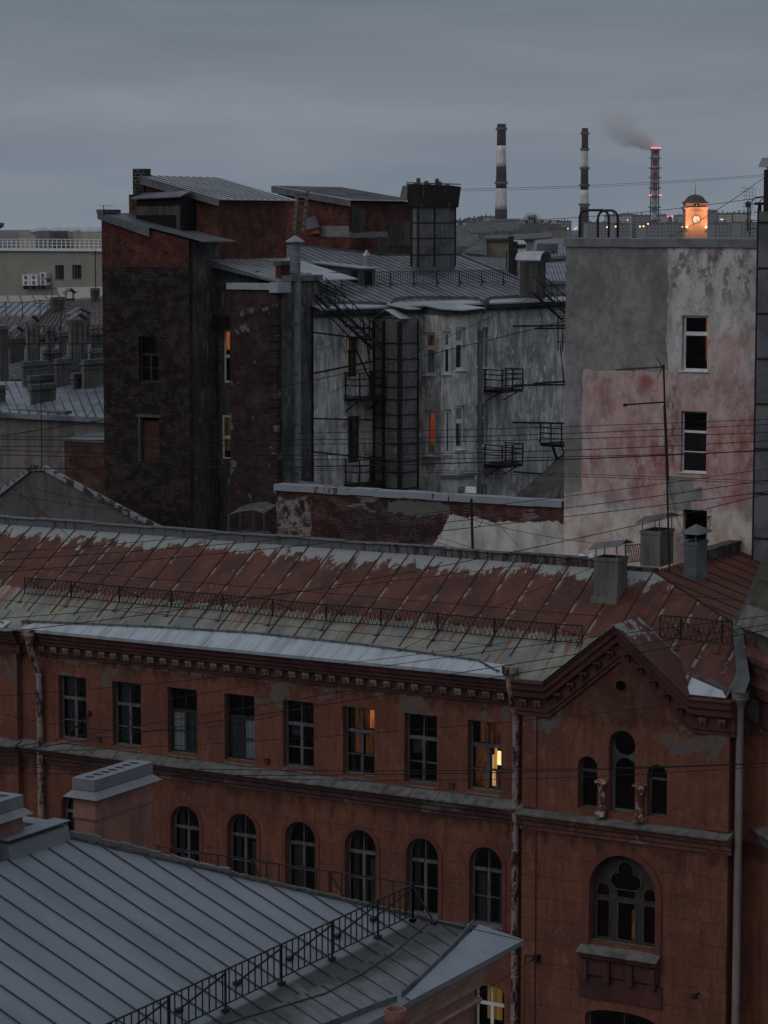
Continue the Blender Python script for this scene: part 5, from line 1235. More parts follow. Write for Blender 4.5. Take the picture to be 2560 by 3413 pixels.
m = MB(); m.prism([(bx0-.2, by0-.27, rz-.3), (bx1+.25, by0-.27, bz1-.24), (bx1+.25, by0-.27, bz1+.06), (bx0-.2, by0-.27, rz+.05)], (0, .015, 0)); m.build('fascia', MT['zincdark'], rb)
m = MB()
for i in range(14): y = by0+.1+(by1-by0)*i/14; m.bar((bx0-.2, y, rz+.05), (bx1+.25, y, bz1+.1), .03, .05)
m.build('roof_seams', MT['zincdark'], rb)
for (pa_, pb_, ya_, yb_) in ((1172, 1215, 695, 775), (1255, 1295, 790, 850), (1295, 1370, 738, 820)):
    u = [onX(pa_, (ya_+yb_)/2, bx1).y, onX(pb_, (ya_+yb_)/2, bx1).y, onX(pa_, yb_, bx1).z, onX(pa_, ya_, bx1).z]
    MB().box(bx1+.002, bx1+.03, u[0], u[1], u[2], u[3]).build('plaster_patch', MT['soot'], blk)
m = MB(); s = S('white_brick'); bc, bf = brickify(s, (.3, .29, .28), (.22, .21, .2), (.07, .07, .07)); MT['wbrick'] = s.out(bc, .9, bump=bf, bs=-.3)
for (pa_, pb_, ya_, yb_) in ((1070, 1163, 753, 790),): u = [onY(pa_, 770, by0).x, bx1, onY(pa_, yb_, by0).z, onY(pa_, ya_, by0).z]; MB().box(u[0], u[1]+.01, by0-.02, by0-.002, u[2], u[3]).build('white_brick_patch', MT['wbrick'], blk)
u = [onX(1165, 775, bx1).y, onX(1292, 780, bx1).y, onX(1200, 792, bx1).z, onX(1200, 772, bx1).z]; MB().box(bx1+.002, bx1+.012, by0, u[1], u[2], u[3]).build('white_brick_patch', MT['wbrick'], blk)
MT['orange'] = m_plain('orange_board', (.35, .09, .03), (.2, .05, .02))
a_ = onY(1032, 780, by0-.3); MB().prism([a_, a_+Vector((.62, 0, .05)), a_+Vector((.4, 0, .35))], (0, .1, 0)).build('orange_panel', MT['orange'], blk)
a_ = onY(1020, 765, by0-.4); MB().prism([a_, a_+Vector((.8, 0, .1)), a_+Vector((.55, 0, .7)), a_+Vector((0, 0, .55))], (0, .05, 0)).build('tilted_sheet', MT['zincdark'], blk)
# wooden ladder
MT['wood'] = m_plain('grey_wood', (.11, .10, .09), (.06, .055, .05), rough=.9, ns=6)
la, lb, lc_, ld = D(980, 780, 124), D(990, 638, 126.2), D(1008, 780, 124), D(1026, 636, 126.2)
t = thing('wooden_ladder', 'weathered wooden ladder leaning on the brick attic block', 'ladder', la)
MB().bar(la, lb, .16, .09).build('stile', MT['wood'], t); MB().bar(lc_, ld, .16, .09).build('stile', MT['wood'], t)
for i in range(7): k = (i+.4)/7; MB().bar(la.lerp(lb, k)+Vector((-.05, -.05, 0)), lc_.lerp(ld, k)+Vector((.08, -.05, 0)), .13, .08).build('rung', MT['wood'], t)
# big plated flue
F2 = boxat(1372, 1394, 1517, 124.5, 855, 690)
fl2 = thing('plated_flue_stack', 'square flue of grey plates with burnt black top above courtyard roof', 'chimney stack', (F2[1], F2[2], F2[4]))
m = MB(); m.box(F2[0], F2[1], F2[2], F2[3], F2[4]-2, F2[5]+.05); m.build('shaft', MT['flue'], fl2)
s = S('burnt_sheet'); MT['burnt'] = s.out(s.mix(s.step(s.noise((2.2, 2.2, 1.6), 7, .7, off=3), .60, .63), s.mix(s.noise(2, 5), (.012, .01, .01), (.035, .018, .014)), (.2, .19, .18)), .8, bump=s.noise(4, 4), bs=.4)
zt = D(1394, 612, 124.5).z; m = MB()
m.hexa([(F2[0]-.12, F2[2]-.12, F2[5]), (F2[1]+.12, F2[2]-.12, F2[5]), (F2[1]+.12, F2[3]+.12, F2[5]), (F2[0]-.12, F2[3]+.12, F2[5]), (F2[0]-.18, F2[2]-.2, zt), (F2[1]+.2, F2[2]-.2, zt-.03), (F2[1]+.2, F2[3]+.25, zt-.1), (F2[0]-.15, F2[3]+.2, zt)]); m.build('cowl', MT['burnt'], fl2)
m = MB()
for z in (F2[4]+.05, F2[4]+.85, F2[4]+1.6, F2[5]-.02): m.box(F2[0]-.03, F2[1]+.03, F2[2]-.03, F2[3]+.03, z, z+.06)
m.build('steel_band', MT['iron'], fl2)
for (x, y) in ((F2[1], F2[2]), (F2[1]+.01, (F2[2]+F2[3])/2-.25), (F2[1], F2[3]), (F2[0], F2[2])): MB().box(x-.05, x+.04, y-.05, y+.05, F2[4]-.5, F2[5]).build('steel_upright', MT['iron'], fl2)
m = MB()
for k in range(7): y = F2[2]+.1+k*(F2[3]-F2[2])/7; m.lathe((F2[1]-.2-.15*(k % 2), y, zt-.1), [(.09+.02*(k % 3), 0), (.09, .12+.13*((k*5) % 3))], 8)
m.bar((F2[0]-.2, F2[2]-.15, zt+.05), (F2[1]+.2, F2[3]+.2, zt+.02), .05); m.build('flue_pipes', MT['soot'], fl2)
m = MB(); m.hexa([(F2[0]-.5, F2[2]-.3, F2[5]+.4), (F2[0]-.1, F2[2]-.3, F2[5]+.4), (F2[0]-.1, F2[2]+1.2, F2[5]+.4), (F2[0]-.5, F2[2]+1.2, F2[5]+.4), (F2[0]-.4, F2[2]-.2, zt-.1), (F2[0]-.1, F2[2]-.2, zt-.1), (F2[0]-.1, F2[2]+1.1, zt-.1), (F2[0]-.4, F2[2]+1.1, zt-.1)]); m.build('side_cowl', MT['zincdark'], fl2)

# ================================================================ dark brick tower block on the left
c1 = D(630, 890, 112); TY = c1.y; TX1 = c1.x; TX0 = onY(340, 890, TY).x
zline = onY(480, 891, TY).z
MT['brickt'] = m_brick('sooty_brick', (.155, .040, .032), (.075, .023, .020), (.07, .052, .048), soot=.5, zline=zline, seed=3, pl=.70)
tow = thing('dark_brick_tower', 'tall sooty brick tower block with bricked up windows and sloping roofs', 'building', (TX0, TY, 0))
zL, zR = onY(340, 722, TY).z, onY(630, 800, TY).z
w1 = [onY(463, 1272, TY), onY(527, 1122, TY)]; w2 = [onY(463, 1540, TY), onY(530, 1393, TY)]
h_ = [rect(w1[0].x, w1[1].x, w1[0].z, w1[1].z), rect(w2[0].x, w2[1].x, w2[0].z, w2[1].z)]
m = MB().plate([(TX0, 0), (TX1, 0), (TX1, zR), (TX0, zL)], h_, fY(TY), 0, .3, osides=False)
m.quad((TX0, TY, 0), (TX0, TY+7, 0), (TX0, TY+7, zL), (TX0, TY, zL)); m.build('wall', MT['brickt'], tow)
s = S('bricked_up'); bc, bf = brickify(s, (.085, .027, .02), (.045, .018, .016), (.04, .032, .028)); MT['infill'] = s.out(bc, .9, bump=bf, bs=-.3)
MB().box(w2[0].x+.12, w2[1].x-.005, TY+.2, TY+.3, w2[0].z, w2[1].z-.15).build('bricked_up_window', MT['infill'], tow)
MB().box(w2[0].x-.15, w2[1].x+.15, TY-.03, TY+.25, w2[1].z+.005, w2[1].z+.14).box(w2[0].x+.002, w2[0].x+.1, TY-.02, TY+.25, w2[0].z, w2[1].z).build('lintel', MT['soot'], tow)
win(tow, w1[0].x, w1[1].x, w1[0].z, w1[1].z, fY(TY), fm='framed', vt=.4, munt=(.5,), cas=2, top=1, inner=False, w=.2, curt=[(.5, .95, .65, .95, 'blindgrey')])
# plastered side and shaft
T2Y = TY+2.3
RX = TX1+.002
m = MB().box(TX1-.3, TX1, TY+.31, T2Y, 0, zR-.05); m.build('plaster_return', MT['court3'], tow)
T3L = D(765, 960, 112.3); T3Y = T3L.y; T3X0 = T3L.x; T3X1 = onY(920, 960, T3Y).x
BX_ = T3X0+.8
h2 = []
wq = [(onY(748, 1275, T2Y), onY(790, 1100, T2Y)), (onY(742, 1530, T2Y), onY(790, 1385, T2Y))]
z890 = zline-.3
m = MB().plate(rect(TX1, BX_, 0, zline-.15), [rect(a.x, b.x, a.z, b.z) for a, b in wq], fY(T2Y), 0, .2, osides=False); m.build('recess_wall', MT['court3'], tow)
for (a, b), cm in zip(wq, ('litorange', 'lityellow2')):
    win(tow, a.x, b.x, a.z, b.z, fY(T2Y), fm='framew', vt=.5, munt=None, cas=1, top=1, inner=False, w=.02, fr=.09, curt=[(.03, .97, .2 if cm != 'litorange' else .62, .97, cm)], cw=.12)
m = MB(); zt_ = onY(700, 1050, T2Y).z; m.box(TX1+.2, T3X0+.3, T2Y-.8, T2Y-.002, zt_-.55, zt_); m.build('black_ledge', MT['dark'], tow)  # ledge across the recess in one near-black colour
m = MB(); m.box(T3X0-.55, T3X0-.35, T2Y-.35, T2Y-.003, 0, zt_-.6); m.build('pilaster', MT['soot'], tow)
# T1 shed roof: fascia and sheet
m = MB(); sl_ = (zR-zL)/(TX1-TX0); xe = TX1+.9
def zt1(x): return zL+sl_*(x-TX0)
m.prism([(TX0-.1, TY-.12, zt1(TX0-.1)+.1), (xe, TY-.12, zt1(xe)+.1), (xe, TY+2.35, zt1(xe)+.1), (TX0-.1, TY+2.35, zt1(TX0-.1)+.1)], (0, 0, .05)); r1 = m.build('tower_roof', MT['zincdark'], tow)
xm1 = onY(503, 760, TY).x
m = MB(); m.prism([(TX0-.12, TY-.14, zt1(TX0)-.1), (xm1, TY-.14, zt1(xm1)-.3), (xm1, TY-.14, zt1(xm1)+.16), (TX0-.12, TY-.14, zt1(TX0)+.2)], (0, .015, 0)); m.box(TX0-.2, TX0+.2, TY-.1, TY+1.2, zt1(TX0)+.15, zt1(TX0)+.32); m.build('fascia', MT['zincdark'], r1)
# upper block T2
cx_ = onY(725, 700, T2Y).x; x20 = onY(430, 700, T2Y).x; y21 = onX(955, 750, cx_).y
zA = onY(483, 590, T2Y).z; zD = onY(725, 662, T2Y).z; xA = onY(483, 590, T2Y).x
sl2 = (zD-zA)/(cx_-xA)
def zt2(x): return zA+sl2*(x-xA)
m = MB(); m.prism([(xA, T2Y+.003, zline-1), (cx_, T2Y+.003, z890-1), (cx_, T2Y+.003, zt2(cx_)-.1), (xA, T2Y+.003, zt2(xA)-.15)], (0, y21-T2Y, 0)); m.box(x20, xA-.002, T2Y+.003, T2Y+2.5, zline-1, onY(440, 648, T2Y).z); m.build('upper_block', MT['brickr'], tow)
yC = onX(970, 668, cx_).y
m = MB(); m.prism([(xA-.1, T2Y-.25, zt2(xA-.1)), (cx_+.25, T2Y-.25, zt2(cx_+.25)), (cx_+.25, yC+.2, zt2(cx_+.25)), (xA-.1, yC+.2, zt2(xA-.1))], (0, 0, .04)); r2 = m.build('upper_roof', MT['zinc'], tow)
m = MB(); m.prism([(xA-.1, T2Y-.27, zt2(xA)-.32), (cx_+.25, T2Y-.27, zt2(cx_)-.33), (cx_+.25, T2Y-.27, zt2(cx_+.25)+.05), (xA-.1, T2Y-.27, zt2(xA-.1)+.05)], (0, .015, 0)); m.build('fascia', MT['zincdark'], r2)
m = MB()
for i in range(11): y = T2Y+.05+(yC-T2Y)*i/11; m.bar((xA-.1, y, zt2(xA-.1)+.05), (cx_+.25, y, zt2(cx_+.25)+.05), .03, .06)
m.build('roof_seams', MT['zincdark'], r2)
a = onY(443, 645, T2Y-.1); b = onY(479, 562, T2Y-.1); s = S('lattice_brick'); bc, bf = brickify(s, (.015, .014, .014), (.02, .018, .017), (.16, .15, .14), bw=.3, bh=.15); MT['lat'] = s.out(bc, .9)
MB().box(a.x, b.x, T2Y-.1, T2Y+.45, a.z-.5, b.z).build('chimney', MT['lat'], tow)
# sooty box dormer before the upper block
a, b = onY(455, 770, T2Y-1.1), onY(608, 660, T2Y-1.1)
m = MB(); m.prism([(a.x, T2Y-1.1, zt1(a.x)-.2), (b.x, T2Y-1.1, zt1(b.x)-.2), (b.x, T2Y-1.1, b.z), (a.x, T2Y-1.1, b.z-.05)], (0, 1.09, 0)); bd_ = m.build('dormer', MT['dark'], tow)
m = MB(); m.hexa([(a.x-.15, T2Y-1.3, b.z-.05), (b.x+.02, T2Y-1.3, b.z+.03), (b.x+.02, T2Y-.4, b.z+.3), (a.x-.05, T2Y-.4, b.z+.2), (a.x-.15, T2Y-1.3, b.z), (b.x+.02, T2Y-1.3, b.z+.08), (b.x+.02, T2Y-.4, b.z+.35), (a.x-.05, T2Y-.4, b.z+.25)]); m.build('dormer_roof', MT['zincdark'], bd_)
m = MB(); m.box(a.x+.03, b.x-.3, T2Y-1.13, T2Y-1.102, b.z-.75, b.z-.35).box(a.x-.03, a.x-.003, T2Y-1.12, T2Y-.3, zt1(a.x), b.z-.3).box(b.x-.3, b.x-.1, T2Y-1.15, T2Y-1.102, zt1(b.x), b.z-.3); m.build('plaster_band', MT['soot'], bd_)
# T3
zT3 = onY(840, 965, T3Y).z; y3e = onX(1040, 1000, T3X1).y
MT['brick3'] = m_brick('sooty_brick_low', (.055, .026, .024), (.03, .018, .018), (.06, .055, .052), soot=.45, seed=60, pl=.62)
m = MB(); m.box(T3X0, T3X1, T3Y, T3Y+.4, 0, zT3); m.box(T3X0, T3X0+.3, T3Y+.41, T2Y+.1, 0, zT3); m.build('side_wing_wall', MT['brick3'], tow)
m = MB(); m.box(T3X1-.3, T3X1+.02, T3Y+.42, y3e+.6, 0, zT3+.35); m.build('grey_side_wall', MT['court3'], tow)
m = MB(); m.box(T3X1-.35, T3X1+.15, T3Y+1.0, y3e+.7, zT3+.352, zT3+.6); m.build('side_flashing', MT['zincdark'], tow)
m = MB()
for i in range(30):
    z = zT3-.5-i*.36; m.box(T3X1-.25-random.uniform(0, .25), T3X1+.03+random.uniform(0, .03), T3Y-.03-random.uniform(0, .02), T3Y+.3, z-.3, z)
m.build('broken_plaster_edge', MT['brick3'], tow)
m = MB(); m.box(T3X0-.1, T3X1-.25, T3Y-.1, T3Y+.5, zT3+.002, zT3+.28); m.box(T3X1-.25, T3X1+.2, T3Y-.16, T3Y+.9, zT3-.12, zT3+.32); m.build('parapet_flashing', MT['zinc'], tow)
A3_, B3_ = onY(712, 868, T2Y+.0), onY(812, 930, T3Y+.5)
m = MB(); zhi, zlo = A3_.z, zT3+.3
m.prism([(cx_+.02, T3Y+.55, zhi), (T3X1-.25, T3Y+.55, zlo), (T3X1-.25, y21+.5, zlo), (cx_+.02, y21+.5, zhi)], (0, 0, .05)); r3 = m.build('side_wing_roof', MT['zinc'], tow)
m = MB()
for i in range(7): y = T3Y+.8+i*.6; m.bar((cx_+.02, y, zhi+.06), (T3X1-.25, y, zlo+.06), .03, .05)
m.build('roof_seams', MT['zincdark'], r3)
m = MB(); m.prism([(cx_-.1, T3Y+.53, zhi-.25), (T3X1-.25, T3Y+.53, zlo-.02), (T3X1-.25, T3Y+.53, zlo+.06), (cx_-.1, T3Y+.53, zhi+.06)], (0, .01, 0)); m.build('fascia', MT['zincdark'], r3)
a = boxat(918, 935, 972, 112.5, 945, 885); m = MB(); m.box(a[0], a[1], a[2], a[3], a[4]-1.5, a[5]); c_ = m.build('chimney', MT['brickr'], tow); m = MB(); m.box(a[0]-.08, a[1]+.08, a[2]-.08, a[3]+.08, a[5]+.001, a[5]+.2); m.build('chimney_cap', MT['zincdark'], c_)
# round duct
q = D(985, 1200, 112.6); zt_, zb0 = D(985, 822, 112.6).z, D(985, 1600, 112.6).z
m = MB(); pr = []
z = zb0
while z < zt_: pr += [(.235, z), (.235, z+.27), (.25, z+.28), (.25, z+.31)]; z += .32
m.lathe((q.x, q.y, 0), pr, 16); m.tube([(q.x, q.y, zb0+.02), (q.x+.05, q.y+.02, zb0-.18), (q.x+.4, q.y+.25, zb0-.3), (q.x+.9, q.y+.6, zb0-.3)], .22, 12)
m.lathe((q.x, q.y, zt_+.2), [(.45, 0), (.44, .03), (.03, .3)], 12); m.lathe((q.x, q.y, zt_), [(.17, -.05), (.17, .22)], 8)
m.build('ventilation_duct', MT['ductz'], tow)
m = MB()
for i in range(6): z = zt_-1.2-i*2.2; m.box(q.x-.6, q.x+.28, q.y-.28, q.y-.25, z, z+.04); 
m.build('duct_strap', MT['iron'], tow)
# ================================================================ ground
MT['asph'] = m_plain('street_asphalt', (.05, .05, .052), (.035, .036, .038), rough=.9, ns=.2)
MB().quad((-9000, -3000, 0), (9000, -3000, 0), (9000, 12000, 0), (-9000, 12000, 0)).build('ground', MT['asph'], kind='structure')

# ================================================================ gable house and yard walls left, behind the red ridge
s = S('patched_rake'); MT['rake'] = s.out(s.mix(s.step(s.noise((2.5, 2.5, 2.5), 7, .7, off=4), .5, .53), (.24, .26, .28), (.045, .025, .022)), .55)
GY = 87.5
gpx = [(-60, 1672), (0, 1640), (108, 1556), (150, 1556), (250, 1610), (400, 1690), (560, 1772)]
gb = thing('gabled_outbuilding', 'low grey plastered gable house with patchy metal edges, behind red ridge at left', 'building', onY(139, 1600, GY))
P = [onY(a, b, GY) for a, b in gpx]
MT['dullp'] = m_streak('dull_plaster', (.125, .12, .112), (.085, .082, .078), (.10, .06, .05), rough=.92)
m = MB(); base = [Vector((P[-1].x, GY, 0)), Vector((P[0].x, GY, 0))]; m.prism([*P, *base], (0, .3, 0)); m.build('wall', MT['dullp'], gb)
m = MB()
for a, b in zip(P, P[1:]):
    m.hexa([a+Vector((0, -.12, -.16)), b+Vector((0, -.12, -.16)), b+Vector((0, .15, -.16)), a+Vector((0, .15, -.16)), a+Vector((0, -.12, .1)), b+Vector((0, -.12, .04)), b+Vector((0, .15, .04)), a+Vector((0, .15, .04))])
m.build('roof', MT['rake'], gb)
def wallthing(name, label, y, px0, px1, pt, mat, th_=.4, cap=.18, capm='zincdark', cat='wall', zbot=0, pt1=None):
    a, b = onY(px0, pt, y), onY(px1, pt1 or pt, y); t = thing(name, label, cat, ((a.x+b.x)/2, y, zbot))
    zt = (a.z+b.z)/2
    MB().box(a.x, b.x, y, y+th_, zbot, zt-cap).build('wall', mat, t)
    MB().box(a.x-.05, b.x+.05, y-.08, y+th_+.1, zt-cap+.001, zt).build('coping', MT[capm], t); return t, a, b, zt
MT['yardp'] = m_streak('yard_plaster', (.22, .205, .19), (.13, .12, .115), (.20, .115, .095), rough=.92)
wallthing('plaster_yard_wall', 'blotchy plaster yard wall with zinc coping at far left, under the pale roof', 99, -40, 216, 1362, MT['yardp'], pt1=1368)
MT['ybrick'] = m_brick('yard_brick', (.11, .05, .035), (.07, .035, .03), (.09, .075, .065), soot=.3, seed=90)
t, a, b, zt = wallthing('brick_yard_wall', 'low brick yard building with grey sheet roof left of the brick tower', 96.5, 214, 358, 1466, MT['ybrick'], cap=.1)
m = MB(); c_, d_ = onY(225, 1436, 98.5), onY(358, 1440, 98.5); m.add([(a.x, 96.4, zt+.01), (b.x, 96.4, zt+.01), (b.x, 98.9, d_.z), (a.x, 98.9, c_.z)], [(0, 1, 2, 3)]); m.build('roof', MT['zincdark'], t)

# ================================================================ jumble of roofs on the left
MT['roofb'] = m_streak('blue_grey_sheet', (.20, .225, .26), (.10, .115, .14), rough=.45, hs=.5, vs=1, bs=.1)
MT['roofd'] = m_streak('dark_sheet', (.08, .08, .084), (.035, .035, .038), (.14, .145, .15), rough=.6, hs=.6, vs=1, bs=.1)
MT['roofr'] = m_streak('dull_rust_sheet', (.085, .045, .038), (.05, .032, .03), (.20, .19, .18), rough=.65, hs=.9, vs=2, bs=.1)
MT['beige'] = m_streak('beige_render', (.36, .33, .28), (.28, .26, .22), rough=.9, bs=.1)
def house(name, label, q, rm, wm, seams=8, group='roofs of the old town', cat='house', wallh=None, edge=None, diag=0):
    """q: four (px,py,depth): front-left, front-right, back-right, back-left of one roof sheet"""
    P = [D(*a) for a in q]; base = Vector(((P[0].x+P[1].x)/2, (P[0].y+P[1].y)/2, 0))
    t = thing(name, label, cat, base, group)
    m = MB(); m.add(P+[p+Vector((0, 0, -.25)) for p in P], [(0, 1, 2, 3), (7, 6, 5, 4), (0, 4, 5, 1), (1, 5, 6, 2), (2, 6, 7, 3), (3, 7, 4, 0)]); r = m.build('roof', MT[rm], t)
    if seams:
        m = MB()
        for i in range(seams+1):
            k = i/seams; a = P[0].lerp(P[1], k); b = P[3].lerp(P[2], min(1, max(0, k-diag))); m.bar(a+Vector((0, 0, .04)), b+Vector((0, 0, .04)), .04, .06)
        m.build('roof_seams', MT['seamshade'], r)
    n = ((P[1]-P[0]).cross(Vector((0, 0, 1)))).normalized(); c = (P[0]+P[1]+P[2]+P[3])/4
    if n.dot(c-P[0]) < 0: n = -n
    m = MB(); a, b = P[0]+n*.3, P[1]+n*.3
    ww = [a+Vector((0, 0, -.26)), b+Vector((0, 0, -.26)), P[2]+Vector((0, 0, -.26)), P[3]+Vector((0, 0, -.26))]
    lo = [Vector((p.x, p.y, 0)) for p in ww]
    m.add(ww+lo, [(0, 1, 5, 4), (1, 2, 6, 5), (2, 3, 7, 6), (3, 0, 4, 7), (0, 3, 2, 1)]); m.build('wall', MT[wm], t)
    return t
def stack(parent, l, c, r, d, pb, pt, mat='chim', cap='slab', capm='zincdark'):
    a = boxat(l, c, r, d, pb, pt); w = (a[1]-a[0]); a = (a[0], a[1], a[2], min(a[3], a[2]+2.5), a[4], a[5])
    m = MB(); m.box(a[0], a[1], a[2], a[3], a[4]-.6, a[5]); m.box(a[0]-.03, a[1]+.03, a[2]-.03, a[3]+.03, a[5]-.25, a[5]-.15); ch = m.build('chimney', MT[mat], parent)
    m = MB(); e = .09
    if cap == 'slab': m.box(a[0]-e, a[1]+e, a[2]-e, a[3]+e, a[5]+.001, a[5]+.07); m.box(a[0]-.02, a[1]+.02, a[2]-.02, a[3]+.02, a[5]+.071, a[5]+.25)
    else:
        for x in (a[0]+.05, a[1]-.05):
            for y in (a[2]+.05, a[3]-.05): m.bar((x, y, a[5]), (x, y, a[5]+.4), .05)
        ym = (a[2]+a[3])/2
        m.prism([(a[0]-e, a[2]-e*1.5, a[5]+.38), (a[0]-e, ym, a[5]+.75), (a[0]-e, a[3]+e*1.5, a[5]+.38), (a[0]-e, a[3]+e*1.5, a[5]+.44), (a[0]-e, ym, a[5]+.82), (a[0]-e, a[2]-e*1.5, a[5]+.44)], (a[1]-a[0]+2*e, 0, 0))
    m.build('chimney_cap', MT[capm], ch); return ch
def antenna(label, px, pb, pt, d, arms=((.0, .9, 1.0),), r=.03, group='aerials on the roofs', dirv=(1, 0)):
    a, b = D(px, pb, d), D(px, pt, d); b = Vector((a.x, a.y, b.z)); t = thing('tv_antenna', label, 'antenna', a, group)
    MB().tube([a, b], r, 6).build('mast', MT['iron'], t)
    H = b.z-a.z; dv = Vector((*dirv, 0)).normalized(); pv = Vector((-dv.y, dv.x, 0))
    for (off, L, k) in arms:
        z = a.z+H*k; c = Vector((a.x, a.y, z)); m = MB(); m.bar(c-dv*L*(1-off), c+dv*L*off, r*.9)
        for i in range(6): p = c-dv*L*(1-off)+dv*L*(i+.3)/6; m.bar(p-pv*(.18+.03*i), p+pv*(.18+.03*i), r*.6)
        m.build('aerial_arm', MT['iron'], t)
    return t
h1 = house('pale_roofed_house', 'pale blue-grey seamed roof with four plaster chimneys, far left', [(-60, 1372, 124), (352, 1392, 122), (352, 1268, 134), (-60, 1272, 136)], 'roofb', 'yardp', 13, diag=.12)
stack(h1, 72, 78, 160, 133, 1290, 1222); stack(h1, 181, 188, 239, 132, 1290, 1213); stack(h1, 272, 280, 350, 131, 1290, 1216); stack(h1, 98, 104, 186, 126, 1362, 1300); stack(h1, -20, -10, 18, 127, 1350, 1302)
stack(h1, 92, 100, 185, 131, 1275, 1270); stack(h1, 238, 245, 292, 131, 1290, 1262)
h2 = house('dark_roofed_house', 'dark sheet roof with tall capped chimneys, at left beside brick tower', [(-60, 1262, 150), (352, 1268, 148), (352, 1140, 160), (-60, 1170, 162)], 'roofd', 'dullp', 12, diag=.2)
stack(h2, 85, 92, 128, 152, 1200, 1095, cap='gable'); stack(h2, 152, 158, 182, 154, 1200, 1105, 'dullp'); stack(h2, 226, 238, 291, 151, 1200, 1090, cap='gable'); stack(h2, -20, 0, 27, 148, 1240, 1100, 'dullp'); stack(h2, 303, 312, 345, 156, 1170, 1118, 'soot')
stack(h2, 142, 150, 205, 149, 1250, 1180, 'dullp'); stack(h2, 300, 306, 350, 152, 1230, 1178, 'dullp')
stack(h2, 30, 40, 80, 155, 1215, 1130, 'soot', cap='gable'); stack(h2, 196, 200, 222, 156, 1190, 1120, 'dullp')
h3 = house('rust_roofed_house', 'streaky rust red roof rising to the right, left of the brick tower', [(60, 1130, 175), (352, 1090, 172), (352, 990, 192), (185, 1010, 194)], 'roofr', 'dullp', 16, diag=.1)
stack(h3, 168, 178, 215, 188, 1050, 1002, 'dullp'); stack(h3, 302, 310, 332, 190, 1010, 972, 'dullp'); stack(h3, 226, 234, 300, 170, 1085, 1068, 'dullp', cap='gable')
h3b = house('brown_roofed_house', 'brown worn roof of the low house at far left edge', [(-60, 1125, 178), (90, 1118, 178), (175, 1050, 192), (-60, 1054, 196)], 'roofr', 'dullp', 10)
h4 = house('blue_roofed_house', 'blue-grey seamed roof below the modern beige building', [(-60, 1056, 200), (175, 1054, 200), (165, 1008, 222), (-60, 1010, 222)], 'roofb', 'dullp', 9, diag=-.25)
stack(h4, 215, 222, 250, 200, 1030, 995, 'soot', cap='gable')
h5 = house('white_annex', 'pale flat annex roof at the foot of the modern beige building', [(205, 1000, 235), (352, 985, 235), (352, 955, 270), (190, 958, 270)], 'beige', 'beige', 0)
h6 = house('low_shed', 'cream sheet canopy strip in front of the modern beige building', [(-60, 1010, 232), (205, 998, 232), (190, 984, 250), (-60, 986, 250)], 'beige', 'zincdark', 6)
antenna('thin aerial mast over the rust roof at left', 204, 1100, 1012, 165, ((.5, 1.6, .95), (.5, 1.0, .7)))
antenna('tall aerial mast before the chimneys at left', 148, 1290, 1195, 135, ((.6, 1.2, .8),))
antenna('aerial with ring over the blue roof', 20, 1052, 1003, 190, ((.5, 1.2, .6), (.5, 1.0, .9)))
antenna('aerial mast left of the capped chimney', 75, 1055, 1005, 188, ((.5, .9, .9),))
antenna('comb aerial above the blue roof by the modern building', 134, 1052, 998, 186, ((.5, .9, .95), (.5, .9, .75), (.5, .9, .55)))
antenna('aerial in front of the beige wall left', 174, 1000, 944, 200, ((.3, 1.4, .7),))
antenna('low aerial beside the capped chimney, left', 243, 1010, 970, 198, ((.4, 1.6, .95),))
antenna('tall thin mast leaning over the yard wall', 140, 1560, 1270, 108, ((.5, .3, .99),), r=.022)
antenna('aerial on the top of the brick tower', 346, 722, 684, 113, ((.9, .5, .95), (.95, .55, .55)), r=.018)
for i, (px, d_, lb) in enumerate(((96, 150, 'black walkway rail between the capped chimneys at left'), (240, 149, 'black walkway rail beside the brick tower, left'))):
    a, b = D(px, 1146, d_), D(px+105, 1143, d_-1); t = thing('roof_walkway', lb, 'walkway', a, 'roof walkways')
    m = MB(); m.bar(a, b, .6, .08); m.build('deck', MT['iron'], t); m = MB()
    for k in range(7): p = a.lerp(b, k/6); m.bar(p, p+Vector((0, 0, 1)), .045); m.bar(p, p+Vector((0, 0, -1)), .045) if k % 2 == 0 else 0
    for z in (.5, 1): m.bar(a+Vector((0, 0, z)), b+Vector((0, 0, z)), .04)
    m.build('rail', MT['iron'], t)

# ================================================================ modern beige building
YB = 262
def yb(px, py): return onY(px, py, YB)
mod = thing('modern_beige_building', 'pale beige tiled flat-roofed building with round skylights, far left', 'building', yb(170, 985))
s = S('beige_tiles'); tb, tf = brickify(s, (.30, .285, .245), (.275, .262, .225), (.20, .19, .165), bw=1.25, bh=.9)
s.t.nodes['Brick Texture'].offset = 0
MT['btile'] = s.out(s.mix(s.mul(s.step(s.noise((.4, .4, .1), 5, .6), .4, .7), .35), tb, (.2, .19, .165)), .8)
A1, A2 = yb(-80, 835), yb(420, 835); zt = A1.z
wins = [(*xz(yb(184, 930)), *xz(yb(213, 884))), (*xz(yb(241, 928)), *xz(yb(271, 883)))]
MB().plate(rect(A1.x, A2.x, 0, zt), [rect(a[0], a[2], a[1], a[3]) for a in wins], fY(YB), 0, .4, osides=False).box(A1.x, A2.x, YB+.41, YB+20, zt-.6, zt-.01).build('wall', MT['btile'], mod)
for a in wins: win(mod, a[0], a[2], a[1], a[3], fY(YB), fm='framed', vt=None, munt=None, cas=2, inner=False, fr=.08, w=.2, curt=[(.05, .95, .05, .95, 'curt')], sill=.1)
MB().box(A1.x, A2.x, YB-.35, YB+.4, zt+.001, zt+.35).build('cornice', MT['curtl'], mod)
m = MB(); zr_ = zt+.35
for i in range(34): x = A1.x+i*(A2.x-A1.x)/33; m.bar((x, YB+.1, zr_), (x, YB+.1, zr_+1.15), .09)
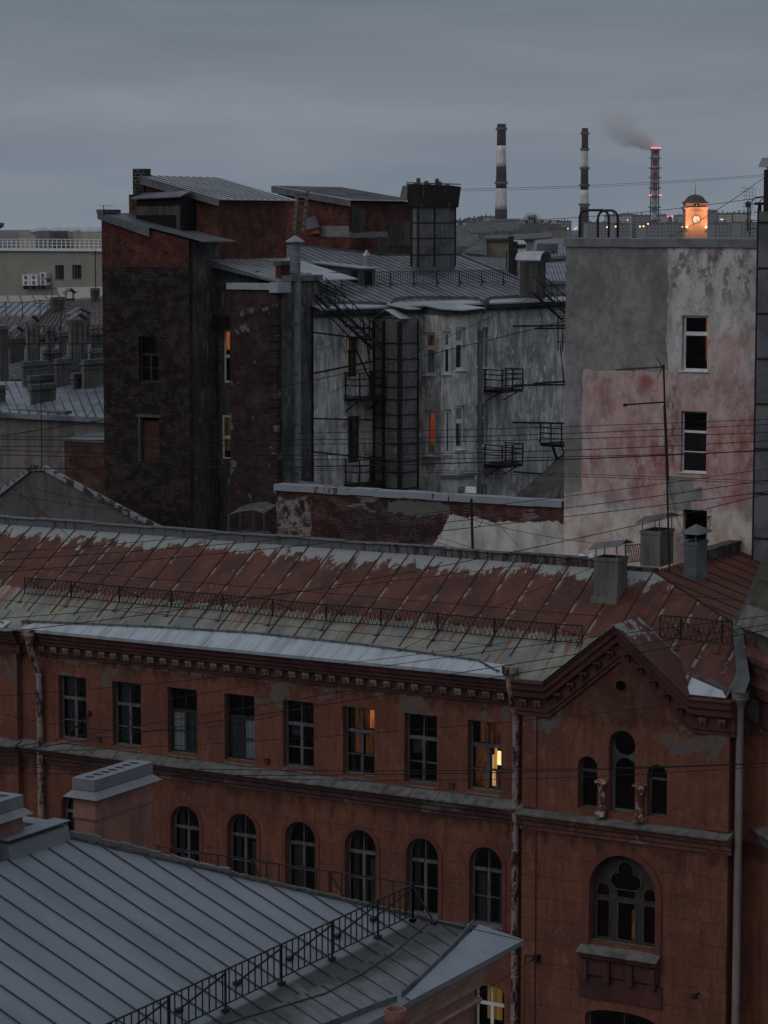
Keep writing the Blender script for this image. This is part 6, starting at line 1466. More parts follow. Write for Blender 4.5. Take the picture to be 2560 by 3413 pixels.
for z in (.4, .8, 1.15): m.bar((A1.x, YB+.1, zr_+z), (A2.x, YB+.1, zr_+z), .08)
m.build('roof_railing', MT['framew'], mod)
m = MB(); a, b = yb(118, 800), yb(420, 800); u = onY(118, 775, YB+8); m.box(a.x, b.x+2, YB+8, YB+16, zt, u.z); m.build('penthouse', MT['beige'], mod)
MT['dome'] = m_plain('white_dome', (.45, .47, .5), (.38, .4, .42), rough=.35)
for px in (135, 195, 224, 252, 295, 328):
    c = onY(px, 776, YB+10); r_ = (1.1 if px > 140 else 1.35); m = MB(); m.lathe((c.x, c.y, u.z), [(r_*math.cos(math.pi/2*k/6)+.01, .75*math.sin(math.pi/2*k/6)) for k in range(7)], 16); m.build('dome_skylight', MT['dome'], mod, smooth=True)
m = MB(); a, b = yb(55, 800), yb(100, 770); m.box(a.x, b.x, YB+4, YB+8, zt, b.z); m.build('plant_room', MT['zincdark'], mod)
m = MB(); m.box(A1.x, yb(118, 765).x, YB+9, YB+14, zt, onY(60, 768, YB+9).z); m.build('penthouse', MT['beige'], mod)
def acunit(px0, px1, py0, py1, fans, label):
    a, b = yb(px0, py1), yb(px1, py0); y = YB-.9; t = thing('air_conditioner', label, 'air conditioner', (a.x, YB, a.z), 'air conditioners on the beige wall')
    MB().box(a.x, b.x, y, YB-.05, a.z, b.z).build('housing', MT['framew'], t)
    n = fans; h = (b.z-a.z)/n
    for k in range(n):
        c = ((a.x+b.x)/2, a.z+h*(k+.5)); r_ = min(h, b.x-a.x)*.38
        MB().plate(circ(*c, r_, 14), [circ(*c, r_*.25, 8)], fY(y), -.03, -.01).build('fan_grille', MT['zincdark'], t)
    MB().box(a.x, a.x+.08, y+.1, YB, a.z-.5, a.z-.001).box(b.x-.08, b.x, y+.1, YB, a.z-.5, a.z-.001).build('bracket', MT['zincdark'], t)
acunit(89, 112, 915, 951, 2, 'tall twin-fan air conditioner, left one on the beige wall'); acunit(115, 139, 915, 951, 2, 'tall twin-fan air conditioner, middle one on the beige wall')
acunit(147, 167, 908, 927, 1, 'small single-fan air conditioner, upper one near the windows'); acunit(147, 167, 931, 950, 1, 'small single-fan air conditioner, lower one near the windows')
antenna('thin lightning mast in front of the beige wall', 319, 962, 835, 240, ((.5, .8, .9),), r=.05)
c = onY(-28, 746, YB+30); m = MB(); m.lathe((c.x, c.y, c.z-1), [(.25, -6), (.25, 0), (1.0, .15), (1.7, .6), (1.9, 1.1), (.2, 1.4)], 20); tag(m.build('water_tank', MT['zincdark'], smooth=True), 'grey bowl shaped tank behind the beige building at left edge', 'tank')

# ================================================================ mid-distance roofs right of the big flue
hA = house('yellow_gable_house', 'small ochre windowless firewall block behind the courtyard roof', [(1620, 795, 250), (1702, 793, 250), (1702, 783, 262), (1612, 785, 262)], 'roofd', 'ochre' if 0 else 'beige', 0)
MT['ochre'] = m_streak('ochre_render', (.27, .235, .175), (.20, .175, .135), rough=.9, bs=.1)
for o in hA.children:
    if o.name.startswith('wall'): o.data.materials[0] = MT['ochre']
hB = house('ochre_block', 'long pale ochre block right of the windowless firewall', [(1700, 800, 330), (1838, 790, 330), (1838, 775, 350), (1712, 780, 350)], 'roofd', 'ochre', 0)
hC = house('zinc_roof_house', 'pale zinc roof with a dormer left of the pink building, upper one', [(1752, 862, 235), (1900, 850, 235), (1900, 792, 262), (1782, 800, 262)], 'roofb', 'ochre', 14, diag=.12)
hD = house('lower_zinc_roof_house', 'pale zinc roof with railing left of the pink building, lower one', [(1800, 938, 190), (1900, 935, 190), (1900, 872, 210), (1800, 878, 210)], 'roofb', 'beige', 9, diag=.2)
hE = house('slanting_roof_house', 'dark slanting roof left of the ochre firewall', [(1540, 842, 240), (1622, 850, 240), (1622, 790, 256), (1600, 800, 258)], 'roofd', 'dullp', 6)
hF = house('low_white_house', 'low pale house with small dark windows right of dark stack', [(1704, 812, 280), (1756, 812, 280), (1745, 800, 290), (1712, 800, 290)], 'zinc', 'curtl', 0)
for i in range(5):
    a = D(1709+i*9.5, 821, 279.2); MB().box(a.x-.08, a.x+.12, a.y-.1, a.y+.1, a.z-.25, a.z+.2).build('window', MT['dark'], hF)
a = D(1812, 826, 240); m = MB(); m.box(a.x-.5, a.x+1.0, a.y-.4, a.y+1, a.z-.6, a.z+.4); m.build('dormer', MT['zincdark'], hC)
hG = house('sheet_roof_house', 'low dark roofs with pipes just behind the courtyard roof hip', [(1500, 905, 170), (1800, 935, 165), (1800, 868, 190), (1500, 850, 195)], 'roofd', 'yardp', 14)
a = boxat(1700, 1718, 1736, 150, 960, 805); t = thing('dark_brick_stack', 'tall narrow black brick stack beside the ochre firewall', 'chimney stack', (a[0], a[2], a[4])); MB().box(a[0], a[1]-.2, a[2], a[3], a[4]-3, a[5]).build('shaft', MT['burnt'], t); MB().box(a[0]-.05, a[0]+.2, a[2]-.1, a[2]+.1, a[4]-3, a[5]+.3).build('iron_edge', MT['iron'], t)
m = MB(); q = D(1688, 895, 149); m.tube([q, q+Vector((0, 0, 1.0)), q+Vector((.5, .25, 1.0)), q+Vector((.5, .25, 0))], .04, 6); tag(m.build('handrail', MT['iron']), 'small black handrail before the dark brick stack', 'handrail')
MT['pale'] = m_streak('pale_far_wall', (.30, .29, .265), (.22, .215, .20), rough=.9, bs=.05)
MT['grey_far'] = m_streak('grey_far_wall', (.15, .155, .165), (.10, .105, .115), rough=.9, bs=.05)
def winmat(name, wall, win_, bw, bh, lit=None):
    s = S(name); u = s.plus(s.mul(s.x, .87), s.mul(s.y, .5))
    fu = s.math('FRACT', s.math('DIVIDE', u, bw)); fv = s.math('FRACT', s.math('DIVIDE', s.z, bh))
    k = s.mul(s.mul(s.step(fu, .28, .32), s.inv(s.step(fu, .66, .7))), s.mul(s.step(fv, .3, .34), s.inv(s.step(fv, .72, .76))))
    geo = s.t.nodes.new('ShaderNodeSeparateXYZ'); s.l(s.g.outputs['Normal'], geo.inputs[0]); k = s.mul(k, s.inv(s.step(s.math('ABSOLUTE', geo.outputs[2]), .4, .6)))
    return s.out(s.mix(k, wall, win_), .85)
MT['wfar'] = winmat('far_block_wall', (.45, .44, .41), (.12, .125, .14), 3.2, 3.1)
MT['wfar2'] = winmat('far_block_wall_dull', (.24, .245, .25), (.07, .075, .08), 3.4, 3.3)
MT['wfar3'] = winmat('far_block_wall_white', (.40, .40, .385), (.08, .085, .10), 6, 5)
def block(label, px0, px1, py, d, wall='wfar', roofm='grey_far', deep=20, top=None, gable=False, group='blocks on the skyline'):
    a, b = D(px0, py, d), D(px1, py, d); z = a.z; wv = (b-a); wv.z = 0; dv = Vector((-wv.y, wv.x, 0)).normalized()*deep
    t = thing('distant_block', label, 'building', ((a.x+b.x)/2, (a.y+b.y)/2, 0), group)
    m = MB(); zb = 0; m.prism([Vector((a.x, a.y, zb)), Vector((b.x, b.y, zb)), Vector((b.x, b.y, zb))+dv, Vector((a.x, a.y, zb))+dv], (0, 0, z)); m.build('wall', MT[wall], t)
    hh = d*.0006+.3; m = MB(); e = wv*.01
    if gable:
        m.add([a, b, b+dv, a+dv, a+dv*.5+Vector((0, 0, d*.0045)), b+dv*.5+Vector((0, 0, d*.0045))], [(0, 1, 5, 4), (2, 3, 4, 5), (1, 2, 5), (3, 0, 4), (0, 3, 2, 1)])
    else:
        m.prism([a-e+Vector((0, 0, .01)), b+e+Vector((0, 0, .01)), b+e+dv+Vector((0, 0, .01)), a-e+dv+Vector((0, 0, .01))], (0, 0, hh))
        for k in range(3): p = a.lerp(b, .18+.31*k)+dv*.4; w_ = wv.length*.04; m.box(p.x-w_, p.x+w_, p.y-w_, p.y+w_, z+hh, z+hh+d*.00045*(1+k % 2))
    m.build('roof', MT[roofm], t); return t
rr = random.Random(11)
cols = ['pale', 'grey', 'dull', 'light']
# a carpet of old town roofs in the gap and beyond
spots = [(1515, 1560, 742, 700, 'pale block with balconies just right of the burnt flue', 'wfar', 0), (1560, 1612, 733, 1500, 'stepped far block left of the first striped chimney', 'wfar2', 0), (1602, 1650, 727, 1900, 'higher far block left of the first striped chimney', 'wfar', 0),
 (1500, 1570, 790, 420, 'grey roofed house row right of the burnt flue', 'pale', 1), (1560, 1640, 776, 520, 'long roof below the first striped chimney, left part', 'grey_far', 1), (1640, 1740, 768, 560, 'long roof just below the first striped chimney', 'pale', 1), (1730, 1830, 770, 500, 'flat roof below the arched station hall', 'grey_far', 0),
 (1500, 1600, 820, 330, 'dark roof cluster right of the burnt flue, nearest row', 'grey_far', 1), (1650, 1720, 782, 380, 'small roof behind the ochre firewall', 'pale', 0), (1690, 1868, 752, 1700, 'dark works hall under the station arch', 'grey_far', 0), (1830, 1890, 768, 450, 'pale corner block next to the pink building edge', 'ochre', 0)]
for (a, b, py, d, lb, wl_, gb_) in spots: block(lb, a, b, py, d, wl_, 'roofd' if gb_ else 'grey_far', deep=d*.04, gable=bool(gb_))
sky_ = [(1870, 1905, 742, 2600, 'low pale block between station and second chimney'), (1960, 2035, 746, 2700, 'low dark block right of the second striped chimney'), (2028, 2075, 722, 3300, 'tall slab left of the lattice chimney, first'), (2078, 2120, 719, 3400, 'tall slab left of the lattice chimney, second'), (2122, 2168, 722, 3300, 'tall slab next to the lattice chimney, left side'), (2192, 2228, 721, 3300, 'tall slab next to the lattice chimney, right side'),
 (2050, 2100, 749, 2500, 'low works building with a lamp left of lattice chimney'), (2150, 2215, 748, 2400, 'low white works building at the lattice chimney foot'), (2222, 2275, 747, 2500, 'dark block left of the clock tower'), (2262, 2282, 722, 3300, 'narrow slab just left of the clock tower'), (2357, 2392, 706, 3300, 'tall slab just right of the clock tower'), (2395, 2440, 716, 3300, 'slab with lit windows right of the clock tower'), (2445, 2500, 714, 3300, 'bright top-floor slab near the steel stack'), (2380, 2475, 747, 2400, 'long low row right of the clock tower'), (2470, 2530, 745, 2300, 'low grey row next to the grid antenna')]
for i, (a, b, py, d, lb) in enumerate(sky_): block(lb, a, b, py, d, ('wfar', 'wfar2', 'wfar')[i % 3] if py < 734 else 'wfar2', 'grey_far', deep=60)
# station hall with an arched front
st = thing('station_hall', 'large white hall with big round arched front far behind, between two chimneys', 'building', D(1800, 760, 1900))
a, b = D(1752, 733, 1900), D(1868, 733, 1900); m = MB(); wv = b-a; dv = Vector((-wv.y, wv.x, 0)).normalized()*40; m.prism([Vector((a.x, a.y, 0)), Vector((b.x, b.y, 0)), Vector((b.x, b.y, 0))+dv, Vector((a.x, a.y, 0))+dv], (0, 0, a.z)); m.build('wall', MT['wfar3'], st)
c = D(1773, 738, 1890); wn_ = wv.normalized(); pts = [c+wn_*(5.6*math.cos(math.pi*k/14))+Vector((0, 0, 5.2*math.sin(math.pi*k/14))) for k in range(15)]
m = MB(); m.prism(pts, dv*.5); m.build('arched_front', MT['wfar3'], st)
m = MB(); 
for k in range(14): p = c+wn_*(6.6*math.cos(math.pi*k/14))+Vector((0, 0, 6.3*math.sin(math.pi*k/14))); q = c+wn_*(6.6*math.cos(math.pi*(k+1)/14))+Vector((0, 0, 6.3*math.sin(math.pi*(k+1)/14))); m.bar(p, q, .35)
m.build('arch_rib', MT['grey_far'], st)
for k in range(3): p = c+wn_*(-1.9+k*1.9)+Vector((0, 0, 2.2))-dv.normalized()*.3; m = MB(); m.bar(p-Vector((0, 0, 1.2)), p+Vector((0, 0, 1.4)), 1.2, .3); m.build('window', MT['dark'], st)
m = MB(); a, b, c2, d2 = D(1690, 738, 2600), D(1745, 738, 2500), D(1752, 742, 2480), D(1768, 775, 2450); m.tube([a, b, c2, d2], 3.2, 10); tag(m.build('flue_duct', MT['pale'], smooth=True), 'fat pale duct bending down beside the first striped chimney', 'pipe')

# ================================================================ striped chimneys, lattice chimney, clock tower
def striped(label, px, d, rows, r0, r1, rings, dark=(.085, .06, .07), white=(.36, .355, .34)):
    base = D(px, 765, d); t = thing('striped_chimney', label, 'chimney', (base.x, base.y, 0), 'striped power station chimneys')
    zt = D(px, rows[0], d).z
    def rad(z): return r1+(r0-r1)*((zt-z)/zt)**1.3
    ed = [D(px, y, d).z for y in rows]+[0]
    for i, (a, b) in enumerate(zip(ed, ed[1:])):
        m = MB(); n = 4; m.lathe((base.x, base.y, 0), [(rad(b+(a-b)*k/n), b+(a-b)*k/n) for k in range(n+1)], 28)
        m.build('dark_band' if i % 2 == 0 else 'white_band', MT['stkd'] if i % 2 == 0 else MT['stkw'], t, smooth=True)
    for y in rings:
        z = D(px, y, d).z; m = MB(); m.lathe((base.x, base.y, z), [(rad(z), -1), (rad(z)+1.6, 0), (rad(z)+1.6, 2.2), (rad(z)+1.3, 2.2), (rad(z)+1.3, .4), (rad(z), .4)], 24); m.build('gallery', MT['grey_far'], t)
    m = MB(); m.lathe((base.x, base.y, zt), [(r1*.85, 0), (r1*.85, .1)], 20); m.build('mouth', MT['dark'], t)
    return t
MT['stkd'] = m_plain('chimney_dark_band', (.045, .025, .032), (.032, .019, .025), rough=.85, ns=.3)
MT['stkw'] = m_streak('chimney_white_band', (.76, .75, .72), (.52, .52, .50), rough=.85, hs=.3, vs=.06, bs=.05)
striped('tall striped chimney, leftmost and widest of the three', 1670, 2900, [413, 485, 556, 627, 698], 8.3, 4.9, (432, 612))
striped('slimmer striped chimney, middle one of the three', 1947, 3100, [427, 496, 563, 633, 690], 6.6, 3.8, (447, 500, 563, 620, 684))
MT['redp'] = m_plain('red_paint', (.45, .04, .06), (.3, .03, .05), rough=.7); MT['whp'] = m_plain('white_paint', (.7, .7, .68), rough=.7, ns=.3)
s = S('red_beacon'); MT['beacon'] = s.out((.1, .01, .01), .5, emit=(1, .10, .12), es=3.5)
s = S('warm_lamp'); MT['lamp'] = s.out((.1, .06, .02), .5, emit=(1, .55, .18), es=3.0)
s = S('small_lit_window'); MT['litw'] = s.out((.1, .06, .02), .5, emit=(1, .75, .5), es=1.1)
base = D(2181, 765, 2950); L3 = thing('lattice_chimney', 'red and white chimney inside a steel lattice with red lamps, rightmost', 'chimney', (base.x, base.y, 0))
zz3 = lambda y: D(2181, y, 2950).z
ys3 = [497, 516, 534, 553, 572, 591, 609, 626, 655, 690, 725, 770]
for i, (a, b) in enumerate(zip(ys3, ys3[1:])):
    z1_, z0_ = zz3(a), (zz3(b) if i < len(ys3)-2 else 0); m = MB(); m.lathe((base.x, base.y, 0), [(3.0, z0_), (3.0, z1_)], 18)
    m.build('flue_section', MT['redp'] if i % 2 == 0 and i < 8 else MT['whp'], L3)
def rl(z): return 4.4+(zz3(497)-z)*.012
m = MB(); cor = [(math.cos(math.pi/4+k*math.pi/2+YAW), math.sin(math.pi/4+k*math.pi/2+YAW)) for k in range(4)]
lv = [zz3(497-(-1)*0)+1]+[zz3(497)-k*7.6 for k in range(1, 18)]
lv = [z for z in lv if z > 1]+[0]
for a, b in zip(lv, lv[1:]):
    for k in range(4):
        c0_, c1_ = cor[k], cor[(k+1) % 4]
        p = lambda c, z: (base.x+c[0]*rl(z)*1.25, base.y+c[1]*rl(z)*1.25, z)
        m.bar(p(c0_, a), p(c0_, b), .55); m.bar(p(c0_, a), p(c1_, b), .28); m.bar(p(c1_, a), p(c0_, b), .28); m.bar(p(c0_, b), p(c1_, b), .3)
m.build('lattice', MT['grey_far'], L3)
for y in (501, 529, 562, 594, 628, 655, 693, 735):
    z = zz3(y); r_ = rl(z)*1.25; m = MB(); m.lathe((base.x, base.y, z), [(3.1, 0), (r_+1, 0), (r_+1, 1.3), (r_+.7, 1.3), (r_+.7, .3), (3.1, .3)], 12); m.build('gallery', MT['grey_far'], L3)
for y, xs in ((497, (-4.6, -2.6, 0, 3.2, 4.8)), (655, (-6.6, -4.8, 4.8, 6.6))):
    for x in xs: p = Vector((base.x, base.y, zz3(y)+1.3))+rgt*x-Vector((fwd.x, fwd.y, 0))*5; m = MB(); m.lathe((p.x, p.y, p.z), [(.15, -.8), (.8, -.3), (.8, .3), (.15, .8)], 8); m.build('beacon_lamp', MT['beacon'], L3)
b4 = D(2233, 760, 2600); t4 = thing('small_chimney', 'short dark chimney with two red lamps left of clock tower', 'chimney', (b4.x, b4.y, 0)); m = MB(); m.lathe((b4.x, b4.y, 0), [(2.6, 0), (2.0, D(2233, 722, 2600).z)], 14); m.build('shaft', MT['grey_far'], t4)
for x in (-2.2, 2.4): p = D(2233, 721, 2590)+rgt*x; m = MB(); m.lathe((p.x, p.y, p.z), [(.1, -.8), (.8, -.3), (.8, .3), (.1, .8)], 8); m.build('beacon_lamp', MT['beacon'], t4)
# clock tower
dC = 800; cb = D(2316, 765, dC); ct = thing('clock_tower', 'floodlit orange clock tower with dark bell roof behind the pink building', 'clock tower', (cb.x, cb.y, 0))
MCt = Matrix.Translation((cb.x, cb.y, 0)) @ Matrix.Rotation(YAW, 4, 'Z'); zc_ = lambda y: D(2316, y, dC).z
MT['ctw'] = m_streak('clock_tower_stucco', (.44, .28, .21), (.36, .22, .165), rough=.85, hs=.8, bs=.1)
hwid = 3.45
m = MB(MCt); m.box(-hwid, hwid, -hwid, hwid, 0, zc_(693)); m.build('wall', MT['ctw'], ct)
for sx_ in (-1, 1): m = MB(MCt); m.box(sx_*(hwid-.45)-.4, sx_*(hwid-.45)+.4, -hwid-.25, -hwid-.002, zc_(770), zc_(697)); m.build('pilaster', MT['ctw'], ct)
m = MB(MCt)
for a_, b_, e_ in ((701, 697, .1), (697, 693, .35), (693, 690, .5)): m.box(-hwid-e_, hwid+e_, -hwid-e_, hwid+e_, zc_(a_)+.005, zc_(b_))
for i in range(15): x = -hwid+.3+i*.44; m.box(x, x+.22, -hwid-.3, -hwid-.02, zc_(704), zc_(701)-.01)
m.build('cornice', MT['ctw'], ct)
m = MB(MCt); m.box(-hwid+.1, hwid-.1, -hwid+.1, hwid-.1, zc_(690)+.01, zc_(677)); m.build('attic', MT['ctw'], ct)
m = MB(MCt); m.box(-.85, .85, -hwid+.02, -hwid+.09, zc_(690)+.12, zc_(680)); m.build('attic_panel', MT['dark'], ct)
m = MB(MCt); m.prism([(-.5, -hwid+.0, zc_(688)), (.5, -hwid+.0, zc_(688)), (.1, -hwid+.0, zc_(682))], (0, .015, 0)); m.build('panel_mark', MT['curtl'], ct)
prof = [(hwid*1.32, zc_(677)), (hwid*1.28, zc_(675.5)), (hwid*1.0, zc_(670)), (hwid*.82, zc_(662)), (hwid*.66, zc_(655)), (hwid*.4, zc_(650)), (.15, zc_(648)), (.1, zc_(640)), (.05, zc_(608))]
m = MB(); vs = []
m.M = MCt; m.lathe((0, 0, 0), prof, 12); m.build('bell_roof', MT['soot'], ct)
cy_, cz0 = -hwid-.02, zc_(731); f_c = lambda u, v, w: MCt @ Vector((u, cy_+w, cz0+v))
m = MB(); m.plate(circ(0, 0, 1.28, 28), [], f_c, -.08, 0); dial = m.build('clock_face', MT['dial'] if 'dial' in MT else MT['curtl'], ct)
m = MB(); m.plate(circ(0, 0, 1.38, 28), [circ(0, 0, 1.2, 28)], f_c, -.14, -.06); m.build('rim', MT['iron'], dial)
m = MB()
for k in range(12): t_ = math.pi*k/6; m.bar(f_c(.85*math.sin(t_), .85*math.cos(t_), -.1), f_c(1.12*math.sin(t_), 1.12*math.cos(t_), -.1), .12, .03)
m.build('numerals', MT['iron'], dial)
for ang, L_, w_ in ((162, .75, .16), (148, 1.0, .1)): t_ = math.radians(ang); MB().bar(f_c(0, 0, -.13), f_c(L_*math.sin(t_), L_*math.cos(t_), -.13), w_, .03).build('clock_hand', MT['iron'], dial)
for sx_ in (-1, 1):
    p = MCt @ Vector((sx_*(hwid-.5), -hwid-.75, zc_(757))); MB().lathe((p.x, p.y, p.z), [(.1, -.4), (.32, -.2), (.35, .25), (.1, .4)], 10).build('floodlight', MT['lamp'], ct)
    for dz, pw_ in ((1.2, 420), (5.0, 380)):
        ld = bpy.data.lights.new('floodlight_glow', 'POINT'); ld.energy = pw_; ld.color = (1, .50, .24); ld.shadow_soft_size = .3
        lo = bpy.data.objects.new('floodlight_glow', ld); sc.collection.objects.link(lo); lo.location = MCt @ Vector((sx_*(hwid-.9), -hwid-2.2, zc_(757)+dz))
# little lit windows and street lamps on the skyline
for i, (px, py, d, mt) in enumerate(((1880, 763, 1500, 'litw'), (1893, 762, 1500, 'litw'), (1916, 763, 1500, 'litw'), (1921, 759, 1490, 'litw'), (2024, 757, 1500, 'lamp'), (2052, 755, 1500, 'lamp'), (2133, 755, 1500, 'lamp'), (2145, 754, 1500, 'lamp'), (2160, 746, 1500, 'lamp'), (2275, 756, 1500, 'lamp'), (2403, 731, 2200, 'litw'), (2409, 732, 2200, 'litw'), (2092, 733, 2200, 'litw'), (2510, 707, 1400, 'beacon'))):
    p = D(px, py, d); r_ = d*.00028; o = MB().lathe((p.x, p.y, p.z), [(r_*.3, -r_), (r_, -r_*.4), (r_, r_*.4), (r_*.3, r_)], 8).build('distant_lamp', MT[mt])
    tag(o, 'tiny far light point on the skyline, number of glow %s' % ('x'), 'lamp', 'lights on the skyline'); o['label'] = ('tiny cold white light far between station hall and second chimney' if px < 1930 else 'tiny orange light point on the dim skyline' if mt == 'lamp' else 'tiny red light beside the grid antenna' if mt == 'beacon' else 'tiny pale lit window point on the far slabs')
# smoke
pts = [(2181, 494, 9), (2172, 478, 19), (2155, 464, 27), (2128, 446, 40), (2098, 428, 52), (2064, 405, 62), (2030, 385, 66), (1995, 362, 60), (1965, 345, 40), (1945, 334, 15)]
m = MB(); vs = []; n = 18; rs = random.Random(5)
for i, (px, py, r_) in enumerate(pts):
    c = D(px, py, 2950)
    for k in range(n):
        t_ = 2*math.pi*k/n; rr_ = r_*.353*2.3
        vs.append(c+Vector((rgt.x*math.cos(t_)*0, rgt.y*math.cos(t_)*0, 0))+(Vector((0, 0, 1))*math.sin(t_)*.85+rgt*math.cos(t_)*.35*(1 if i else 1)+Vector((fwd.x, fwd.y, 0))*math.cos(t_)*.8)*rr_)
m.add(vs, [(i*n+k, i*n+(k+1) % n, (i+1)*n+(k+1) % n, (i+1)*n+k) for i in range(len(pts)-1) for k in range(n)]+[tuple(range(n))[::-1], tuple(range((len(pts)-1)*n, len(pts)*n))])
xs = [p.x for p in m.v]; ys = [p.y for p in m.v]; zs = [p.z for p in m.v]; OFF = Vector(((min(xs)+max(xs))/2, (min(ys)+max(ys))/2, min(zs)))
s = S('smoke'); tcn = s.t.nodes.new('ShaderNodeTexCoord'); adn = s.t.nodes.new('ShaderNodeVectorMath'); adn.operation = 'ADD'; s.l(tcn.outputs['Object'], adn.inputs[0]); adn.inputs[1].default_value = tuple(OFF); s.pos = adn.outputs[0]; s.t.nodes.remove(s.b); pv = s.t.nodes.new('ShaderNodeVolumePrincipled'); pv.inputs['Color'].default_value = (1, 1, 1, 1); pv.inputs['Anisotropy'].default_value = .1
Q0, Q1 = D(2181, 492, 2950), D(1955, 345, 2950); dq = (Q1-Q0); LQ = dq.length; dq.normalize()
def vm(op, a, b):
    n = s.t.nodes.new('ShaderNodeVectorMath'); n.operation = op
    for k_, v_ in enumerate((a, b)):
        if v_ is None: continue
        if isinstance(v_, (tuple, Vector)): n.inputs[k_].default_value = tuple(v_)
        else: s.t.links.new(v_, n.inputs[k_])
    return n.outputs['Value'] if op in ('DOT_PRODUCT', 'LENGTH') else n.outputs[0]
rel = vm('SUBTRACT', s.pos, Q0); tt = vm('DOT_PRODUCT', rel, dq)
sc_n = s.t.nodes.new('ShaderNodeVectorMath'); sc_n.operation = 'SCALE'; sc_n.inputs[0].default_value = tuple(dq); s.l(tt, sc_n.inputs['Scale'])
rd = vm('LENGTH', vm('SUBTRACT', rel, sc_n.outputs[0]), None)
tn = s.math('DIVIDE', tt, LQ); rad_ = s.plus(3.0, s.mul(38.0, s.math('POWER', s.math('MAXIMUM', tn, .001), .62)))
q_ = s.math('DIVIDE', rd, rad_)
n1 = s.plus(s.mul(s.step(s.noise(.045, 4, .6, off=4, dist=.5), .34, .62), .55), s.mul(s.noise(.11, 5, .7, off=9), .35))
dn = s.step(s.math('SUBTRACT', s.plus(n1, .30), q_), .02, .34)
dn = s.mul(dn, s.inv(s.step(tn, .45, 1.0))); dn = s.mul(dn, s.math('SUBTRACT', 1.0, s.mul(s.step(tn, 0, .5), .72)))
s.l(s.mul(dn, .15), pv.inputs['Density']); s.l(pv.outputs[0], s.t.nodes['Material Output'].inputs['Volume']); MT['smoke'] = s.m
m.f = [f_[::-1] for f_ in m.f]
o = m.build('smoke_plume', MT['smoke']); o['kind'] = 'stuff'; o['label'] = 'pale smoke plume drifting left from the lattice chimney'; o['category'] = 'smoke'

# ================================================================ aerial masts on the near roofs
A_ = onP(2232, 1905, (XRW, 0, ZR), Vector((.317, 0, 1))); A_ = D(2232, 1905, 86.2); tpz = D(2212, 1215, 86.2)
t = thing('tv_antenna', 'tall mast with two long yagi arms in front of the pink wall', 'antenna', A_, 'aerials on the roofs')
MB().tube([A_, tpz], .035, 8).build('mast', MT['iron'], t)
MB().tube([D(2226, 1600, 86.2), D(2215, 1350, 86.2)], .05, 8).build('mast_sleeve', MT['iron'], t)
a, b = D(2053, 1234, 85.6), D(2214, 1224, 86.2); m = MB(); m.bar(a, b, .025)
for i in range(14): p = a.lerp(b, i/14); m.bar(p+Vector((-.03, .0, .04)), p+Vector((.03, .3, .0)), .012); m.bar(p, p+Vector((.0, -.1, .06)), .012)
m.tube([D(2188, 1190, 86), D(2208, 1225, 86.2)], .015, 5).tube([D(2190, 1260, 86), D(2208, 1225, 86.2)], .015, 5); m.build('aerial_arm', MT['iron'], t)
a, b = D(2084, 1349, 85.6), D(2218, 1340, 86.2); m = MB(); m.bar(a, b, .05); m.bar(a+Vector((0, 0, .04)), a+Vector((0, 0, -.06)), .1)
for i in range(5): p = a.lerp(b, i/5+.1); m.bar(p, p+Vector((.1, .25, .02)), .014)
m.build('aerial_arm', MT['iron'], t)
a = D(1576, 1845, 91); b = D(1571, 1662, 91); t = thing('tv_antenna', 'short black mast with a cable loop rising over the red ridge', 'antenna', a, 'aerials on the roofs')
MB().tube([a, b], .05, 8).build('mast', MT['iron'], t); c = D(1585, 1720, 91); MB().tube([c+rgt*.27*math.cos(k*math.pi/8)+Vector((0, 0, .42*math.sin(k*math.pi/8))) for k in range(17)], .012, 5).build('cable_loop', MT['cable'], t)
a = D(1552, 1640, 97); MB().box(a.x, a.x+.45, a.y, a.y+.04, a.z-.02, a.z+.22).build('white_plate', MT['curtl'], par)
a, b = D(765, 1690, 97), D(870, 1700, 96.5)
t = thing('sheet_canopy', 'small dark bent sheet canopy at the foot of the brick tower', 'canopy', a); m = MB()
pts = [D(762, 1716, 97), D(800, 1705, 97.3), D(845, 1700, 97.3), D(880, 1712, 97)]; m.add(pts+[p+Vector((-.2, 1.2, .2)) for p in pts], [(0, 1, 5, 4), (1, 2, 6, 5), (2, 3, 7, 6)]); m.build('sheet', MT['soot'], t)
m = MB(); 
for p in pts: m.bar(p, p+Vector((0, 0, -1.6)), .04)
m.box(pts[0].x, pts[3].x, pts[0].y+.3, pts[0].y+1.2, pts[0].z-2.5, pts[0].z-.7); m.build('frame', MT['soot'], t)
# short railing and flashing strip by the wing ridge
a, b = D(2350, 1770, 93), D(2414, 1755, 93)
t = thing('snow_railing', 'tiny lattice railing piece at the foot of the pink wall', 'roof railing', a, 'snow railings on the roofs'); m = MB()
for z in (0, .5): m.bar(a+Vector((0, 0, z)), b+Vector((0, 0, z)), .03)
for i in range(6): p, q = a.lerp(b, i/6), a.lerp(b, (i+1)/6); m.bar(p, q+Vector((0, 0, .5)), .012); m.bar(q, p+Vector((0, 0, .5)), .012)
m.bar(b+Vector((0, 0, -.3)), b+Vector((0, 0, .55)), .06); m.build('lattice_panel', MT['iron'], t)
a, b = D(2085, 1875, 93), D(2140, 1868, 93)
t = thing('snow_railing', 'tiny lattice railing piece between the two capped chimneys', 'roof railing', a, 'snow railings on the roofs'); m = MB()
for z in (0, .62): m.bar(a+Vector((0, 0, z)), b+Vector((0, 0, z)), .03)
for i in range(7): p, q = a.lerp(b, i/7), a.lerp(b, (i+1)/7); m.bar(p, q+Vector((0, 0, .62)), .012); m.bar(q, p+Vector((0, 0, .62)), .012)
m.build('lattice_panel', MT['iron'], t)

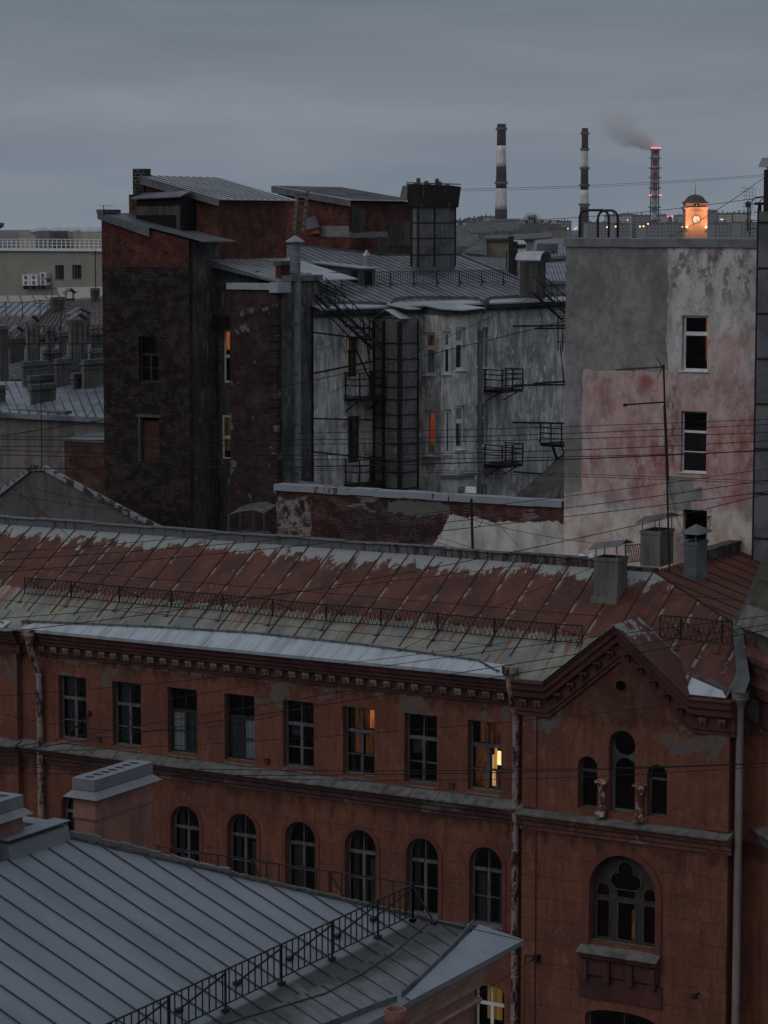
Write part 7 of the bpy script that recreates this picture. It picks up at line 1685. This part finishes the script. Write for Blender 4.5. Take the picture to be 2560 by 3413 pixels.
# ================================================================ cables
def cable(label, pts, d=66, r=.013, name='overhead_cable'):
    P = []; n = 28
    if len(pts) == 2: pts = [pts[0], ((pts[0][0]+pts[1][0])/2, (pts[0][1]+pts[1][1])/2+abs(pts[1][0]-pts[0][0])*.006), pts[1]]
    (x0, y0), (x1, y1), (x2, y2) = pts
    for i in range(n+1):
        x = x0+(x2-x0)*i/n
        y = y0*(x-x1)*(x-x2)/((x0-x1)*(x0-x2))+y1*(x-x0)*(x-x2)/((x1-x0)*(x1-x2))+y2*(x-x0)*(x-x1)/((x2-x0)*(x2-x1))
        dd = d if isinstance(d, (int, float)) else d[0]+(d[1]-d[0])*i/n
        P.append(D(x, y, dd))
    o = MB().tube(P, r, 5).build(name, MT['cable']); return tag(o, label, 'cable', 'cables strung over the roofs')
ctop = 'thin black cable '
CB = [
 ('rising from the left yard wall up to the pink wall', [(-60, 1462), (1394, 1190), (1900, 1065)], (88, 97), .018),
 ('highest of the level bundle before the tower and pink wall', [(-60, 1457), (900, 1446), (2620, 1395)], 80, .012),
 ('second from the top in the level bundle', [(-60, 1463), (900, 1467), (2620, 1411)], 80, .014),
 ('third from the top in the level bundle', [(-60, 1488), (900, 1483), (2620, 1439)], 80, .014),
 ('fourth from the top in the level bundle', [(-60, 1498), (900, 1517), (2620, 1465)], 80, .015),
 ('fifth in the level bundle, close to the thick one', [(-60, 1514), (900, 1531), (2620, 1500)], 80, .015),
 ('thick one crossing the lower tower window level', [(-60, 1560), (900, 1557), (2620, 1497)], 79, .022),
 ('falling gently across the lower pink wall', [(960, 1560), (1750, 1575), (2620, 1607)], (112, 79), .012),
 ('falling across the lower pink wall, just below its twin', [(960, 1566), (1750, 1583), (2620, 1615)], (112, 79), .012),
 ('from the rusty roof left over the parapet to the steel stack', [(-60, 1847), (900, 1766), (2560, 1562)], 78, .012),
 ('crossing the rusty roof and parapet, second of three', [(-60, 1870), (900, 1800), (2560, 1600)], 78, .014),
 ('crossing the rusty roof and parapet, third of three', [(-60, 1912), (926, 1826), (2560, 1638)], 76, .014),
 ('crossing the whole rusty roof past the capped chimneys', [(-60, 2114), (900, 1987), (2560, 1645)], 75, .015),
 ('sagging from the parapet to the near roof chimney', [(1340, 1655), (1790, 1782), (2090, 1818)], (98, 84.8), .012),
 ('crossing the rusty roof from the ridge down to the turret', [(1150, 1705), (1900, 1920), (2620, 2012)], (98, 80), .014),
 ('over the pale roof band at far left to the ridge chimney', [(-60, 2066), (900, 1983), (1990, 1850)], (72, 84.8), .012),
 ('passing the gable roof toward the turret, upper', [(560, 2330), (1660, 2167), (2620, 2045)], (84, 68), .013),
 ('rising past the upper windows and gable peak, upper', [(-60, 2508), (1447, 2256), (2620, 2072)], 68, .014),
 ('rising past the upper windows and gable peak, lower', [(-60, 2516), (1450, 2290), (2620, 2088)], 68, .016),
 ('steeply crossing the cornice up to the ridge chimney', [(900, 2395), (1400, 2135), (1995, 1885)], (86.5, 84.6), .011),
 ('sagging before the first upper windows to the cornice', [(-60, 2362), (420, 2436), (1200, 2300)], (66, 85), .011),
 ('touching the cornice brackets at the left end', [(-60, 2324), (850, 2245), (1700, 2140)], (66, 84), .011),
 ('nearly level across the upper windows to the gable', [(-60, 2512), (850, 2470), (2620, 2308)], 66, .011),
 ('level at the sill line, upper of three', [(-60, 2542), (900, 2567), (2620, 2540)], 62, .014),
 ('level at the sill line, middle of three', [(-60, 2574), (850, 2584), (2620, 2541)], 62, .013),
 ('level at the sill line, lowest of three', [(-60, 2544), (1300, 2601), (2620, 2549)], 62, .011),
 ('high in the sky before the striped chimneys', [(1480, 631), (2000, 616), (2620, 576)], (124, 150), .012),
 ('double line in the sky just under the highest one', [(1480, 637), (2000, 622), (2620, 581)], (124, 150), .01),
 ('from the steel stack toward the burnt flue', [(1500, 741), (2050, 715), (2540, 658)], (124, 97), .015),
 ('slanting down the pink wall from the small vent stack', [(1880, 942), (2290, 760), (2560, 582)], (96, 97), .014),
 ('from the roof hip down left over the grey courtyard', [(1100, 1310), (1500, 1120), (1885, 940)], (113, 98), .012),
 ('slanting across the left yard wall to the brick tower', [(-60, 1725), (140, 1555), (352, 1310)], (92, 112), .014),
 ('slack line over the gabled house, upper', [(-60, 1560), (60, 1640), (240, 1800)], (90, 94), .012),
 ('slack line over the gabled house, lower', [(-60, 1625), (300, 1690), (640, 1712)], (90, 110), .012),
 ('loose line along the foot of the tower', [(120, 1630), (420, 1690), (900, 1702)], (100, 104), .012),
 ('slanting up over the foreground gable eaves at lower right', [(1400, 3420), (1640, 3285), (1790, 3190)], (46, 82), .013),
 ('from the mast foot fanning right over plaster', [(1575, 1665), (1660, 1745), (1730, 1825)], (91, 94), .01),
 ('from the antenna down to the ridge cap', [(2228, 1600), (2250, 1700), (2290, 1790)], 86, .012),
 ('tangled line crossing the parapet brick left', [(920, 1650), (1300, 1745), (1620, 1840)], (102, 94), .01),
]
for lb, pts, d, r in CB: cable(ctop+lb, pts, d, r*.82)
q = onY(1793, 3189, YG); m = MB(); m.box(q.x-.09, q.x+.09, YG-.25, YG-.002, q.z-.1, q.z+.1); m.tube([(q.x-.1, YG-.12, q.z+.03), (q.x-.42, YG-.1, q.z+.02), (q.x-.45, YG-.06, q.z-.3), (q.x-.45, YG-.06, 4)], .02, 5); m.build('cable_box', MT['iron'], red)
q = onY(2315, 3320, YG-.4); m = MB(); m.tube([(q.x, YG-.01, q.z), (q.x, YG-.35, q.z+.02)], .03, 6); m.lathe((q.x, YG-.4, q.z-.08), [(.12, 0), (.1, .12), (.03, .18)], 10); m.build('wall_lamp', MT['iron'], red)
# ================================================================ haze
HAZE = .000025
s = S('haze'); s.t.nodes.remove(s.b); pv = s.t.nodes.new('ShaderNodeVolumePrincipled'); pv.inputs['Color'].default_value = (.90, .94, .98, 1); pv.inputs['Density'].default_value = HAZE; pv.inputs['Anisotropy'].default_value = 0
s.l(pv.outputs[0], s.t.nodes['Material Output'].inputs['Volume'])
o = MB().box(-8500, 8500, -2500, 9000, -1, 190).build('haze', s.m); o['kind'] = 'stuff'; s.m.cycles.homogeneous_volume = True if hasattr(s.m.cycles, 'homogeneous_volume') else None
for o in list(bpy.data.objects):
    if o.type == 'MESH' and not o.parent and o.name.startswith('overhead'): pass
